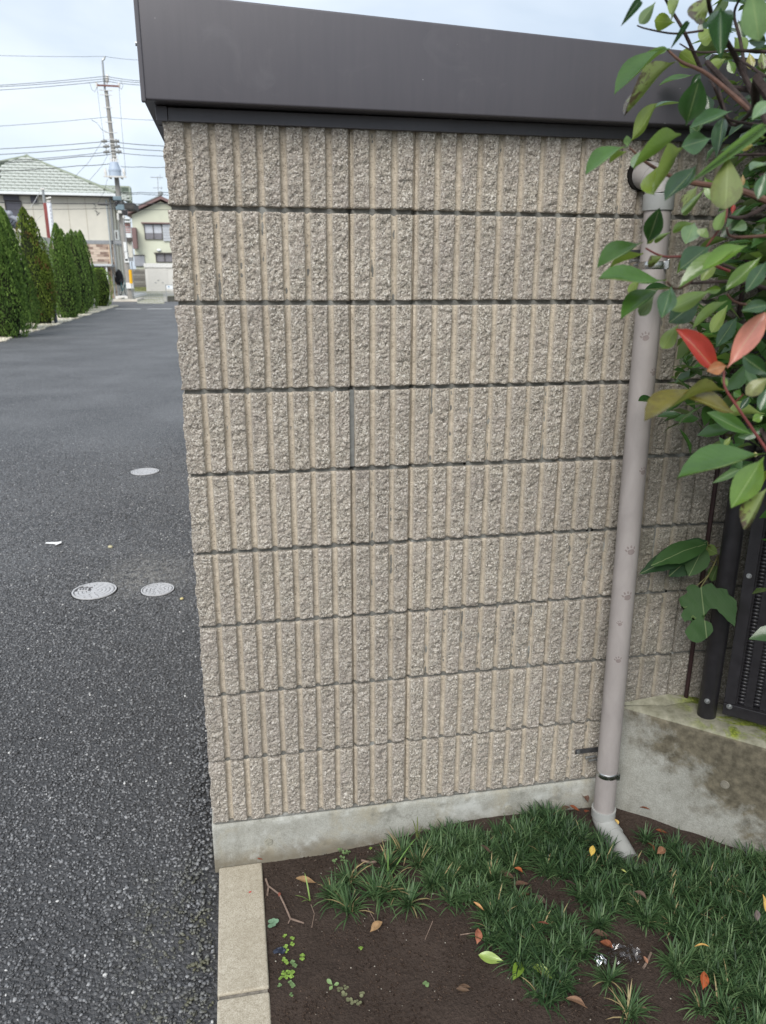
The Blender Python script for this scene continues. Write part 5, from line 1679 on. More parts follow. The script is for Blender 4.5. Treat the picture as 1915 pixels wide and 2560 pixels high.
for a in [
    ((0.2722,-0.1210,-0.1300), 0.060, 0.026, 1.5, TAN, 'curled tan leaf lying left of the leftmost loose grass tuft', 0.008, 0.1, 0.2, 0),
    ((0.3861,-0.3185,-0.1300), 0.042, 0.022, -1.0, TAN, 'tan leaf with a folded edge alone in the middle of bare soil', 0.008, 0.25, 0.3, 1),
    ((0.5866,-0.5298,-0.1400), 0.030, 0.015, 1.4, (0.12, 0.075, 0.05), 'dull brown leaf at the lower middle of bare soil', 0.005, 0, 0.1, 2),
    ((0.5823,-0.5384,-0.1300), 0.034, 0.016, 1.45, (0.13, 0.085, 0.06), 'flat brown leaf on bare soil left of the pale green rosette', 0.005, 0, 0.1, 0),
    ((1.0082,-0.2575,-0.0700), 0.030, 0.017, -0.5, YEL, 'yellow leaf stuck upright in grass below the pipe outlet', G1, 0.7, 0.2, 1),
    ((1.1974,-0.2710,-0.0800), 0.034, 0.022, -1.2, (0.22, 0.11, 0.065), 'folded reddish brown leaf in the grass right of the pipe outlet', G1, 0.2, 0.5, 1),
    ((1.2881,-0.1828,-0.1000), 0.042, 0.018, 1.5, RUST, 'long rusty leaf lying near the low wall beside grass', 0.02, 0.1, 0.3, 0),
    ((1.2674,-0.1114,-0.0800), 0.034, 0.016, 1.4, RUST, 'rusty leaf lying on the grass clump against the low wall', 0.05, 0.1, 0.2, 2),
    ((1.2154,-0.2345,-0.0800), 0.030, 0.014, 0.2, RUST, 'rusty leaf standing between grass clumps right of the spout', 0.02, 0.4, 0.5, 3),
    ((1.0773,-0.0465,-0.0900), 0.036, 0.020, 1.2, RUST, 'rusty leaf wedged left of the pipe foot near the footing', 0.02, 0.2, 0.2, 0),
    ((1.1115,-0.0248,-0.0900), 0.040, 0.026, 0.4, DKB, 'darkest wet leaf curled behind the pipe foot', 0.03, 0.5, 0.4, 1),
    ((1.1039,-0.0473,-0.0900), 0.034, 0.018, 2.4, RED, 'red brown leaf touching the left side of the pipe foot', 0.025, 0.3, 0.1, 2),
    ((1.0541,-0.0252,-0.0900), 0.036, 0.020, 1.8, DKB, 'dark brown leaf against the footing left of the pipe', 0.02, 0.2, 0.2, 3),
    ((1.1685,-0.1091,-0.0900), 0.020, 0.014, 0.3, (0.55, 0.38, 0.12), 'small golden crumpled leaf right of the pipe foot', 0.03, 0.6, 0.4, 1),
    ((1.1852,-0.0709,-0.0900), 0.036, 0.018, 1.3, DKB, 'dark leaf lying right behind the golden crumpled leaf', 0.015, 0.1, 0.1, 0),
    ((0.8180,-0.2497,-0.0900), 0.026, 0.017, 1.0, (0.30, 0.085, 0.03), 'orange brown leaf at the top of the litter gap in grass', 0.02, 0.4, 0.3, 1),
    ((0.7940,-0.2592,-0.1000), 0.048, 0.028, 1.2, DKB, 'large dark wet leaf at the left of the litter gap', 0.014, 0.1, 0.2, 0),
    ((0.8223,-0.2811,-0.1000), 0.052, 0.030, 1.9, (0.16, 0.092, 0.068), 'large wet brown leaf in the middle of the litter gap', 0.016, 0.15, 0.2, 2),
    ((0.8159,-0.3174,-0.1000), 0.034, 0.016, 1.5, (0.13, 0.075, 0.045), 'rolled brown leaf across the litter gap in grass', 0.012, 0.1, 0.6, 1),
    ((0.8321,-0.3364,-0.1100), 0.044, 0.026, 2.3, DKB, 'dark decayed leaf low in the litter gap', 0.008, 0.1, 0.2, 3),
    ((0.8451,-0.3544,-0.1100), 0.036, 0.022, 0.9, (0.085, 0.055, 0.047), 'blackened leaf at the lower end of the litter gap', 0.008, 0.1, 0.1, 0),
    ((0.7461,-0.1898,-0.0800), 0.034, 0.022, 1.0, (0.11, 0.068, 0.055), 'grey brown leaf caught in grass at left of the mat', 0.045, 0.3, 0.3, 2),
    ((1.0835,-0.4210,-0.0800), 0.034, 0.024, 0.9, (0.13, 0.085, 0.07), 'curled mauve brown leaf on the right half of the grass', 0.05, 0.4, 0.4, 1),
    ((1.0670,-0.3454,-0.0800), 0.017, 0.010, 1.3, (0.38, 0.42, 0.14), 'tiny pale yellow green leaf on grass below the spout', 0.06, 0.2, 0.2, 0),
    ((1.3508,-0.5177,-0.0900), 0.040, 0.017, 0.2, (0.55, 0.38, 0.12), 'yellow speckled leaf at the right edge of the photo', 0.06, 0.9, 0.2, 2),
    ((1.3103,-0.5416,-0.0900), 0.026, 0.018, 0.1, (0.12, 0.10, 0.10), 'grey leaf next to the yellow speckled leaf', 0.06, 0.9, 0.1, 0),
    ((1.0990,-0.6506,-0.1200), 0.042, 0.020, -0.5, (0.34, 0.085, 0.030), 'bright orange red leaf at the lower right grass edge', 0.02, 0.5, 0.3, 1),
    ((0.8075,-0.4493,-0.1000), 0.030, 0.014, 1.5, (0.20, 0.075, 0.05), 'red brown leaf on the lower grass island', 0.05, 0.1, 0.3, 2),
    ((0.6321,-0.4292,-0.1200), 0.040, 0.020, -0.3, (0.36, 0.14, 0.09), 'ragged pinkish leaf at the tip of the lower grass island', 0.010, 0.5, 0.4, 3),
    ((0.9612,-0.4747,-0.1200), 0.048, 0.024, 1.5, (0.12, 0.075, 0.055), 'dark leaf above the clear plastic wrap', 0.014, 0.1, 0.2, 0),
    ((0.9540,-0.5035,-0.1200), 0.034, 0.022, 0.7, RUST, 'rusty wet leaf under the clear plastic wrap', 0.010, 0.1, 0.1, 1),
    ((1.0165,-0.5564,-0.1300), 0.018, 0.012, 0.3, (0.36, 0.18, 0.12), 'small pinkish leaf fragment right of the plastic wrap', 0.006, 0.3, 0.2, 2),
    ((0.8269,-0.6319,-0.1300), 0.052, 0.016, 1.0, (0.22, 0.13, 0.085), 'long curled brown leaf at the bottom centre', 0.006, 0.2, 0.5, 1),
    ((0.9603,-0.6695,-0.1300), 0.030, 0.012, 0.9, (0.28, 0.20, 0.14), 'curled tan leaf at the bottom, right of the cut off tuft', 0.006, 0.3, 0.5, 3),
    ((0.9317,-0.3309,-0.1000), 0.030, 0.018, 1.3, (0.075, 0.048, 0.045), 'dark leaf in grass right of the litter gap', 0.03, 0.2, 0.3, 2),
    ((0.6697,-0.3694,-0.1000), 0.034, 0.010, 1.0, (0.45, 0.25, 0.11), 'narrow tan leaf in the grass tip above the ragged pink leaf', 0.045, 0.2, 0.3, 0),
    ((1.1564,-0.5791,-0.1000), 0.034, 0.007, 1.4, (0.50, 0.31, 0.10), 'dry golden blade cluster in the lower right grass', 0.05, 0.3, 0.2, 3),
    ((0.1302,-0.0098,-0.1400), 0.030, 0.008, 1.2, (0.26, 0.07, 0.04), 'narrow red leaf stalk beside the kerb top end', 0.010, 0.1, 0.5, 1),
]:
    fallen(*a)

# twigs
M_twig = simple('grey_brown_twig', (0.20, 0.145, 0.115), 0.8, 0.2, vary=0.3, scale=90, bump=0.4, bscale=300)
tw = thing('twig', 'bent grey brown twig with a knot lying beside the kerb', 'twig', sz((0.1693,-0.1370,-0.1400)))
m = MB()
pp = [sz(p, u_) for p, u_ in (((0.1430,-0.1002,-0.1400), .008), ((0.1693,-0.1370,-0.1400), .010), ((0.1803,-0.1748,-0.1400), .007), ((0.1926,-0.2201,-0.1400), .006), ((0.2261,-0.2392,-0.1400), .006))]
m.tube(pp, [0.0022, 0.0026, 0.0026, 0.003, 0.0022], 7)
m.tube([pp[3], sz((0.1850,-0.2326,-0.1400), .005)], [0.0022, 0.0014], 6)
m.build('stick', M_twig, tw, 0, True)
m = MB(); m.ball(pp[1], 0.0055, 8, 6, (0.8, 1.3, 0.8))
m.build('bud', simple('rust_bud', (0.22, 0.075, 0.05), 0.7, 0.3, vary=0.3, scale=90), tw, 0, True)
def twig(label, pts, r, mat=M_twig):
    o0 = sz(pts[0])
    m_ = MB(); m_.tube([sz(p, r + 0.002) for p in pts], r, 6)
    o = m_.build('twig', mat, None, 0, True, loc=o0)
    tag(o, label, 'twig', 'twigs on the soil')
twig('short hooked twig nearest the kerb', [(0.1352,-0.0685,-0.1400), (0.1417,-0.0981,-0.1400), (0.1370,-0.1279,-0.1400)], 0.0028)
twig('thick pale twig lying under the wall, behind the loose tufts', [(0.4067,-0.0632,-0.1200), (0.4257,-0.0802,-0.1200), (0.4466,-0.0855,-0.1200)], 0.0035)
twig('thin straight twig on bare soil pointing at the grass island', [(0.6040,-0.3819,-0.1300), (0.6325,-0.3833,-0.1300), (0.6683,-0.3912,-0.1200)], 0.0014)
twig('thin brown stem curling below the small grass weed', [(0.2502,-0.1778,-0.1300), (0.2557,-0.2109,-0.1300), (0.2446,-0.2539,-0.1300)], 0.0012)
twig('fine tan stem running from the loose tufts to the lone tan leaf', [(0.3946,-0.2313,-0.1300), (0.4052,-0.2731,-0.1300), (0.4091,-0.3121,-0.1300)], 0.0012)
twig('fine pale stem on bare soil near the grass mat', [(0.5479,-0.3248,-0.1300), (0.5335,-0.3463,-0.1300), (0.5168,-0.3694,-0.1300)], 0.0011)
twig('broken reddish twig right of the clear plastic wrap', [(1.0423,-0.5256,-0.1200), (1.0213,-0.5456,-0.1200), (1.0048,-0.5581,-0.1200)], 0.003)

# seedlings
M_sprout = simple('light_green_sprout', (0.19, 0.30, 0.055), 0.5, 0.4, vary=0.3, scale=60)
M_weed = simple('grey_green_weed', (0.135, 0.21, 0.085), 0.55, 0.4, vary=0.25, scale=60)
def disc_leaf(mb, c, r, az, tilt, ell=1.0, n=9, notch=0.0):
    V = [Vector((0, 0, -0.12 * r))]
    for k in range(n):
        a = 2 * math.pi * k / n
        rr = r * (1 - notch * (k % 3 == 0))
        V.append(Vector((rr * math.cos(a) * ell, rr * math.sin(a), 0)))
    Mx = Matrix.Translation(c) @ Matrix.Rotation(az, 4, 'Z') @ Matrix.Rotation(tilt, 4, 'Y')
    mb.add([Mx @ v for v in V], [(0, 1 + k, 1 + (k + 1) % n) for k in range(n)])
def sprouts(name, label, cat, pts, r, mat, h=0.008, group=None, per=4, ell=1.0, notch=0.0):
    c = np.mean([p[:2] for p in pts], 0)
    r *= 0.72
    root = thing(name, label, cat, sz((c[0], c[1])), group)
    st = MB()
    for p in pts:
        b = Vector(sz(p, 0))
        m_ = MB()
        for k in range(per):
            a = 2 * math.pi * k / per + random.uniform(-.4, .4)
            q = b + Vector((math.cos(a) * r * 0.95, math.sin(a) * r * 0.95, h * random.uniform(0.7, 1.3)))
            disc_leaf(m_, q, r * random.uniform(0.75, 1.1), a, random.uniform(-.3, .3), ell, 9, notch)
            st.tube([b, q], 0.0006, 5)
        m_.build('leaf', mat, root)
    st.build('stem', mat, root)
SG = 'small weeds sprouting from the soil'
sprouts('clover', 'scallop leaved weed growing against the footing', 'weed', [(0.3510,-0.0091,-0.1250), (0.3611,-0.0249,-0.1250), (0.3530,-0.0474,-0.1250), (0.3304,-0.0532,-0.1250), (0.3606,-0.0623,-0.1250), (0.3736,-0.0238,-0.1250)], 0.0065, M_weed, 0.012, SG, 3, 1.0, 0.2)
sprouts('seedling', 'round leaved blue green seedling touching the kerb', 'weed', [(0.1467,-0.2337,-0.1400)], 0.0105, simple('blue_green_leaf', (0.16, 0.27, 0.17), 0.5, 0.4, vary=0.15, scale=60), 0.012, SG, 5, 1.15)
for lb, pts, r in (('lime green sprout cluster below the round leaved seedling', [(0.1737,-0.2697,-0.1400), (0.1922,-0.2801,-0.1400), (0.1909,-0.2972,-0.1400)], 0.0045),
                   ('lime green sprout beside the dark blue plastic scrap', [(0.1736,-0.3028,-0.1400), (0.1748,-0.3149,-0.1400)], 0.005),
                   ('lime green sprout pair, right one of the upper row', [(0.2128,-0.3373,-0.1400), (0.2107,-0.3504,-0.1400)], 0.0048),
                   ('lime green sprouts just under the blue scrap', [(0.1679,-0.3423,-0.1400), (0.1721,-0.3530,-0.1400)], 0.005),
                   ('dull green sprouts in the middle of the kerb side row', [(0.1863,-0.3557,-0.1400), (0.1916,-0.3665,-0.1400)], 0.005),
                   ('largest lime green sprout cluster near the kerb', [(0.1636,-0.3841,-0.1450), (0.1747,-0.3829,-0.1450), (0.1568,-0.3961,-0.1450), (0.1688,-0.3960,-0.1450), (0.1808,-0.3983,-0.1450), (0.1836,-0.3879,-0.1450)], 0.0048),
                   ('grey green sprouts below the largest cluster', [(0.1774,-0.4163,-0.1450), (0.1820,-0.4240,-0.1450), (0.1515,-0.4160,-0.1450)], 0.005),
                   ('tiny sprout lowest beside the kerb', [(0.1769,-0.4480,-0.1450)], 0.004),
                   ('tiny lime sprout alone in the middle of bare soil', [(0.3561,-0.3549,-0.1350)], 0.0048),
                   ('four leaf seedling right on bare soil', [(0.4888,-0.4909,-0.1350)], 0.0062),
                   ('lime bit of weed by the wall, right of the scalloped weed', [(0.4393,-0.0253,-0.1200)], 0.004)):
    sprouts('seedling', lb, 'weed', pts, r, M_sprout if 'lime' in lb else M_weed, 0.007, SG, 4)
sprouts('creeping_weed', 'flat brown green creeping weed low on bare soil', 'weed', [(0.2898,-0.4513,-0.1450), (0.2977,-0.4663,-0.1450), (0.3074,-0.4816,-0.1450), (0.3160,-0.4898,-0.1450), (0.3276,-0.4920,-0.1450), (0.3385,-0.4741,-0.1450), (0.3041,-0.4494,-0.1450)], 0.006,
        simple('brown_green_weed', (0.15, 0.155, 0.085), 0.6, 0.3, vary=0.3, scale=60), 0.005, SG, 3)

def rosette(name, label, pts, cat='weed'):
    """pts: (base, tip, width)"""
    root = thing(name, label, cat, sz(pts[0][0]), SG)
    for i, (b, t_, w, col, kind, up) in enumerate(pts):
        b_, tt = Vector(sz(b, 0.012)), Vector(sz(t_, up))
        n = Vector((-0.1, -0.45, 0.88))
        o = put_leaf(root, b_, tt, n, w, 'g', kind, i)
        o.color = (*col, 1)
LG = (0.33, 0.45, 0.12)
rosette('leafy_weed', 'pale lime green broad leaved weed in the lower grass island', [((0.6852,-0.4924,-0.1100), (0.6214,-0.4701,-0.1200), 0.026, LG, 'o', 0.03), ((0.7204,-0.4992,-0.1200), (0.6844,-0.5411,-0.1250), 0.026, (0.26, 0.40, 0.07), 'v', 0.018), ((0.7419,-0.5021,-0.1100), (0.7713,-0.5545,-0.1200), 0.026, LG, 'w', 0.03)])
rosette('leafy_weed', 'small pale three leaved weed alone low on bare soil', [((0.2747,-0.4439,-0.1450), (0.2626,-0.4278,-0.1450), 0.010, (0.25, 0.38, 0.16), 'o', 0.016), ((0.2747,-0.4439,-0.1450), (0.2655,-0.4535,-0.1450), 0.008, (0.25, 0.38, 0.16), 'f', 0.01), ((0.2767,-0.4442,-0.1450), (0.2900,-0.4408,-0.1450), 0.008, (0.25, 0.38, 0.16), 'f', 0.012)])

# grass weeds with a few long blades
def grass_weed(label, base, tips, col, w=0.004):
    root = thing('grass_weed', label, 'weed', sz(base), SG)
    M_ = simple('weed_blade', col, 0.45, 0.4, vary=0.2, scale=40)
    for tp in tips:
        b = Vector(sz(base, 0)); t_ = Vector(tp)
        mid = (b + t_) / 2 + Vector((0, 0, 0.35 * (t_ - b).length * 0.5))
        side = (t_ - b).cross(Vector((0, 0, 1)))
        side = side.normalized() * w / 2 if side.length > 1e-5 else Vector((w / 2, 0, 0))
        V, F = [], []
        for k in range(7):
            q = k / 6
            p = b * (1 - q) ** 2 + mid * 2 * q * (1 - q) + t_ * q * q
            ww = (1 - q ** 3) * 0.9 + 0.1
            V += [p - side * ww, p + side * ww]
            if k:
                F.append((2 * k - 2, 2 * k - 1, 2 * k + 1, 2 * k))
        m_ = MB(); m_.add(V, F)
        m_.build('blade', M_, root)
grass_weed('small bright grass weed behind the curled tan leaf', (0.2494,-0.1627,-0.1300), [(0.2400,-0.1166,-0.1000), (0.2081,-0.1716,-0.1200), (0.2238,-0.1980,-0.1200), (0.2451,-0.1653,-0.1100)], (0.22, 0.33, 0.09))
grass_weed('tall thin grass blade rising through the loose tufts', (0.4638,-0.1586,-0.1200), [(0.4690,-0.1346,-0.0400), (0.5637,-0.0845,-0.0600)], (0.13, 0.24, 0.06))
grass_weed('tall grass weed standing against the footing with a pale seed head', (0.5779,-0.0282,-0.1000), [(0.5487,-0.0814,0.0000), (0.5660,-0.0703,0.0000), (0.5787,-0.0905,-0.0200)], (0.24, 0.28, 0.10))

# scraps of plastic
def mat_film():
    t = NT('clear_plastic_film', 0.12, 0.6)
    t.color((0.75, 0.76, 0.76))
    t.b.inputs['Transmission Weight'].default_value = 0.0
    tr = t.n.new('ShaderNodeBsdfTransparent')
    ms = t.n.new('ShaderNodeMixShader')
    gl = t.n.new('ShaderNodeBsdfGlossy')
    gl.inputs['Roughness'].default_value = 0.12
    fr = t.n.new('ShaderNodeFresnel'); fr.inputs['IOR'].default_value = 1.9
    a = t.math('ADD', t.math('MULTIPLY', fr.outputs[0], 0.6), 0.02, True)
    t.l.new(a, ms.inputs[0])
    t.l.new(tr.outputs[0], ms.inputs[1]); t.l.new(gl.outputs[0], ms.inputs[2])
    t.l.new(ms.outputs[0], t.n['Material Output'].inputs['Surface'])
    return t.m
def crumple(name, label, c, sx_, sy_, h, mat, seed, n=16, cat='litter'):
    Z_ = fbm2(n, n, 1, 1, 0.34, 3, 0.6, seed) * h
    D_ = fbm2(n, n, 1, 1, 0.5, 2, 0.5, seed + 1)
    V = []
    for j in range(n):
        for i in range(n):
            u_, v_ = i / (n - 1) * 2 - 1, j / (n - 1) * 2 - 1
            k = math.sqrt(max(1e-6, 1 - 0.5 * min(u_ * u_, v_ * v_)))
            V.append((c[0] + sx_ * u_ * k * (1 + 0.3 * D_[j, i]), c[1] + sy_ * v_ * k * (1 + 0.3 * D_[i, j]), c[2] + h + Z_[j, i]))
    F = [(j * n + i, j * n + i + 1, (j + 1) * n + i + 1, (j + 1) * n + i) for j in range(n - 1) for i in range(n - 1)]
    o = obj(name, V, F, mat, None, False, loc=c)
    tag(o, label, cat)
    return o
M_film = mat_film()
crumple('plastic_wrap', 'crumpled clear plastic wrapper on soil in the lower grass gap', sz((0.9674,-0.5255,-0.1250)), 0.046, 0.032, 0.014, M_film, 5)
crumple('foil_scrap', 'small shiny crumpled foil scrap left of the clear wrapper', sz((0.9104,-0.5243,-0.1250)), 0.013, 0.016, 0.012, simple('crumpled_foil', (0.7, 0.71, 0.72), 0.18, 0.5, 1.0, vary=0.1), 8, 10)
crumple('plastic_scrap', 'dark blue plastic scrap on the soil beside the kerb', sz((0.1607,-0.3122,-0.1400)), 0.014, 0.009, 0.004, simple('dark_blue_plastic', (0.018, 0.024, 0.045), 0.35, 0.5, vary=0.2), 12, 8)
# tiny red petal on the kerb
crumple('red_petal', 'tiny red petal lying on the kerb top', ((0.0911,-0.1153,-0.1420)[0], (0.0911,-0.1153,-0.1420)[1], -0.1425), 0.004, 0.003, 0.0015, simple('red_petal_skin', (0.45, 0.06, 0.05), 0.6, 0.3), 14, 6)

# ---- road covers and litter
M_cov = simple('light_grey_cover_plastic', (0.50, 0.50, 0.51), 0.5, 0.5, vary=0.12, scale=30)
M_covd = simple('cover_groove', (0.10, 0.10, 0.105), 0.8, 0.3, vary=0.2, scale=60)
def cover(label, cx_, cy_, r, rings, plate=None, dots=False):
    t_ = thing('drain_cover', label, 'cover', (cx_, cy_, GZ), 'small round drain covers in the asphalt')
    z = GZ + 0.002
    m_ = MB(); m_.tube([(cx_, cy_, z - 0.02), (cx_, cy_, z)], r * 0.985, 48)
    m_.build('base', M_covd, t_)
    m_ = MB(); m_.tube([(cx_, cy_, GZ - 0.02), (cx_, cy_, GZ + 0.0012)], r * 1.055, 48)
    m_.build('frame_gap', M_void, t_)
    def arc(mb, r0, r1, a0, a1, z0, z1, n):
        V, F = [], []
        for k in range(n + 1):
            a = a0 + (a1 - a0) * k / n
            for rr in (r0, r1):
                for zz in (z0, z1):
                    V.append((cx_ + rr * math.cos(a), cy_ + rr * math.sin(a), zz))
        for k in range(n):
            b = 4 * k
            F += [(b + 1, b + 5, b + 7, b + 3), (b + 0, b + 4, b + 5, b + 1), (b + 2, b + 3, b + 7, b + 6)]
        F += [(0, 1, 3, 2), (4 * n, 4 * n + 2, 4 * n + 3, 4 * n + 1)]
        mb.add(V, F)
    m_ = MB(); arc(m_, r * 0.925, r, 0, 2 * math.pi, z - 0.004, z + 0.005, 64)
    m_.build('rim', M_cov, t_)
    m_ = MB()
    rr = np.linspace(0.0, r * 0.89, rings + 1)
    for k in range(rings):
        nseg = 1 if k == 0 else 4 + 3 * k
        r0, r1 = rr[k] + (0.0018 if k else 0.0), rr[k + 1] - 0.0018
        for q in range(nseg):
            a0 = 2 * math.pi * (q + 0.5 * (k % 2)) / nseg
            ga = 0.0018 / max(r1, 0.01)
            am = a0 + math.pi / nseg
            if plate and abs(r0 * math.cos(am) - plate[0]) < 0.04 * r / .11 and abs(r0 * math.sin(am) - plate[1]) < 0.025 * r / .11:
                continue
            arc(m_, max(r0, 0.0005), r1, a0 + ga, a0 + 2 * math.pi / nseg - ga, z, z + 0.004, max(3, 40 // nseg))
    m_.build('raised_pattern', M_cov, t_)
    if plate:
        m_ = MB()
        px_, py_ = cx_ + plate[0], cy_ + plate[1]
        s_ = r / 0.11
        m_.box((px_ - 0.026 * s_, py_ - 0.016 * s_, z), (px_ + 0.026 * s_, py_ + 0.016 * s_, z + 0.0045))
        m_.build('nameplate', M_cov, t_, 0.001)
        m_ = MB()
        for k in range(3):
            m_.box((px_ - 0.018 * s_ + 0.0135 * s_ * k, py_ - 0.009 * s_, z + 0.0046), (px_ - 0.009 * s_ + 0.0135 * s_ * k, py_ + 0.009 * s_, z + 0.0056))
        m_.build('nameplate_mark', M_covd, t_)
    if dots:
        m_ = MB()
        for k in range(36):
            a, q = 2.4 * k, r * 0.86 * math.sqrt((k + 0.5) / 36)
            m_.box((cx_ + q * math.cos(a) - 0.002, cy_ + q * math.sin(a) - 0.002, z + 0.004), (cx_ + q * math.cos(a) + 0.002, cy_ + q * math.sin(a) + 0.002, z + 0.0048))
        m_.build('stud', M_covd, t_)
cover('largest near drain cover with ring pattern and small nameplate', -0.666, 2.165, 0.113, 5, (-0.06, 0.025))
cover('smaller near drain cover, right of the largest one', -0.337, 2.123, 0.086, 4, None, True)
cover('far drain cover alone higher on the lane, beside the wall', -0.660, 4.775, 0.116, 5, None, True)
t_ = thing('paper_strip', 'white torn paper strip with a wider end on the asphalt', 'litter', (-1.0491,3.0082,-0.1600))
m = MB()
a_, b_ = Vector((-1.0854,3.0073,-0.1550)), Vector((-1.0146,2.9809,-0.1550))
m.prism([a_ + Vector((0, 0.012, 0)), a_ + Vector((0, -0.012, 0)), b_ + Vector((-0.005, -0.008, 0)), b_ + Vector((0.0, -0.045, 0.004)), b_ + Vector((0.03, -0.01, 0.006)), b_ + Vector((0.022, 0.03, 0.004)), b_ + Vector((0, 0.026, 0.002))], (0, 0, 0.0012))
m.build('paper', simple('white_paper', (0.78, 0.78, 0.77), 0.7, 0.3, vary=0.04), t_)
def pebble(label, p, r, col, seed):
    V = ICO_V * np.array([r, r * 0.8, r * 0.6]) * (1 + np.random.default_rng(seed).uniform(-.2, .2, (12, 1))) + np.array([p[0], p[1], GZ + r * 0.5])
    o = obj('pebble', V, ICO_F, simple('pebble_skin', col, 0.8, 0.2, vary=0.15, scale=80), None, True, loc=(p[0], p[1], GZ))
    tag(o, label, 'pebble')
pebble('cream pebble alone on the lane above the covers', (-0.6776,2.8559,-0.1600), 0.017, (0.50, 0.46, 0.30), 1)
pebble('yellowish pebble on the asphalt between the covers and the wall', (-0.2027,1.9691,-0.1600), 0.012, (0.62, 0.53, 0.27), 2)
# ================================================================== HEDGE OF CONIFERS
def mat_conifer():
    t = NT('conifer_spray', 0.75, 0.25)
    s_ = t.attr('shade')
    oi = t.n.new('ShaderNodeObjectInfo')
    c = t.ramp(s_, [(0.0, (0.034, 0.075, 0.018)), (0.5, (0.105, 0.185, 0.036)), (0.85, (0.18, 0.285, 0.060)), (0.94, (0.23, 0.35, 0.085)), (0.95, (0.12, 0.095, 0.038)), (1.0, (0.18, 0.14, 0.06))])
    c = t.mix(1.0, c, oi.outputs['Color'], 'MULTIPLY')
    t.color(c)
    return t.m
M_con = mat_conifer()
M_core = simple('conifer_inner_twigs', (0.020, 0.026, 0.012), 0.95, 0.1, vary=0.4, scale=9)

def conifer_mesh(seed, apexes, widest=0.30, n=5600, round_=False, brown=0.0):
    """unit tree (height 1, radius 1): sprays of flat foliage over an uneven spindle"""
    rg = np.random.default_rng(seed)
    t_ = rg.uniform(0, 1, n) ** (0.85 if not round_ else 0.95)
    ph = rg.uniform(0, 2 * np.pi, n)
    ap = rg.integers(0, len(apexes), n)
    A = np.array(apexes)[ap]                       # (dx, dy, height, scale)
    def prof(q):
        q = np.clip(q, 0, 1)
        if round_:
            return np.sqrt(np.clip(1 - ((q - 0.48) / 0.54) ** 2, 0.0, 1)) * 0.98
        lo = 0.66 + 0.34 * np.sin(np.clip(q / widest, 0, 1) * 1.5708)
        up = np.clip(1 - ((q - widest) / (1 - widest)), 0, 1) ** 0.60
        return np.where(q < widest, lo, up)
    lump = 1 + 0.05 * np.sin(3 * ph + 9 * t_ + seed) + 0.045 * np.sin(7 * ph - 17 * t_ + 2 * seed) + 0.05 * np.sin(13 * ph + 31 * t_)
    r = prof(t_) * A[:, 3] * lump * np.clip(rg.normal(0.97, 0.045, n), 0.75, 1.06)
    z = t_ * A[:, 2]
    low = np.clip(t_ * 1.3, 0, 1)
    P = np.stack([r * np.cos(ph) + A[:, 0] * low, r * np.sin(ph) + A[:, 1] * low, z], -1)
    # a spray: quad leaning outward and up
    out = np.stack([np.cos(ph), np.sin(ph), np.zeros(n)], -1)
    tang = np.stack([-np.sin(ph), np.cos(ph), np.zeros(n)], -1)
    S = rg.uniform(0.045, 0.088, n)[:, None]
    yaw = rg.normal(0, 0.7, n)[:, None]
    u_ = out * np.cos(yaw) + tang * np.sin(yaw)
    v_ = tang * np.cos(yaw) - out * np.sin(yaw)
    asp = np.array([1.0, 1.0, 0.30])               # unit tree is scaled about 0.6 wide, 3 tall
    tipv = (u_ * 0.75 + np.array([0, 0, 1.0]) * rg.uniform(0.5, 1.3, n)[:, None] + v_ * rg.normal(0, 0.25, n)[:, None]) * S * asp
    sidev = (v_ + np.array([0, 0, 1.0]) * rg.normal(0, 0.5, n)[:, None]) * S * 0.42 * asp
    b = P - tipv * 0.4
    V = np.stack([b, b + tipv * 0.5 + sidev, b + tipv, b + tipv * 0.55 - sidev], 1)
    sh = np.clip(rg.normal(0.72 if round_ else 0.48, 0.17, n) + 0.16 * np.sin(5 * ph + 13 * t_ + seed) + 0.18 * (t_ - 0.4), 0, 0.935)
    if brown:
        bm_ = (np.sin(4 * ph + 7 * t_ + 1) + np.sin(9 * t_ * 3.1 + ph)) > 1.15
        sh = np.where(bm_ & (rg.uniform(0, 1, n) < brown), rg.uniform(0.95, 1, n), sh)
    return fast_mesh('foliage', V.reshape(-1, 3), np.arange(4 * n).reshape(n, 4), M_con, False, {'shade': np.repeat(sh, 4)})

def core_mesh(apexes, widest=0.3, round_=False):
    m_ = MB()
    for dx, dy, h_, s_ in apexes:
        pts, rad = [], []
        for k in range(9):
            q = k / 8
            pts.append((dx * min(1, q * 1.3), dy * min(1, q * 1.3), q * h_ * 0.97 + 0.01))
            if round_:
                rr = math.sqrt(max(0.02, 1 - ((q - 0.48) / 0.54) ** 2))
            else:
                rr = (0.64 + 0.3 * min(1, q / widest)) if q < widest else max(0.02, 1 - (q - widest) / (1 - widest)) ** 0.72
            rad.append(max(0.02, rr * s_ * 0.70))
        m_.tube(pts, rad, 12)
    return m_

HG = 'clipped conifers along the lane'
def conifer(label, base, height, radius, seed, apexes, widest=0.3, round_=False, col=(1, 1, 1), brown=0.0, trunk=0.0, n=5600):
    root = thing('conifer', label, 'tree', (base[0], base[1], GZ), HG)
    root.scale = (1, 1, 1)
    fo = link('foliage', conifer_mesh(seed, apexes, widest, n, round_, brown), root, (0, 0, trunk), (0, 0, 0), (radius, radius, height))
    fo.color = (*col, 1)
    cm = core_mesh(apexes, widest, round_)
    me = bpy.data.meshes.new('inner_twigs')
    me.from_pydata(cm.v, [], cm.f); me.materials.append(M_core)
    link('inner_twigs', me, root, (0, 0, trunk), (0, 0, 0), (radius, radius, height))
    m_ = MB(); m_.tube([(base[0], base[1], GZ - 0.05), (base[0] + .02, base[1], GZ + trunk + 0.5)], [0.06, 0.045], 8)
    m_.build('trunk', M_bark, root)

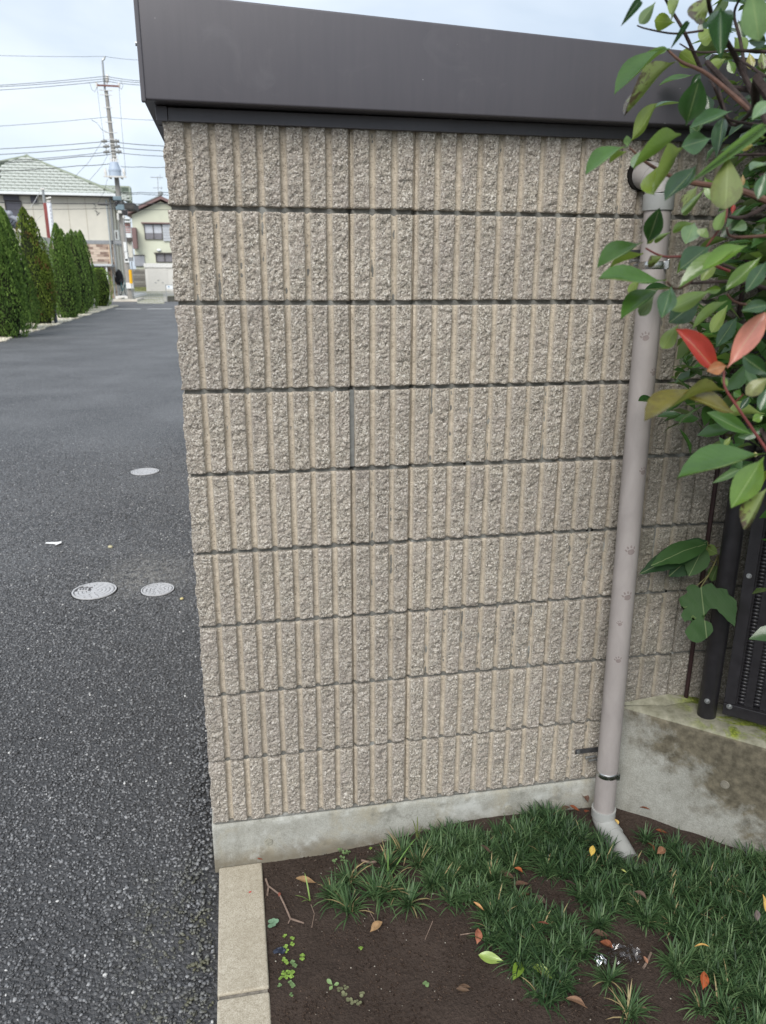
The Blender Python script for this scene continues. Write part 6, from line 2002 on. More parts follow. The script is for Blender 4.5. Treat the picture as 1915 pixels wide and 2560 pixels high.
def by_tip(tip, dx, r):
    return (tip[0] - dx * r, tip[1]), tip[2] - GZ
for lb, tip, r, sd_, apx, wd, kw in (
    ('nearest conifer, cut by the left edge of the photo', (-5.531,19.900,2.915), 0.62, 1, [(0, 0, 1.0, 1.0)], 0.22, dict(n=12000)),
    ('second conifer from the left, its tip beyond the left edge', (-5.968,22.600,3.152), 0.60, 2, [(-0.2, 0, 1.0, 1.0)], 0.20, dict(n=9500)),
    ('broad third conifer with two tips and brown patches', (-5.997,25.300,3.247), 0.66, 3, [(-0.22, 0, 1.0, 0.86), (0.08, 0.1, 0.92, 0.80), (0.50, -0.1, 0.62, 0.52)], 0.28, dict(brown=0.6, col=(1.2, 1.0, 0.8), trunk=0.10, n=9000)),
    ('tall dense conifer in mid hedge with a double tip', (-5.734,28.600,3.076), 0.55, 4, [(-0.15, 0, 1.0, 0.84), (0.14, 0, 0.94, 0.86)], 0.35, dict(n=8500)),
    ('fifth conifer partly hidden behind the tall dense one', (-5.729,31.400,3.002), 0.50, 5, [(0.0, 0, 1.0, 0.9), (-0.3, 0.1, 0.96, 0.8)], 0.35, dict(n=6500)),
    ('narrow sixth conifer with a pale forked tip', (-5.941,33.600,3.054), 0.46, 6, [(0, 0, 1.0, 1.0), (-0.3, 0, 0.94, 0.6)], 0.35, dict(n=5500)),
    ('last tall conifer in the row, next to the round bush', (-6.201,36.200,3.206), 0.52, 7, [(-0.1, 0, 1.0, 1.0)], 0.33, dict(n=5500)),
    ('round bright green bush at the far end of the hedge', (-5.909,38.600,1.647), 0.56, 8, [(0, 0, 1.0, 1.0)], 0.4, dict(round_=True, col=(1.5, 1.4, 1.1), n=4200))):
    bs, h_ = by_tip(tip, apx[0][0], r)
    conifer(lb, bs, h_, r, sd_, apx, wd, **kw)
# dark stake beside the third conifer
st = thing('garden_post', 'dark grey post standing between the third and fourth conifers', 'post', (-5.48, 25.6, GZ))
m = MB(); m.cyl((-5.48, 25.6, GZ), (-5.50, 25.6, 0.55), 0.055, 0.05, 12)
m.build('shaft', simple('slate_grey_paint', (0.085, 0.095, 0.12), 0.6, 0.3), st)
m = MB(); m.cyl((-5.50, 25.6, 0.551), (-5.50, 25.6, 0.57), 0.06, 0.05, 12)
m.build('cap', M_dark, st)
leaf_cloud('garden_shrub', 'pale green loose shrub seen between the conifers below the red sign', 'shrub', (-6.95, 33.0, 1.55), (0.55, 0.5, 1.0), 900, 0.16, ((0.06, 0.10, 0.03), (0.13, 0.20, 0.06), (0.30, 0.36, 0.16)))

# ================================================================== HOUSE WITH GREEN TILED ROOF
M_siding = simple('cream_siding', (0.63, 0.605, 0.53), 0.8, 0.3, vary=0.05, scale=1.5)
M_trim = simple('grey_trim', (0.27, 0.28, 0.29), 0.6, 0.3, vary=0.08)
M_white = simple('white_gutter', (0.74, 0.77, 0.78), 0.45, 0.4, vary=0.05)
M_shut = simple('dark_shutter', (0.085, 0.085, 0.105), 0.5, 0.4, vary=0.1)
M_soff = simple('dark_soffit', (0.09, 0.085, 0.08), 0.8, 0.2)
M_glass = simple('window_glass', (0.16, 0.18, 0.21), 0.12, 0.6, vary=0.2, scale=2)
M_alu = simple('aluminium_frame', (0.50, 0.50, 0.50), 0.4, 0.5, 0.6, vary=0.1)
M_bronze = simple('dark_bronze_frame', (0.07, 0.06, 0.055), 0.5, 0.4, vary=0.1)

HY = 52.0
ha = thing('house', 'cream two storey house with pale green tiled hip roof at left', 'house', (-12.5, HY, GZ))
XR = -6.94                                   # right corner of the front wall
m = MB(); m.box((-24, HY, GZ - 0.1), (XR, HY + 5, 6.0)); m.build('wall', M_siding, ha)
# vertical siding joints, proud strips
m = MB()
for k in range(16):
    x = -8.35 - 1.03 * k
    m.box((x, HY - 0.012, 3.35), (x + 0.03, HY, 6.1))
m.build('siding_joint', simple('siding_seam', (0.46, 0.42, 0.35), 0.8, 0.2), ha)
m = MB(); m.box((-24, HY - 0.05, 3.14), (XR + 0.05, HY, 3.36)); m.box((XR, HY - 0.05, 3.14), (XR + 0.06, HY + 5, 3.36)); m.build('band', M_trim, ha)
# brick veneer of the ground floor: rows of bricks
M_mort2 = simple('pale_brick_mortar', (0.42, 0.36, 0.30), 0.9, 0.2)
m = MB(); m.box((-16, HY - 0.03, GZ), (XR + 0.02, HY - 0.001, 3.13)); m.build('brick_backing', M_mort2, ha)
BR = [simple('brick_%s' % n_, c, 0.85, 0.2, vary=0.12) for n_, c in (('tan', (0.40, 0.30, 0.24)), ('pink', (0.60, 0.49, 0.40)), ('brown', (0.26, 0.185, 0.15)))]
bme = []
for mm in BR:
    b_ = MB(); b_.box((0, -0.022, 0), (0.385, 0, 0.135))
    me = bpy.data.meshes.new('brick'); me.from_pydata(b_.v, [], b_.f); me.materials.append(mm); bme.append(me)
for row in range(22):
    z = GZ + 0.02 + row * 0.148
    x = XR - 0.385 - (0.2 if row % 2 else 0.0)
    k = 0
    while x > -10.0 and k < 7:
        if not (z < 1.95 and x < -7.6):
            link('brick', bme[(row * 7 + k * 5 + (row * k) % 3) % 3], ha, (x - ha.location.x, HY - 0.031 - ha.location.y, z - GZ))
        x -= 0.4; k += 1
# upper-floor shuttered window at the left and a vent hood
def win(parent, x0, x1, z0, z1, y, frame, pane, split=1, depth=0.06, name='window', curtain=None):
    t_ = 0.05
    f_ = MB()
    f_.box((x0, y - depth, z0), (x1, y, z0 + t_)); f_.box((x0, y - depth, z1 - t_), (x1, y, z1))
    f_.box((x0, y - depth, z0 + t_), (x0 + t_, y, z1 - t_)); f_.box((x1 - t_, y - depth, z0 + t_), (x1, y, z1 - t_))
    for k in range(1, split + 1):
        if k < split + 0 or split == 1 and False:
            xm = x0 + (x1 - x0) * k / split
            f_.box((xm - t_ / 2, y - depth + 0.004, z0 + t_), (xm + t_ / 2, y - 0.004, z1 - t_))
    fr = f_.build(name, frame, parent)
    for k in range(split):
        xa = x0 + (x1 - x0) * k / split + t_ / 2
        xb = x0 + (x1 - x0) * (k + 1) / split - t_ / 2
        g_ = MB(); g_.box((xa, y - 0.03, z0 + t_ * 0.8), (xb, y - 0.012, z1 - t_ * 0.8))
        g_.build('pane', pane if not isinstance(pane, (list, tuple)) else pane[k % len(pane)], fr)
    return fr
wx0, wz1 = (-13.003,52.000,5.740)[0], (-12.988,52.000,5.847)[2]
win(ha, wx0, (-12.040,52.000,5.330)[0], 4.2, wz1 - 0.25, HY, M_bronze, M_shut, 1, 0.09)
m = MB(); m.box((wx0 - 0.02, HY - 0.16, wz1 - 0.25), ((-12.040,52.000,5.330)[0] - 0.1, HY, wz1 + 0.05)); m.build('shutter_box', M_shut, ha)
m = MB(); v0, v1 = (-11.459,52.000,5.880), (-11.135,52.000,5.499)
m.box((v0[0], HY - 0.22, v1[2]), (v1[0], HY, v0[2])); m.build('vent_hood', M_shut, ha)

# roof: tiled planes. Eave line, hip peak, lower right wing
EZ = 6.03
PK = (-12.109,55.200,8.488)
EL, ER = (-19.5, HY - 0.55, EZ), (-6.42, HY - 0.55, EZ)
M_tile = simple('pale_green_tile', (0.47, 0.495, 0.455), 0.75, 0.3, vary=0.16, scale=3)
M_under = simple('roof_underlay', (0.075, 0.095, 0.07), 0.9, 0.2)
m = MB()
m.add([EL, ER, PK], [(0, 1, 2)])
m.add([ER, (-6.42, HY + 9.5, EZ), (-6.42, HY + 7.0, 6.4), PK], [(0, 1, 2, 3)])
m.add([EL, PK, (-19.5, HY + 9.5, EZ)], [(0, 1, 2)])
roof = m.build('roof', M_under, ha)
tm = MB()
tw_, tl_ = 0.40, 0.34
seg = 4
V, F = [], []
for i in range(seg + 1):
    x = tw_ * i / seg
    bulge = 0.022 * math.sin(math.pi * min(1, (i / seg) * 1.35)) if i < seg else 0.0
    V += [(x, 0, 0.085 + bulge), (x, tl_, 0.03 + bulge * 0.8), (x, 0.0, 0.03)]
for i in range(seg):
    a, b = 3 * i, 3 * i + 3
    F += [(a, b, b + 1, a + 1), (a + 2, b + 2, b, a)]
tile_me = bpy.data.meshes.new('tile'); tile_me.from_pydata(V, [], F); tile_me.materials.append(M_tile)
sl = Vector((0, PK[1] - ER[1], PK[2] - ER[2])); SL = sl.length; pit = math.atan2(sl.z, sl.y)
rows = int(SL / 0.36)
tc = 0
for r_ in range(rows):
    q = r_ * 0.36 / SL
    xl = EL[0] + (PK[0] - EL[0]) * (q + 0.01)
    xr = ER[0] + (PK[0] - ER[0]) * (q + 0.01)
    y, z = ER[1] + sl.y * q, ER[2] + sl.z * q
    x = xr - tw_ - (0.21 if r_ % 2 else 0.0)
    while x > max(xl, -13.6) and tc < 270:
        o = link('tile', tile_me, roof, (x - ha.location.x, y - ha.location.y, z - GZ), (pit, 0, 0))
        x -= tw_ + 0.012; tc += 1
m = MB()
m.tube([PK, (ER[0], ER[1], ER[2] + 0.1)], 0.10, 8); m.tube([PK, (EL[0], EL[1], EL[2] + 0.1)], 0.10, 8)
m.ball((PK[0], PK[1], PK[2] + 0.04), 0.13, 8, 6, (1, 1, 0.8))
m.build('hip_tile', simple('mossy_green_ridge', (0.27, 0.30, 0.24), 0.8, 0.2, vary=0.2), ha, 0, False)
m = MB(); m.box((EL[0], HY - 0.68, EZ - 0.12), (ER[0] + 0.02, HY - 0.56, EZ + 0.03)); m.build('gutter', M_white, ha, 0.02)
m = MB(); m.box((EL[0], HY - 0.55, EZ - 0.16), (ER[0], HY, EZ - 0.10)); m.box((XR, HY, EZ - 0.16), (ER[0], HY + 9, EZ - 0.10)); m.build('soffit', M_soff, ha)
# lower wing behind the pole
w0, w1, w2, w3 = (-7.814,55.500,6.842), (-5.974,55.500,6.822), (-5.657,52.500,5.688), (-7.406,52.500,5.862)
m = MB(); m.add([w3, w2, w1, w0], [(0, 1, 2, 3)])
m.prism([w1, w2, (w2[0], w2[1], w2[2] - 0.25), (w1[0], w1[1], w1[2] - 0.25)], (0.1, 0, 0))
wing = m.build('wing_roof', M_under, ha)
dv = Vector(w0) - Vector(w3); du = Vector(w2) - Vector(w3)
pit2 = math.atan2(dv.z, dv.y)
for r_ in range(9):
    for k in range(4):
        p = Vector(w3) + dv * (r_ / 9) + du.normalized() * (0.10 + tw_ * k + (0.2 if r_ % 2 else 0) + 0.02) 
        if tc < 330 and p.x < w2[0] - tw_ + 0.1:
            link('tile', tile_me, wing, (p.x - ha.location.x, p.y - ha.location.y, p.z - GZ), (pit2, 0, 0), (1, 1.1, 1)); tc += 1
m = MB(); m.tube([w0, w1], 0.09, 8); m.tube([w1, w2], 0.07, 6); m.build('ridge_tile', bpy.data.materials['mossy_green_ridge'], ha)
m = MB(); e0, e1 = (-6.110,52.200,5.623), (-5.454,52.200,5.293)
m.box((e0[0], 52.2, e1[2]), (e1[0], 55, e0[2])); m.build('wing_eave', M_soff, ha)
# downpipes and conduit at the right corner
def vpipe(name, x, y, z0, z1, r, mat, parent):
    m_ = MB(); m_.cyl((x, y, z0), (x, y, z1), r, n=8); return m_.build(name, mat, parent)
vpipe('rain_pipe', XR - 0.12, HY - 0.12, GZ, 5.75, 0.045, simple('light_grey_pipe', (0.40, 0.43, 0.43), 0.5, 0.3), ha)
vpipe('rain_pipe', XR + 0.10, HY - 0.02, GZ, 5.9, 0.05, M_trim, ha)
vpipe('conduit', XR - 0.22, HY - 0.12, 0.35, 3.1, 0.035, simple('cream_conduit', (0.66, 0.50, 0.36), 0.6, 0.3), ha)
# right side: paler strips and openings of the entrance side
sd = MB()
for zz0, zz1, yy0 in ((3.4, 5.6, 53.5), (3.4, 5.6, 55.2)):
    sd.box((XR, yy0, zz0), (XR + 0.04, yy0 + 0.7, zz1))
sd.build('side_window', M_glass, ha)
m = MB()
for yy in (53.0, 54.6, 56.2):
    m.box((XR + 0.0, yy, GZ), (XR + 0.10, yy + 0.18, 5.7))
m.build('side_post', M_siding, ha)
# carport roof in front of the ground floor
c0, c1 = (-7.923,50.600,1.937), (-6.934,50.600,1.871)
m = MB(); m.box((-11.5, 50.6, c1[2] - 0.11), (c1[0], 52.0 - 0.04, c1[2] + 0.02)); m.build('canopy', M_trim, ha)
m = MB(); m.box((-11.5, 50.55, c1[2] - 0.06), (c1[0] + 0.02, 50.6, c1[2] + 0.06)); m.build('canopy_edge', simple('light_grey_beam', (0.50, 0.52, 0.53), 0.5, 0.3), ha)
m = MB(); m.prism([(c1[0], 50.62, c1[2] - 0.11), (c1[0] + 0.18, 50.62, c1[2] - 0.72), (c1[0] + 0.12, 50.62, c1[2] - 0.74), (c1[0] - 0.12, 50.62, c1[2] - 0.13)], (0, 0.3, 0)); m.build('canopy_bracket', M_soff, ha)
vpipe('canopy_post', (-7.262,50.700,1.576)[0], 50.7, GZ, c1[2] - 0.11, 0.05, M_white, ha)
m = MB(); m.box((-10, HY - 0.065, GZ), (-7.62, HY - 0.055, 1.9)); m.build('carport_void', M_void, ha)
# air conditioner on its bracket
a0, a1 = (-6.738,51.700,3.958), (-6.464,51.700,3.359)
m = MB(); m.box((a0[0], 51.75, a1[2]), (a1[0], 52.05, a0[2])); ac = m.build('air_conditioner', simple('ac_casing', (0.42, 0.44, 0.43), 0.6, 0.3), ha, 0.02)
m = MB(); m.box((a0[0] + 0.08, 51.74, a1[2] + 0.1), (a1[0] - 0.12, 51.752, a0[2] - 0.1)); m.build('grille', M_bronze, ac)
m = MB(); m.box((a0[0] - 0.03, 51.7, a1[2] - 0.2), (a1[0] + 0.1, 52.1, a1[2] - 0.02)); m.build('ac_bracket', M_trim, ha)

# ---- narrow house behind the passage
hc = thing('house', 'narrow beige house with pink shutter panels behind the utility pole', 'house', (-8.0, 66, GZ))
b0, b1 = (-8.334,66.000,5.456), (-7.308,66.000,2.570)
m = MB(); m.box((b0[0] - 1.0, 66, b1[2]), (b1[0], 66.6, b0[2])); m.box((b0[0] - 1.0, 66, GZ), (b0[0] + 0.5, 66.6, b1[2] - 0.01)); m.build('wall', M_siding, hc)
m = MB(); g0, g1 = (-8.579,65.800,2.582), (-7.284,65.800,2.294)
m.box((g0[0], 65.5, g1[2]), (g1[0], 66, g0[2])); m.build('canopy', M_trim, hc)
p0, p1 = (-7.711,66.000,5.134), (-7.285,66.000,4.446)
m = MB(); m.box((p0[0], 65.9, p1[2]), (p1[0], 65.96, p0[2])); m.build('pink_panel', simple('pink_panel', (0.52, 0.30, 0.28), 0.7, 0.3), hc)
m = MB()
for k in range(3):
    z = p1[2] + 0.08 + 0.16 * k
    m.box((p0[0], 65.85, z), (p1[0], 65.9, z + 0.05))
m.build('slat', M_white, hc)
q0, q1 = (-7.671,66.000,4.430), (-7.297,66.000,4.073)
m = MB(); m.box((q0[0], 65.92, q1[2]), (q1[0], 65.97, q0[2])); m.build('pane', M_white, hc)
m = MB(); m.box((q0[0], 65.7, q1[2] - 0.3), (q1[0] + 0.1, 66, q1[2])); m.build('balcony_rail', M_bronze, hc)
r0, r1 = (-7.750,66.000,5.568), (-7.198,66.000,5.193)
m = MB(); m.box((r0[0], 65.3, r1[2]), (r1[0], 66.2, r1[2] + 0.1)); m.box((r0[0], 65.4, r1[2] + 0.25), (r1[0], 66.2, r1[2] + 0.36)); m.build('roof_edge', M_white, hc)
v0, v1 = (-8.478,66.000,2.246), (-8.181,66.000,-0.308)
m = MB(); m.box((v0[0], 65.93, GZ), (v1[0], 65.99, v0[2])); m.build('entrance', M_void, hc)
m = MB()
for k in range(5):
    x = v0[0] + 0.15 + 0.22 * k
    m.box((x, 65.86, GZ), (x + 0.06, 65.92, v0[2]))
m.build('gate_bar', M_trim, hc)

# ================================================================== PALE GREEN HOUSE, GARAGE BOX, BLOCK WALL
YB = 74.0
M_green = simple('pale_green_render', (0.575, 0.59, 0.475), 0.85, 0.2, vary=0.06, scale=0.8)
M_rbrown = simple('reddish_brown_roof_edge', (0.20, 0.13, 0.125), 0.7, 0.3, vary=0.1)
hb = thing('house', 'pale green rendered house with low gable and sliding windows', 'house', (-3.5, YB, GZ))
gp, gl = (-5.386,74.000,7.479), (-7.984,74.000,6.292)
xr_ = 2 * gp[0] - gl[0]
m = MB()
m.prism([(gl[0], YB, GZ - 0.4), (xr_, YB, GZ - 0.4), (xr_, YB, gl[2]), (gp[0], YB, gp[2]), (gl[0], YB, gl[2])], (0, 8, 0))
m.build('wall', M_green, hb)
pk, el = Vector((-5.327,73.400,7.629)), Vector((-8.443,73.400,6.244))
er = Vector((2 * pk.x - el.x, el.y, el.z))
for a_, b_ in ((el, pk), (pk, er)):
    m = MB(); m.prism([a_, b_, b_ + Vector((0, 0, 0.26)), a_ + Vector((0, 0, 0.26))], (0, 9.2, 0)); rf = m.build('roof', M_rbrown, hb)
m = MB(); m.prism([el + Vector((0, -0.05, 0.26)), pk + Vector((0, -0.05, 0.26)), pk + Vector((0, -0.05, 0.34)), el + Vector((0, -0.05, 0.34))], (0, 0.4, 0)); m.build('barge_tile', simple('grey_roof_tile', (0.30, 0.32, 0.32), 0.8, 0.2), hb)
m = MB(); m.ball(pk + Vector((0.02, 0.2, 0.45)), 0.22, 8, 6); m.build('ridge_end', bpy.data.materials['grey_roof_tile'], hb)
def G3(a, b):
    return a, b
M_curt = simple('curtained_glass', (0.50, 0.52, 0.56), 0.25, 0.5, vary=0.1, scale=6)
M_gl2 = simple('dusky_glass', (0.20, 0.195, 0.21), 0.2, 0.5, vary=0.1, scale=3)
a_, b_ = (-6.989,74.000,5.564), (-5.430,74.000,4.252)
wf = win(hb, a_[0], b_[0], b_[2], a_[2], YB, M_bronze, [M_curt], 2, 0.12)
m = MB(); m.box((a_[0] + 0.06, YB - 0.045, b_[2] + 0.08), (b_[0] - 0.06, YB - 0.034, b_[2] + 0.08 + 0.36 * (a_[2] - b_[2]))); m.build('frosted_pane', M_gl2, wf)
m = MB(); m.box((a_[0] - 0.2, YB - 0.35, a_[2] + 0.02), (b_[0] + 0.7, YB, a_[2] + 0.12)); m.build('window_hood', M_rbrown, hb)
c_ = (-4.869,74.000,4.130)
m = MB()
for k in range(6):
    z = c_[2] + (a_[2] - c_[2]) * k / 6
    m.box((b_[0] + 0.04, YB - 0.16, z + 0.01), (b_[0] + 0.75, YB - 0.06, z + (a_[2] - c_[2]) / 6 - 0.015))
m.build('shutter_slat', simple('pale_blue_grey_shutter', (0.45, 0.47, 0.50), 0.6, 0.3), hb)
a_, b_ = (-8.051,74.000,2.866), (-7.172,74.000,1.969)
m = MB(); m.box((a_[0], YB - 0.16, b_[2]), (b_[0], YB, a_[2])); m.build('shutter', simple('grey_shutter', (0.31, 0.32, 0.345), 0.6, 0.3), hb, 0.02)
m = MB(); m.box((a_[0] - 0.05, YB - 0.2, a_[2]), (b_[0] + 0.05, YB, a_[2] + 0.07)); m.build('shutter_hood', M_bronze, hb)
a_, b_ = (-6.183,74.000,3.059), (-4.642,74.000,2.313)
win(hb, a_[0], b_[0], b_[2], a_[2], YB, M_bronze, [M_gl2], 2, 0.15)
m = MB(); m.box((a_[0] - 0.1, YB - 0.3, a_[2]), (b_[0], YB, a_[2] + 0.09)); m.build('window_hood', M_bronze, hb)
l_ = (-5.860,74.000,3.356)
m = MB(); m.ball((l_[0], YB - 0.1, l_[2]), 0.2, 10, 6, (1, 0.5, 0.6)); m.build('wall_lamp', M_white, hb, 0, True)
d0, d1 = (-7.963,73.200,5.191), (-7.795,73.200,3.444)
m = MB(); m.box((d0[0], 72.8, d1[2]), (d0[0] + 0.35, YB, d0[2])); m.build('side_screen', M_rbrown, hb)
# television aerial on the roof
an = thing('tv_aerial', 'thin television aerial mast above the pale green house', 'aerial', (-5.716,76.000,7.983))
a_, b_, c_, d_ = Vector((-5.725,76.000,7.867)), Vector((-5.638,76.000,9.716)), Vector((-6.244,76.000,9.632)), Vector((-5.193,76.000,9.642))
m = MB(); m.tube([a_ - Vector((0, 0, 0.4)), b_], 0.03, 6); m.build('mast', M_zinc, an)
m = MB(); m.tube([c_, d_], 0.022, 6)
for k in range(7):
    p = c_.lerp(d_, k / 6); m.tube([p - Vector((0, 0.35, 0)), p + Vector((0, 0.35, 0))], 0.014, 5)
m.tube([Vector((-5.414,76.000,9.894)), Vector((-5.450,76.000,9.434))], 0.02, 5)
m.build('array', M_zinc, an)
m = MB(); m.tube([Vector((-6.106,76.000,8.756)), Vector((-5.262,76.000,8.759))], 0.02, 6)
m.tube([Vector((-5.373,76.000,8.889)), Vector((-5.393,76.000,8.628))], 0.03, 6); m.build('array', M_zinc, an)

# white garage box
gb = thing('garage_box', 'small white shed with a plain shutter door beside the pale green house', 'shed', (-6, 71.5, GZ))
a_, b_ = (-6.987,71.500,2.199), (-4.843,71.500,-0.159)
M_gbox = simple('off_white_render', (0.68, 0.66, 0.62), 0.8, 0.3, vary=0.05, scale=1)
m = MB(); m.box((a_[0], 71.5, GZ - 0.1), (b_[0] + 0.9, 73.7, a_[2] - 0.12)); m.build('wall', M_gbox, gb)
m = MB(); m.box((a_[0] - 0.06, 71.40, a_[2] - 0.36), (b_[0] + 0.95, 73.8, a_[2])); m.build('roof', simple('white_roof_edge', (0.72, 0.71, 0.68), 0.7, 0.3), gb, 0.02)
d0, d1 = (-6.784,71.450,1.798), (-5.104,71.450,-0.128)
m = MB(); m.box((d0[0], 71.46, GZ), (d1[0], 71.5, d0[2])); dr = m.build('shutter_door', simple('shutter_door_white', (0.64, 0.62, 0.58), 0.6, 0.3, vary=0.04), gb)
m = MB()
for uu in ((-6.163,71.400,0.571), (-5.547,71.400,0.573), (-5.912,71.400,0.775)):
    m.box((uu[0] - 0.06, 71.43, uu[2] - 0.03), (uu[0] + 0.06, 71.46, uu[2] + 0.03))
m.build('handle', M_trim, dr)
# mossy bank and grey block wall left of the shed
bw = thing('block_wall', 'grey concrete block wall with pierced top course behind the driveway', 'wall', (-10, 73, GZ))
a_, b_ = (-8.260,73.000,1.722), (-7.250,73.000,0.104)
M_cb = [simple('concrete_block_%d' % k, c, 0.9, 0.2, vary=0.15, scale=3) for k, c in enumerate(((0.20, 0.19, 0.175), (0.25, 0.24, 0.22), (0.16, 0.152, 0.14)))]
m = MB(); m.box((a_[0] - 2, 73.03, GZ), (b_[0] + 0.4, 73.18, a_[2] - 0.02)); m.build('wall_core', simple('wall_joint', (0.10, 0.097, 0.09), 0.9, 0.2), bw)
cbm = []
for mm in M_cb:
    c_ = MB(); c_.box((0, 0, 0), (0.39, 0.05, 0.185)); me = bpy.data.meshes.new('concrete_block'); me.from_pydata(c_.v, [], c_.f); me.materials.append(mm); cbm.append(me)
zz = a_[2] - 0.2; row = 0
while zz > GZ - 0.1 and row < 12:
    x = a_[0] - 0.5 + (0.2 if row % 2 else 0)
    k = 0
    while x < b_[0] + 0.2:
        link('concrete_block', cbm[(row * 5 + k * 3) % 3 if row else (k % 2)], bw, (x - bw.location.x, 72.98 - bw.location.y, zz - GZ))
        x += 0.4; k += 1
    zz -= 0.2; row += 1
m = MB()
bb = (-8.219,72.000,0.121)
m.prism([(a_[0] - 1, 71.8, GZ - 0.1), (a_[0] - 1, 72.97, GZ - 0.1), (a_[0] - 1, 72.97, bb[2] + 0.05), (a_[0] - 1, 72.3, bb[2] - 0.1)], (3.6, 0, 0))
m.build('grass_bank', simple('mossy_bank', (0.16, 0.17, 0.07), 0.9, 0.2, vary=0.35, scale=4), kind='structure')

# paved forecourt, planter kerb, and the street's far side
def mat_paver():
    t = NT('forecourt_pavers', 0.9, 0.2)
    co = t.co()
    br = t.n.new('ShaderNodeTexBrick')
    t.l.new(co, br.inputs['Vector'])
    br.inputs['Scale'].default_value = 1.0
    br.inputs['Color1'].default_value = (0.42, 0.40, 0.36, 1)
    br.inputs['Color2'].default_value = (0.50, 0.48, 0.44, 1)
    br.inputs['Mortar'].default_value = (0.18, 0.19, 0.11, 1)
    br.inputs['Brick Width'].default_value = 0.5
    br.inputs['Row Height'].default_value = 0.9
    br.inputs['Mortar Size'].default_value = 0.06
    br.inputs['Mortar Smooth'].default_value = 0.3
    c = t.mix(t.ramp(t.noise(co, 0.5, 4), [(0.4, 0.0), (0.7, 0.6)]), br.outputs['Color'], (0.24, 0.25, 0.13))
    t.color(c)
    return t.m
m = MB(); m.add([(-4.7169,42.7075,-0.1550), (-3.3004,42.4250,-0.1550), (-5.3210,67.5534,-0.1550), (-4.9, 72, -0.155), (-8.3, 72, -0.155)], [(0, 1, 2, 3, 4)])
m.build('forecourt_paving', mat_paver(), kind='structure')
m = MB(); m.box((-60, 45.61, -0.3), (-5.7, 80, GZ + 0.002)); m.box((-3.0, 45.61, -0.3), (40, 80, GZ + 0.002)); m.box((-9, 72.02, -0.3), (5, 80, GZ + 0.001))
m.build('street_verge', simple('street_verge_concrete', (0.33, 0.32, 0.29), 0.9, 0.2, vary=0.2, scale=0.7), kind='structure')
m = MB(); m.add(grid(-5.7, -3.0, 45.6, 72.02, GZ - 0.004), [(0, 1, 2, 3)]); m.build('forecourt_edge', simple('forecourt_edge_concrete', (0.40, 0.38, 0.33), 0.9, 0.2, vary=0.15, scale=1), kind='structure')
pb = thing('pole_planter', 'low concrete kerb box around the foot of the utility pole', 'kerb', (-5.6, 46.5, GZ))
m = MB()
m.box((-6.35, 45.7, GZ), (-5.05, 45.88, GZ + 0.13)); m.box((-6.35, 45.88, GZ), (-6.2, 49.5, GZ + 0.13)); m.box((-5.2, 45.88, GZ), (-5.05, 49.5, GZ + 0.13))
m.build('edging', simple('pale_kerb', (0.56, 0.52, 0.45), 0.85, 0.2, vary=0.12, scale=3), pb, 0.015)
m = MB(); m.box((-6.19, 45.89, GZ), (-5.21, 49.5, GZ + 0.04)); m.build('planting_soil', simple('planter_weeds', (0.16, 0.16, 0.09), 0.9, 0.2, vary=0.4, scale=8), pb)
# notice board at the edge of the garage
nb = thing('notice_board', 'framed notice with a white sheet on thin posts at the forecourt edge', 'sign', (-3.3, 43.9, GZ))
a_, b_ = (-3.444,46.200,0.777), (-3.502,46.200,0.016)
m = MB()
m.box((a_[0] - 0.02, 46.18, GZ), (a_[0] + 0.02, 46.22, a_[2])); m.box((a_[0] + 1.1, 46.18, GZ), (a_[0] + 1.14, 46.22, a_[2])); m.box((a_[0] + 0.02, 46.185, a_[2] - 0.03), (a_[0] + 1.1, 46.215, a_[2]))
m.build('frame', M_zinc, nb)
c_, d_ = (-3.406,46.200,0.766), (-3.143,46.200,0.517)
m = MB(); m.box((c_[0], 46.19, d_[2]), (d_[0] + 0.1, 46.195, c_[2] - 0.04)); m.build('sheet', simple('white_sheet', (0.74, 0.76, 0.78), 0.6, 0.3), nb)
m = MB(); e_ = (-3.287,46.200,0.651)
m.box((e_[0] - 0.04, 46.184, e_[2] - 0.03), (e_[0] + 0.06, 46.189, e_[2] + 0.04)); m.build('mark', simple('pale_blue_print', (0.25, 0.38, 0.50), 0.6, 0.3), nb)
pl_ = thing('planter', 'dark low planter box below the notice board', 'planter', (-3.2, 45.9, GZ))
m = MB(); m.box((-3.38, 45.75, GZ), (-1.6, 46.15, GZ + 0.28)); m.build('box', simple('dark_planter', (0.075, 0.075, 0.065), 0.85, 0.2, vary=0.3, scale=6), pl_, 0.02)
m = MB(); m.box((-3.34, 45.79, GZ + 0.281), (-1.64, 46.11, GZ + 0.30)); m.build('soil', simple('planter_weeds2', (0.10, 0.11, 0.05), 0.9, 0.2, vary=0.4, scale=8), pl_)

# ================================================================== UTILITY POLE
PY = 48.15
M_conc = simple('pole_concrete', (0.30, 0.285, 0.265), 0.85, 0.2, vary=0.1, scale=4)
M_light = simple('pale_band_metal', (0.60, 0.59, 0.56), 0.5, 0.4, 0.3, vary=0.1)
M_ins = simple('white_porcelain', (0.72, 0.70, 0.66), 0.3, 0.5, vary=0.1, scale=20)
M_cable = simple('black_cable', (0.035, 0.037, 0.042), 0.6, 0.3, vary=0.1)
M_rust = simple('red_brown_arm', (0.22, 0.11, 0.095), 0.7, 0.3, vary=0.2, scale=8)
up = thing('utility_pole', 'tall grey concrete utility pole with pale blue transformer', 'utility pole', (-5.66, PY, GZ))
pb0, pt0 = Vector((-5.661,48.150,-0.160)), Vector((-6.004,48.150,11.127))
pb0.z = GZ
def along(z):
    return pb0.lerp(pt0, (z - pb0.z) / (pt0.z - pb0.z))
m = MB(); m.cyl(pb0, pt0, 0.185, 0.10, 16); m.build('pole', M_conc, up, 0, True)
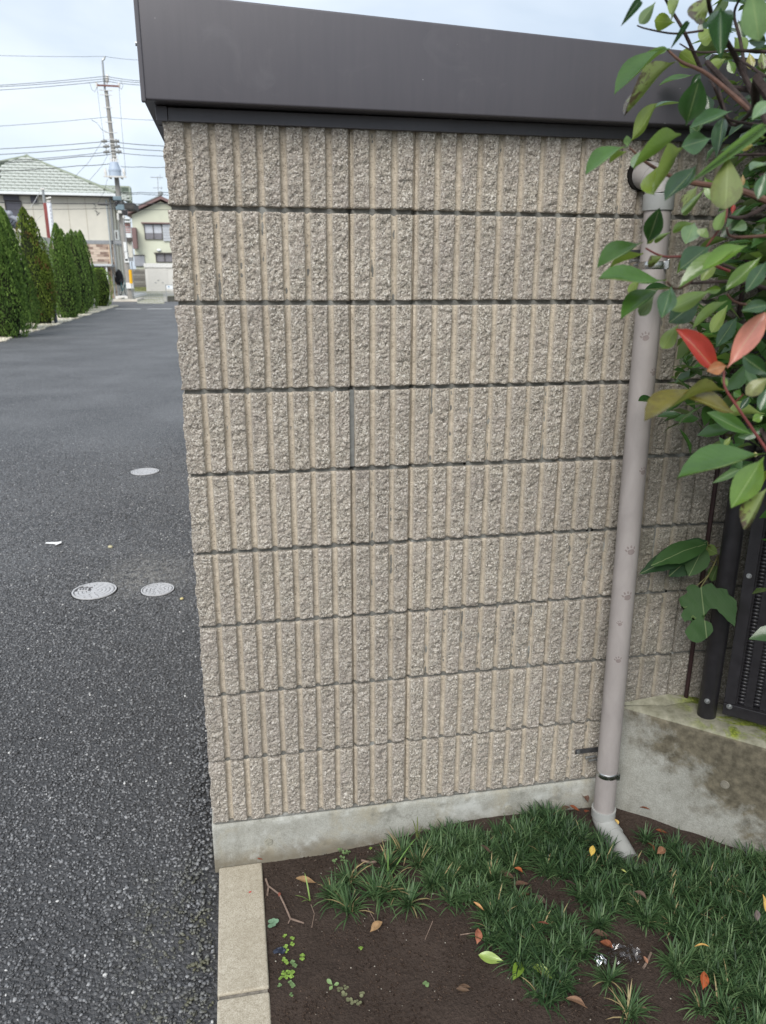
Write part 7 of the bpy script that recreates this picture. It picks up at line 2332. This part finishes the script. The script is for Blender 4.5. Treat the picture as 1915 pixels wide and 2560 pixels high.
s0, s1, s2 = Vector((-6.050,48.050,11.124)), Vector((-6.045,48.050,12.592)), Vector((-5.920,48.050,12.709))
m = MB(); m.tube([s0, s1], 0.055, 8); m.tube([s1, s1.lerp(s2, .5) + Vector((0.0, 0, -0.02)), s2, Vector((-5.903,48.050,12.783))], 0.05, 8); m.build('top_tube', M_zinc, up)
a_, b_ = Vector((-6.447,47.900,11.329)), Vector((-5.256,47.900,11.358))
m = MB(); m.box((a_.x, a_.y - 0.05, a_.z - 0.05), (b_.x, a_.y + 0.05, a_.z + 0.03)); m.build('crossarm', M_rust, up)
for P_ in (a_, b_):
    m = MB(); m.tube([P_ + Vector((0, 0, -0.12)), P_ + Vector((0, 0, 0.12))], [0.05, 0.07], 8); m.build('insulator', M_ins, up)
m = MB(); p_ = Vector((-5.905,48.000,11.411)); q_ = Vector((-5.862,48.000,11.855))
m.tube([p_, q_], 0.035, 8)
for k in range(4):
    r_ = p_.lerp(q_, 0.35 + 0.2 * k); m.tube([r_ - Vector((0, 0, .05)), r_ + Vector((0, 0, .05))], [0.11, 0.07], 8)
m.build('insulator_stack', M_ins, up)
for v_ in (370, 415, 540, 685, 790, 858, 905, 935, 965, 995, 1030, 1065, 1090):
    w_ = 0.30 if v_ in (370, 415, 790) else 0.2
    c_ = Vector((-5.915,48.150,11.112)); c_ = along(pb0.z + (pt0.z - pb0.z) * (1 - (v_ - 366) / ((2040 / 5.821 + 400 - 140) * 4.2455 - 366)))
    r_ = 0.10 + (0.185 - 0.10) * (1 - (c_.z - pb0.z) / (pt0.z - pb0.z)) + 0.012
    m = MB(); m.tube([c_ - Vector((0, 0, 0.025)), c_ + Vector((0, 0, 0.025))], r_, 14); m.box((c_.x - w_ - 0.05, c_.y - 0.16, c_.z - 0.02), (c_.x + w_ + 0.05, c_.y - 0.12, c_.z + 0.02))
    m.build('band', M_light, up)
# dead-end insulators around the secondary racks
for i_, (u_, v_) in enumerate(((325, 905), (350, 962), (352, 1018), (485, 905), (490, 962), (505, 1018))):
    pass
for P_ in ((-6.350,48.000,8.514), (-6.264,48.000,8.249), (-6.276,48.000,7.966), (-5.686,48.000,8.531), (-5.670,48.000,8.258), (-5.609,48.000,7.986)):
    P_ = Vector(P_)
    m = MB(); m.tube([P_ + Vector((-0.16, 0, -0.02)), P_ + Vector((0.16, 0, 0.02))], [0.06, 0.08], 8); m.box((P_.x - 0.03, P_.y - 0.03, P_.z - 0.12), (P_.x + 0.03, P_.y + 0.03, P_.z + 0.12))
    m.build('cable_clamp', simple('grey_clamp', (0.20, 0.20, 0.19), 0.6, 0.3), up)
# transformer
t0, t1 = Vector((-5.886,47.750,7.424)), Vector((-5.876,47.750,6.662))
m = MB(); L_ = t1 - t0
m.tube([t0, t0 + L_ * 0.03, t0 + L_ * 0.5, t0 + L_ * 0.52, t0 + L_ * 0.56, t0 + L_ * 0.66, t0 + L_ * 0.68, t0 + L_], [0.16, 0.22, 0.32, 0.345, 0.345, 0.345, 0.33, 0.33], 20)
tf = m.build('transformer', simple('pale_blue_grey_paint', (0.40, 0.47, 0.57), 0.5, 0.4, vary=0.06), up, 0, True)
for dx in (-0.2, 0.0, 0.2):
    m = MB(); p_ = t0 + Vector((dx * 0.6, -0.05, 0.0)); m.tube([p_, p_ + Vector((dx * 0.3, 0, 0.22))], [0.05, 0.03], 8); m.build('bushing', M_ins, tf)
a_, b_ = Vector((-6.475,47.900,6.641)), Vector((-5.241,47.900,6.680))
m = MB(); m.box((a_.x, 47.4, a_.z - 0.06), (b_.x, 47.5, a_.z + 0.02)); m.box((a_.x + 0.25, 47.5, a_.z - 0.08), (a_.x + 0.35, 48.2, a_.z)); m.box((b_.x - 0.35, 47.5, a_.z - 0.08), (b_.x - 0.25, 48.2, a_.z)); m.build('platform_arm', M_light, up)
for P_ in ((-6.332,47.450,6.618), (-5.341,47.450,6.643)):
    P_ = Vector(P_)
    m = MB(); m.tube([P_, P_ + Vector((-0.02, 0, 0.22)), P_ + Vector((-0.03, 0, 0.42))], [0.05, 0.08, 0.05], 8); m.build('fuse_holder', M_ins, up)
# telephone gear lower on the pole
M_teal = simple('grey_blue_box', (0.17, 0.23, 0.26), 0.6, 0.3, vary=0.15, scale=5)
for u0, v0, w_, h_, mt in (((-5.898,47.900,5.508), 0, 0.45, 0.22, M_teal), ((-5.791,47.900,5.030), 0, 0.46, 0.30, M_teal), ((-5.964,47.900,5.211), 0, 0.16, 0.3, M_dark), ((-5.529,47.900,4.755), 0, 0.26, 0.30, M_dark), ((-5.815,47.900,4.769), 0, 0.22, 0.16, M_light), ((-5.946,47.900,4.506), 0, 0.12, 0.36, M_light), ((-5.628,47.900,4.511), 0, 0.12, 0.16, M_light)):
    c_ = Vector(u0)
    m = MB(); m.box((c_.x - w_ / 2, c_.y - 0.15, c_.z - h_ / 2), (c_.x + w_ / 2, c_.y + 0.08, c_.z + h_ / 2)); m.build('junction_box', mt, up, 0.03)
for u0, w_, h_ in (((-5.714,47.930,2.856), 0.155, 0.58), ((-5.694,47.930,2.342), 0.155, 0.52), ((-5.685,47.930,2.095), 0.26, 0.20)):
    c_ = Vector(u0)
    m = MB(); m.box((c_.x - w_ / 2, c_.y - 0.02, c_.z - h_ / 2), (c_.x + w_ / 2, c_.y, c_.z + h_ / 2)); m.build('number_plate', simple('white_plate', (0.74, 0.75, 0.74), 0.5, 0.4), up)
c_ = Vector((-5.633,47.900,0.686)); m = MB(); m.box((c_.x - 0.21, c_.y - 0.06, c_.z - 0.17), (c_.x + 0.21, c_.y, c_.z + 0.17)); m.build('notice_wrap', bpy.data.materials['white_plate'], up, 0.01)
gw = thing('guy_guard', 'bright yellow plastic guard on the guy wire beside the utility pole', 'guard', (-5.528,47.600,0.819))
a_, b_ = Vector((-5.513,47.600,0.808)), Vector((-5.506,47.600,1.584))
m = MB(); m.tube([a_, b_], 0.09, 12); m.build('sleeve', simple('yellow_guard_plastic', (0.80, 0.42, 0.012), 0.5, 0.4, vary=0.06), gw)
m = MB(); m.tube([(a_.x + 0.03, a_.y, GZ), a_], 0.02, 6); m.tube([b_, Vector((-5.690,48.000,4.516))], 0.014, 6); m.build('wire', M_zinc, gw)

# ---- overhead cables
def cable(label, pts, r=0.016, sag=0.0, mat=None):
    P = [Vector(p) for p in pts]
    Q_ = []
    for i in range(len(P) - 1):
        for k in range(8):
            t = k / 8
            Q_.append(P[i].lerp(P[i + 1], t) - Vector((0, 0, sag * 4 * t * (1 - t))))
    Q_.append(P[-1])
    m_ = MB(); m_.tube(Q_, r * 0.75, 5)
    o = m_.build('overhead_cable', mat or M_cable, None, 0, True, loc=tuple(P[0]))
    tag(o, label, 'cable', 'overhead cables')
def ext(a, b, k):
    """carry the span a->b on past a by k times its length"""
    a, b = Vector(a), Vector(b)
    return a + (a - b) * k
for lb, L_, Mid, R_, r_ in (
    ('topmost thin cable crossing the sky over the pole tip', (-11.317,48.100,12.574), (-5.887,48.100,12.806), (-4.173,48.100,12.717), 0.012),
    ('upper of the three cables at the crossarm', (-11.463,47.900,11.094), (-5.905,47.900,11.791), (-4.137,47.900,11.636), 0.018),
    ('middle of the three cables at the crossarm', (-11.473,47.900,11.020), (-5.917,47.900,11.666), (-4.117,47.900,11.551), 0.018),
    ('lower of the three cables at the crossarm', (-11.494,47.900,10.862), (-5.928,47.900,11.550), (-4.100,47.900,11.430), 0.018),
    ('pale cable midway between crossarm and transformer', (-11.780,48.100,9.111), (-6.047,48.100,9.784), (-3.740,48.100,9.715), 0.015),
    ('top cable of the thick group above the transformer', (-11.910,48.000,7.943), (-6.156,48.000,8.517), (-3.280,48.000,8.374), 0.022),
    ('second cable of the thick group above the transformer', (-11.948,48.000,7.659), (-6.072,48.000,8.258), (-3.300,48.000,8.118), 0.022),
    ('third cable of the thick group above the transformer', (-11.996,48.000,7.295), (-6.044,48.000,7.975), (-3.323,48.000,7.834), 0.020),
    ('lowest left cable just above the transformer, ending at the pole', (-12.007,48.000,7.212), (-7.662,48.000,7.694), (-6.056,48.000,7.848), 0.026),
    ('cable passing in front of the green roof to the transformer', (-12.039,47.900,6.783), (-7.807,47.900,7.193), (-6.147,47.900,7.335), 0.024),
    ('cable leaving the transformer to the right', (-5.561,48.000,7.225), (-4.384,48.000,7.247), (-3.199,48.000,7.247), 0.020),
    ('dark cable across the cream wall at gutter height', (-12.229,47.800,5.164), (-6.375,47.800,5.222), (-3.149,47.800,5.287), 0.030),
    ('lower thin cable across the cream wall', (-12.276,47.800,4.813), (-6.340,47.800,4.954), (-3.174,47.800,4.953), 0.018),
    ('upper of the two cables right of the roof wing', (-5.727,48.000,5.852), (-4.580,48.000,5.877), (-3.268,48.000,5.896), 0.022),
    ('lower of the two cables right of the roof wing', (-5.734,48.000,5.778), (-4.587,48.000,5.796), (-3.259,48.000,5.766), 0.020)):
    a, b, c = Vector(L_), Vector(Mid), Vector(R_)
    pts = [a, b, c]
    if a.x < -11:
        pts = [ext(a, b, 0.5)] + pts
    if 'ending at the pole' not in lb and 'to the transformer' not in lb:
        pts.append(ext(c, b, 2.5))
    cable(lb, pts, r_, 0.03)
cable('left drop wire hanging from the crossarm end', [(-6.439,47.900,11.266), (-6.404,47.900,10.002), (-6.325,47.900,8.612)], 0.012)
cable('right drop wire hanging from the crossarm end', [(-5.223,47.500,11.239), (-5.264,47.500,9.465), (-5.266,47.500,6.749)], 0.012)
cable('slack loop wire left of the crossarm', [(-6.799,47.900,11.401), (-6.723,47.900,11.103), (-6.574,47.900,10.984), (-6.444,47.900,11.216)], 0.012)
cable('slack loop wire right of the crossarm', [(-5.146,47.900,11.575), (-5.047,47.900,11.353), (-5.156,47.900,11.171), (-5.272,47.900,11.257)], 0.012)
cable('curving jumper wire left of the pole below mid height', [(-6.921,48.000,9.590), (-6.613,48.000,9.421), (-6.425,48.000,9.117), (-6.060,48.000,8.948)], 0.016)
cable('diagonal service wire from the pole down to the roof, left one', [(-6.490,48.000,8.464), (-7.399,49.000,7.562), (-8.565,51.000,6.980)], 0.012)
cable('diagonal service wire from the pole down to the roof, right one', [(-6.227,48.000,7.790), (-6.751,49.000,7.310), (-7.804,51.000,6.739)], 0.012)
cable('service wire dropping past the roof wing to the gutter corner', [(-6.307,47.700,6.531), (-6.779,49.000,5.886), (-7.397,50.500,5.380)], 0.012)
# tangle of spliced wires hanging on the lower cable
tg = thing('cable_splice', 'knot of dark spliced wires hanging on the cable before the cream wall', 'cable', (-7.108,47.700,5.051))
m = MB(); m.tube([(-6.975,47.700,5.173), (-6.398,47.700,5.154)], 0.06, 8); m.build('splice_case', M_dark, tg)
pts = [(-7.245,47.700,5.197), (-7.078,47.700,5.052), (-7.251,47.700,4.960), (-7.047,47.700,4.934), (-7.163,47.700,4.812), (-6.934,47.700,4.667), (-7.120,47.700,4.813), (-7.038,47.700,4.546), (-6.898,47.700,4.728), (-7.096,47.700,4.575)]
m = MB(); m.tube(pts, 0.022, 5); m.build('loop', M_cable, tg)

# ================================================================== RED AND WHITE SIGN
sg = thing('tall_sign', 'tall narrow red and white sign on a post rising behind the conifers', 'sign', (-8.0, 38, GZ))
a_, b_ = (-7.925,38.000,4.448), (-7.960,38.000,2.653)
x0 = a_[0]
m = MB(); m.box((x0 - 0.03, 37.95, GZ), (x0 + 0.12, 38.12, a_[2])); m.build('red_side', simple('faded_red_paint', (0.23, 0.06, 0.055), 0.6, 0.3, vary=0.12, scale=2), sg, 0.01)
c_, d_ = (-7.782,38.000,4.451), (-7.789,38.000,2.873)
m = MB(); m.box((x0 + 0.123, 37.93, d_[2]), (x0 + 0.30, 38.10, a_[2] + 0.02)); wp = m.build('white_face', simple('white_sign_face', (0.70, 0.72, 0.76), 0.5, 0.4, vary=0.04), sg, 0.01)
m = MB()
z = a_[2] - 0.12
k = 0
while z > d_[2] + 0.1:                       # column of small dark characters, unreadable at this size
    h_ = 0.10
    m.box((x0 + 0.235, 37.926, z - h_), (x0 + 0.285, 37.93, z - h_ + 0.02)); m.box((x0 + 0.25, 37.926, z - h_ + 0.022), (x0 + 0.27, 37.93, z))
    if k % 2: m.box((x0 + 0.235, 37.926, z - 0.05), (x0 + 0.248, 37.93, z - 0.02))
    z -= 0.155; k += 1
m.build('character', simple('grey_lettering', (0.16, 0.17, 0.20), 0.6, 0.3), wp)
e_, f_ = Vector((-7.915,38.050,5.099)), Vector((-7.921,38.050,4.452))
m = MB(); m.tube([f_ + Vector((0, 0, -0.3)), e_], 0.055, 8); m.build('post_top', M_zinc, sg)
m = MB(); m.tube([Vector((-7.978,37.900,5.023)), Vector((-7.835,37.900,5.026))], 0.035, 6); m.tube([Vector((-7.788,37.900,4.630)), Vector((-7.568,37.900,4.682))], 0.03, 6)
m.tube([Vector((-7.778,37.900,4.513)), Vector((-7.611,37.900,4.517))], 0.03, 6)
m.build('insulator', M_ins, sg)
cable('pale stay wire slanting down from the sign post top', [(-8.003,37.900,4.929), (-8.055,37.000,4.504), (-8.088,36.000,4.099)], 0.014, 0, M_light)
cable('pale stay wire hooked low on the red sign', [(-8.012,37.900,3.943), (-8.139,37.500,3.750), (-8.246,37.000,3.508)], 0.012, 0, M_light)

# ================================================================== DARK TILED ROOF AT THE LEFT EDGE
dk = thing('house', 'low house with dark glazed tile roof peeking over the hedge at left', 'house', (-10, 31, GZ))
M_kaw = simple('dark_glazed_tile', (0.075, 0.08, 0.095), 0.25, 0.5, vary=0.2, scale=8)
M_kaw2 = simple('silver_grey_ridge_tile', (0.26, 0.275, 0.31), 0.3, 0.5, vary=0.12, scale=8)
a_, b_ = Vector((-8.043,31.000,3.571)), Vector((-7.535,31.000,3.315))
dirr = (b_ - a_)
a_ = a_ - dirr * 3
m = MB()
m.tube([a_, b_], 0.085, 10); m.tube([a_ + Vector((0, 0.02, 0.13)), b_ + Vector((-0.2, 0.02, 0.16))], 0.075, 10)
m.build('ridge_tile', M_kaw2, dk)
m = MB()
for k in range(40):
    p = b_ - dirr.normalized() * (0.06 + 0.11 * k) + Vector((0, -0.02, -0.12))
    m.tube([p + Vector((0, -0.25, -0.17)), p + Vector((0, 0.35, 0.03))], 0.05, 8)
m.build('eave_tile', M_kaw, dk)
m = MB(); m.prism([a_ + Vector((0, -0.2, -0.32)), b_ + Vector((0, -0.2, -0.32)), b_ + Vector((0, 0.6, -0.05)), a_ + Vector((0, 0.6, -0.05))], (0, 0, -0.06)); m.build('eave_board', M_soff, dk)
m = MB(); m.ball(b_ + Vector((0.05, -0.02, 0.0)), 0.13, 10, 8); m.ball(b_ + Vector((-0.24, 0, 0.20)), 0.12, 10, 8); m.build('ridge_end', M_kaw2, dk)
m = MB(); m.box((-18, 31.5, GZ), (b_.x - 0.1, 37, b_.z - 0.42)); m.build('wall', M_siding, dk)

# ================================================================== BICYCLE BY THE POLE
bk = thing('bicycle', 'dark parked bicycle with a black covered seat left of the utility pole', 'bicycle', (-6.501,51.600,0.005))
m = MB(); m.box((-6.88, 50.6, GZ), (-5.9, 60, bk.location.z)); m.build('entrance_step', M_gbox, ha, 0.02)
B0 = Vector((-6.501,51.600,0.005))
fw = Vector((0.45, -0.89, 0)).normalized(); sdv = Vector((fw.y, -fw.x, 0))
def bp(a, h, s_=0.0):
    return B0 + fw * a + sdv * s_ + Vector((0, 0, h))
def wheel(a):
    m_ = MB()
    m_.tube([bp(a + 0.31 * math.cos(q * math.pi / 10), 0.34 + 0.31 * math.sin(q * math.pi / 10)) for q in range(21)], 0.024, 6, False)
    w_ = m_.build('wheel', M_dark, bk)
    m_ = MB()
    for q in range(8):
        m_.tube([bp(a, 0.34), bp(a + 0.3 * math.cos(q * math.pi / 4), 0.34 + 0.3 * math.sin(q * math.pi / 4))], 0.006, 4)
    m_.build('spoke', M_zinc, w_)
wheel(0.55); wheel(-0.55)
m = MB()
for a, b in ((bp(-0.55, .34), bp(-0.1, .30)), (bp(-0.1, .30), bp(-0.25, .85)), (bp(-0.55, .34), bp(-0.22, .75)), (bp(-0.1, .30), bp(.40, .72)), (bp(.55, .34), bp(.38, .98))):
    m.tube([a, b], 0.022, 6)
m.build('frame', simple('teal_frame', (0.03, 0.12, 0.13), 0.4, 0.4), bk)
m = MB(); m.tube([bp(.38, .98, -.28), bp(.40, 1.05, 0), bp(.38, .98, .28)], 0.018, 6); m.build('handlebar', M_dark, bk)
m = MB(); m.ball(bp(-0.26, .90), 0.13, 8, 6, (1, 1, .4)); m.build('saddle', M_dark, bk)
m = MB(); m.tube([bp(-0.55, 0.66), bp(-0.56, 0.9), bp(-0.55, 1.25), bp(-0.52, 1.5), bp(-0.48, 1.6)], [0.20, 0.29, 0.27, 0.17, 0.05], 10); m.build('seat_cover', simple('black_cover_cloth', (0.012, 0.012, 0.015), 0.8, 0.2), bk)
m = MB(); m.box(tuple(bp(-0.55, .62, -.15)), tuple(bp(-0.55, .62, -.15) + Vector((.3, .3, .03)))); m.build('rack', M_zinc, bk)
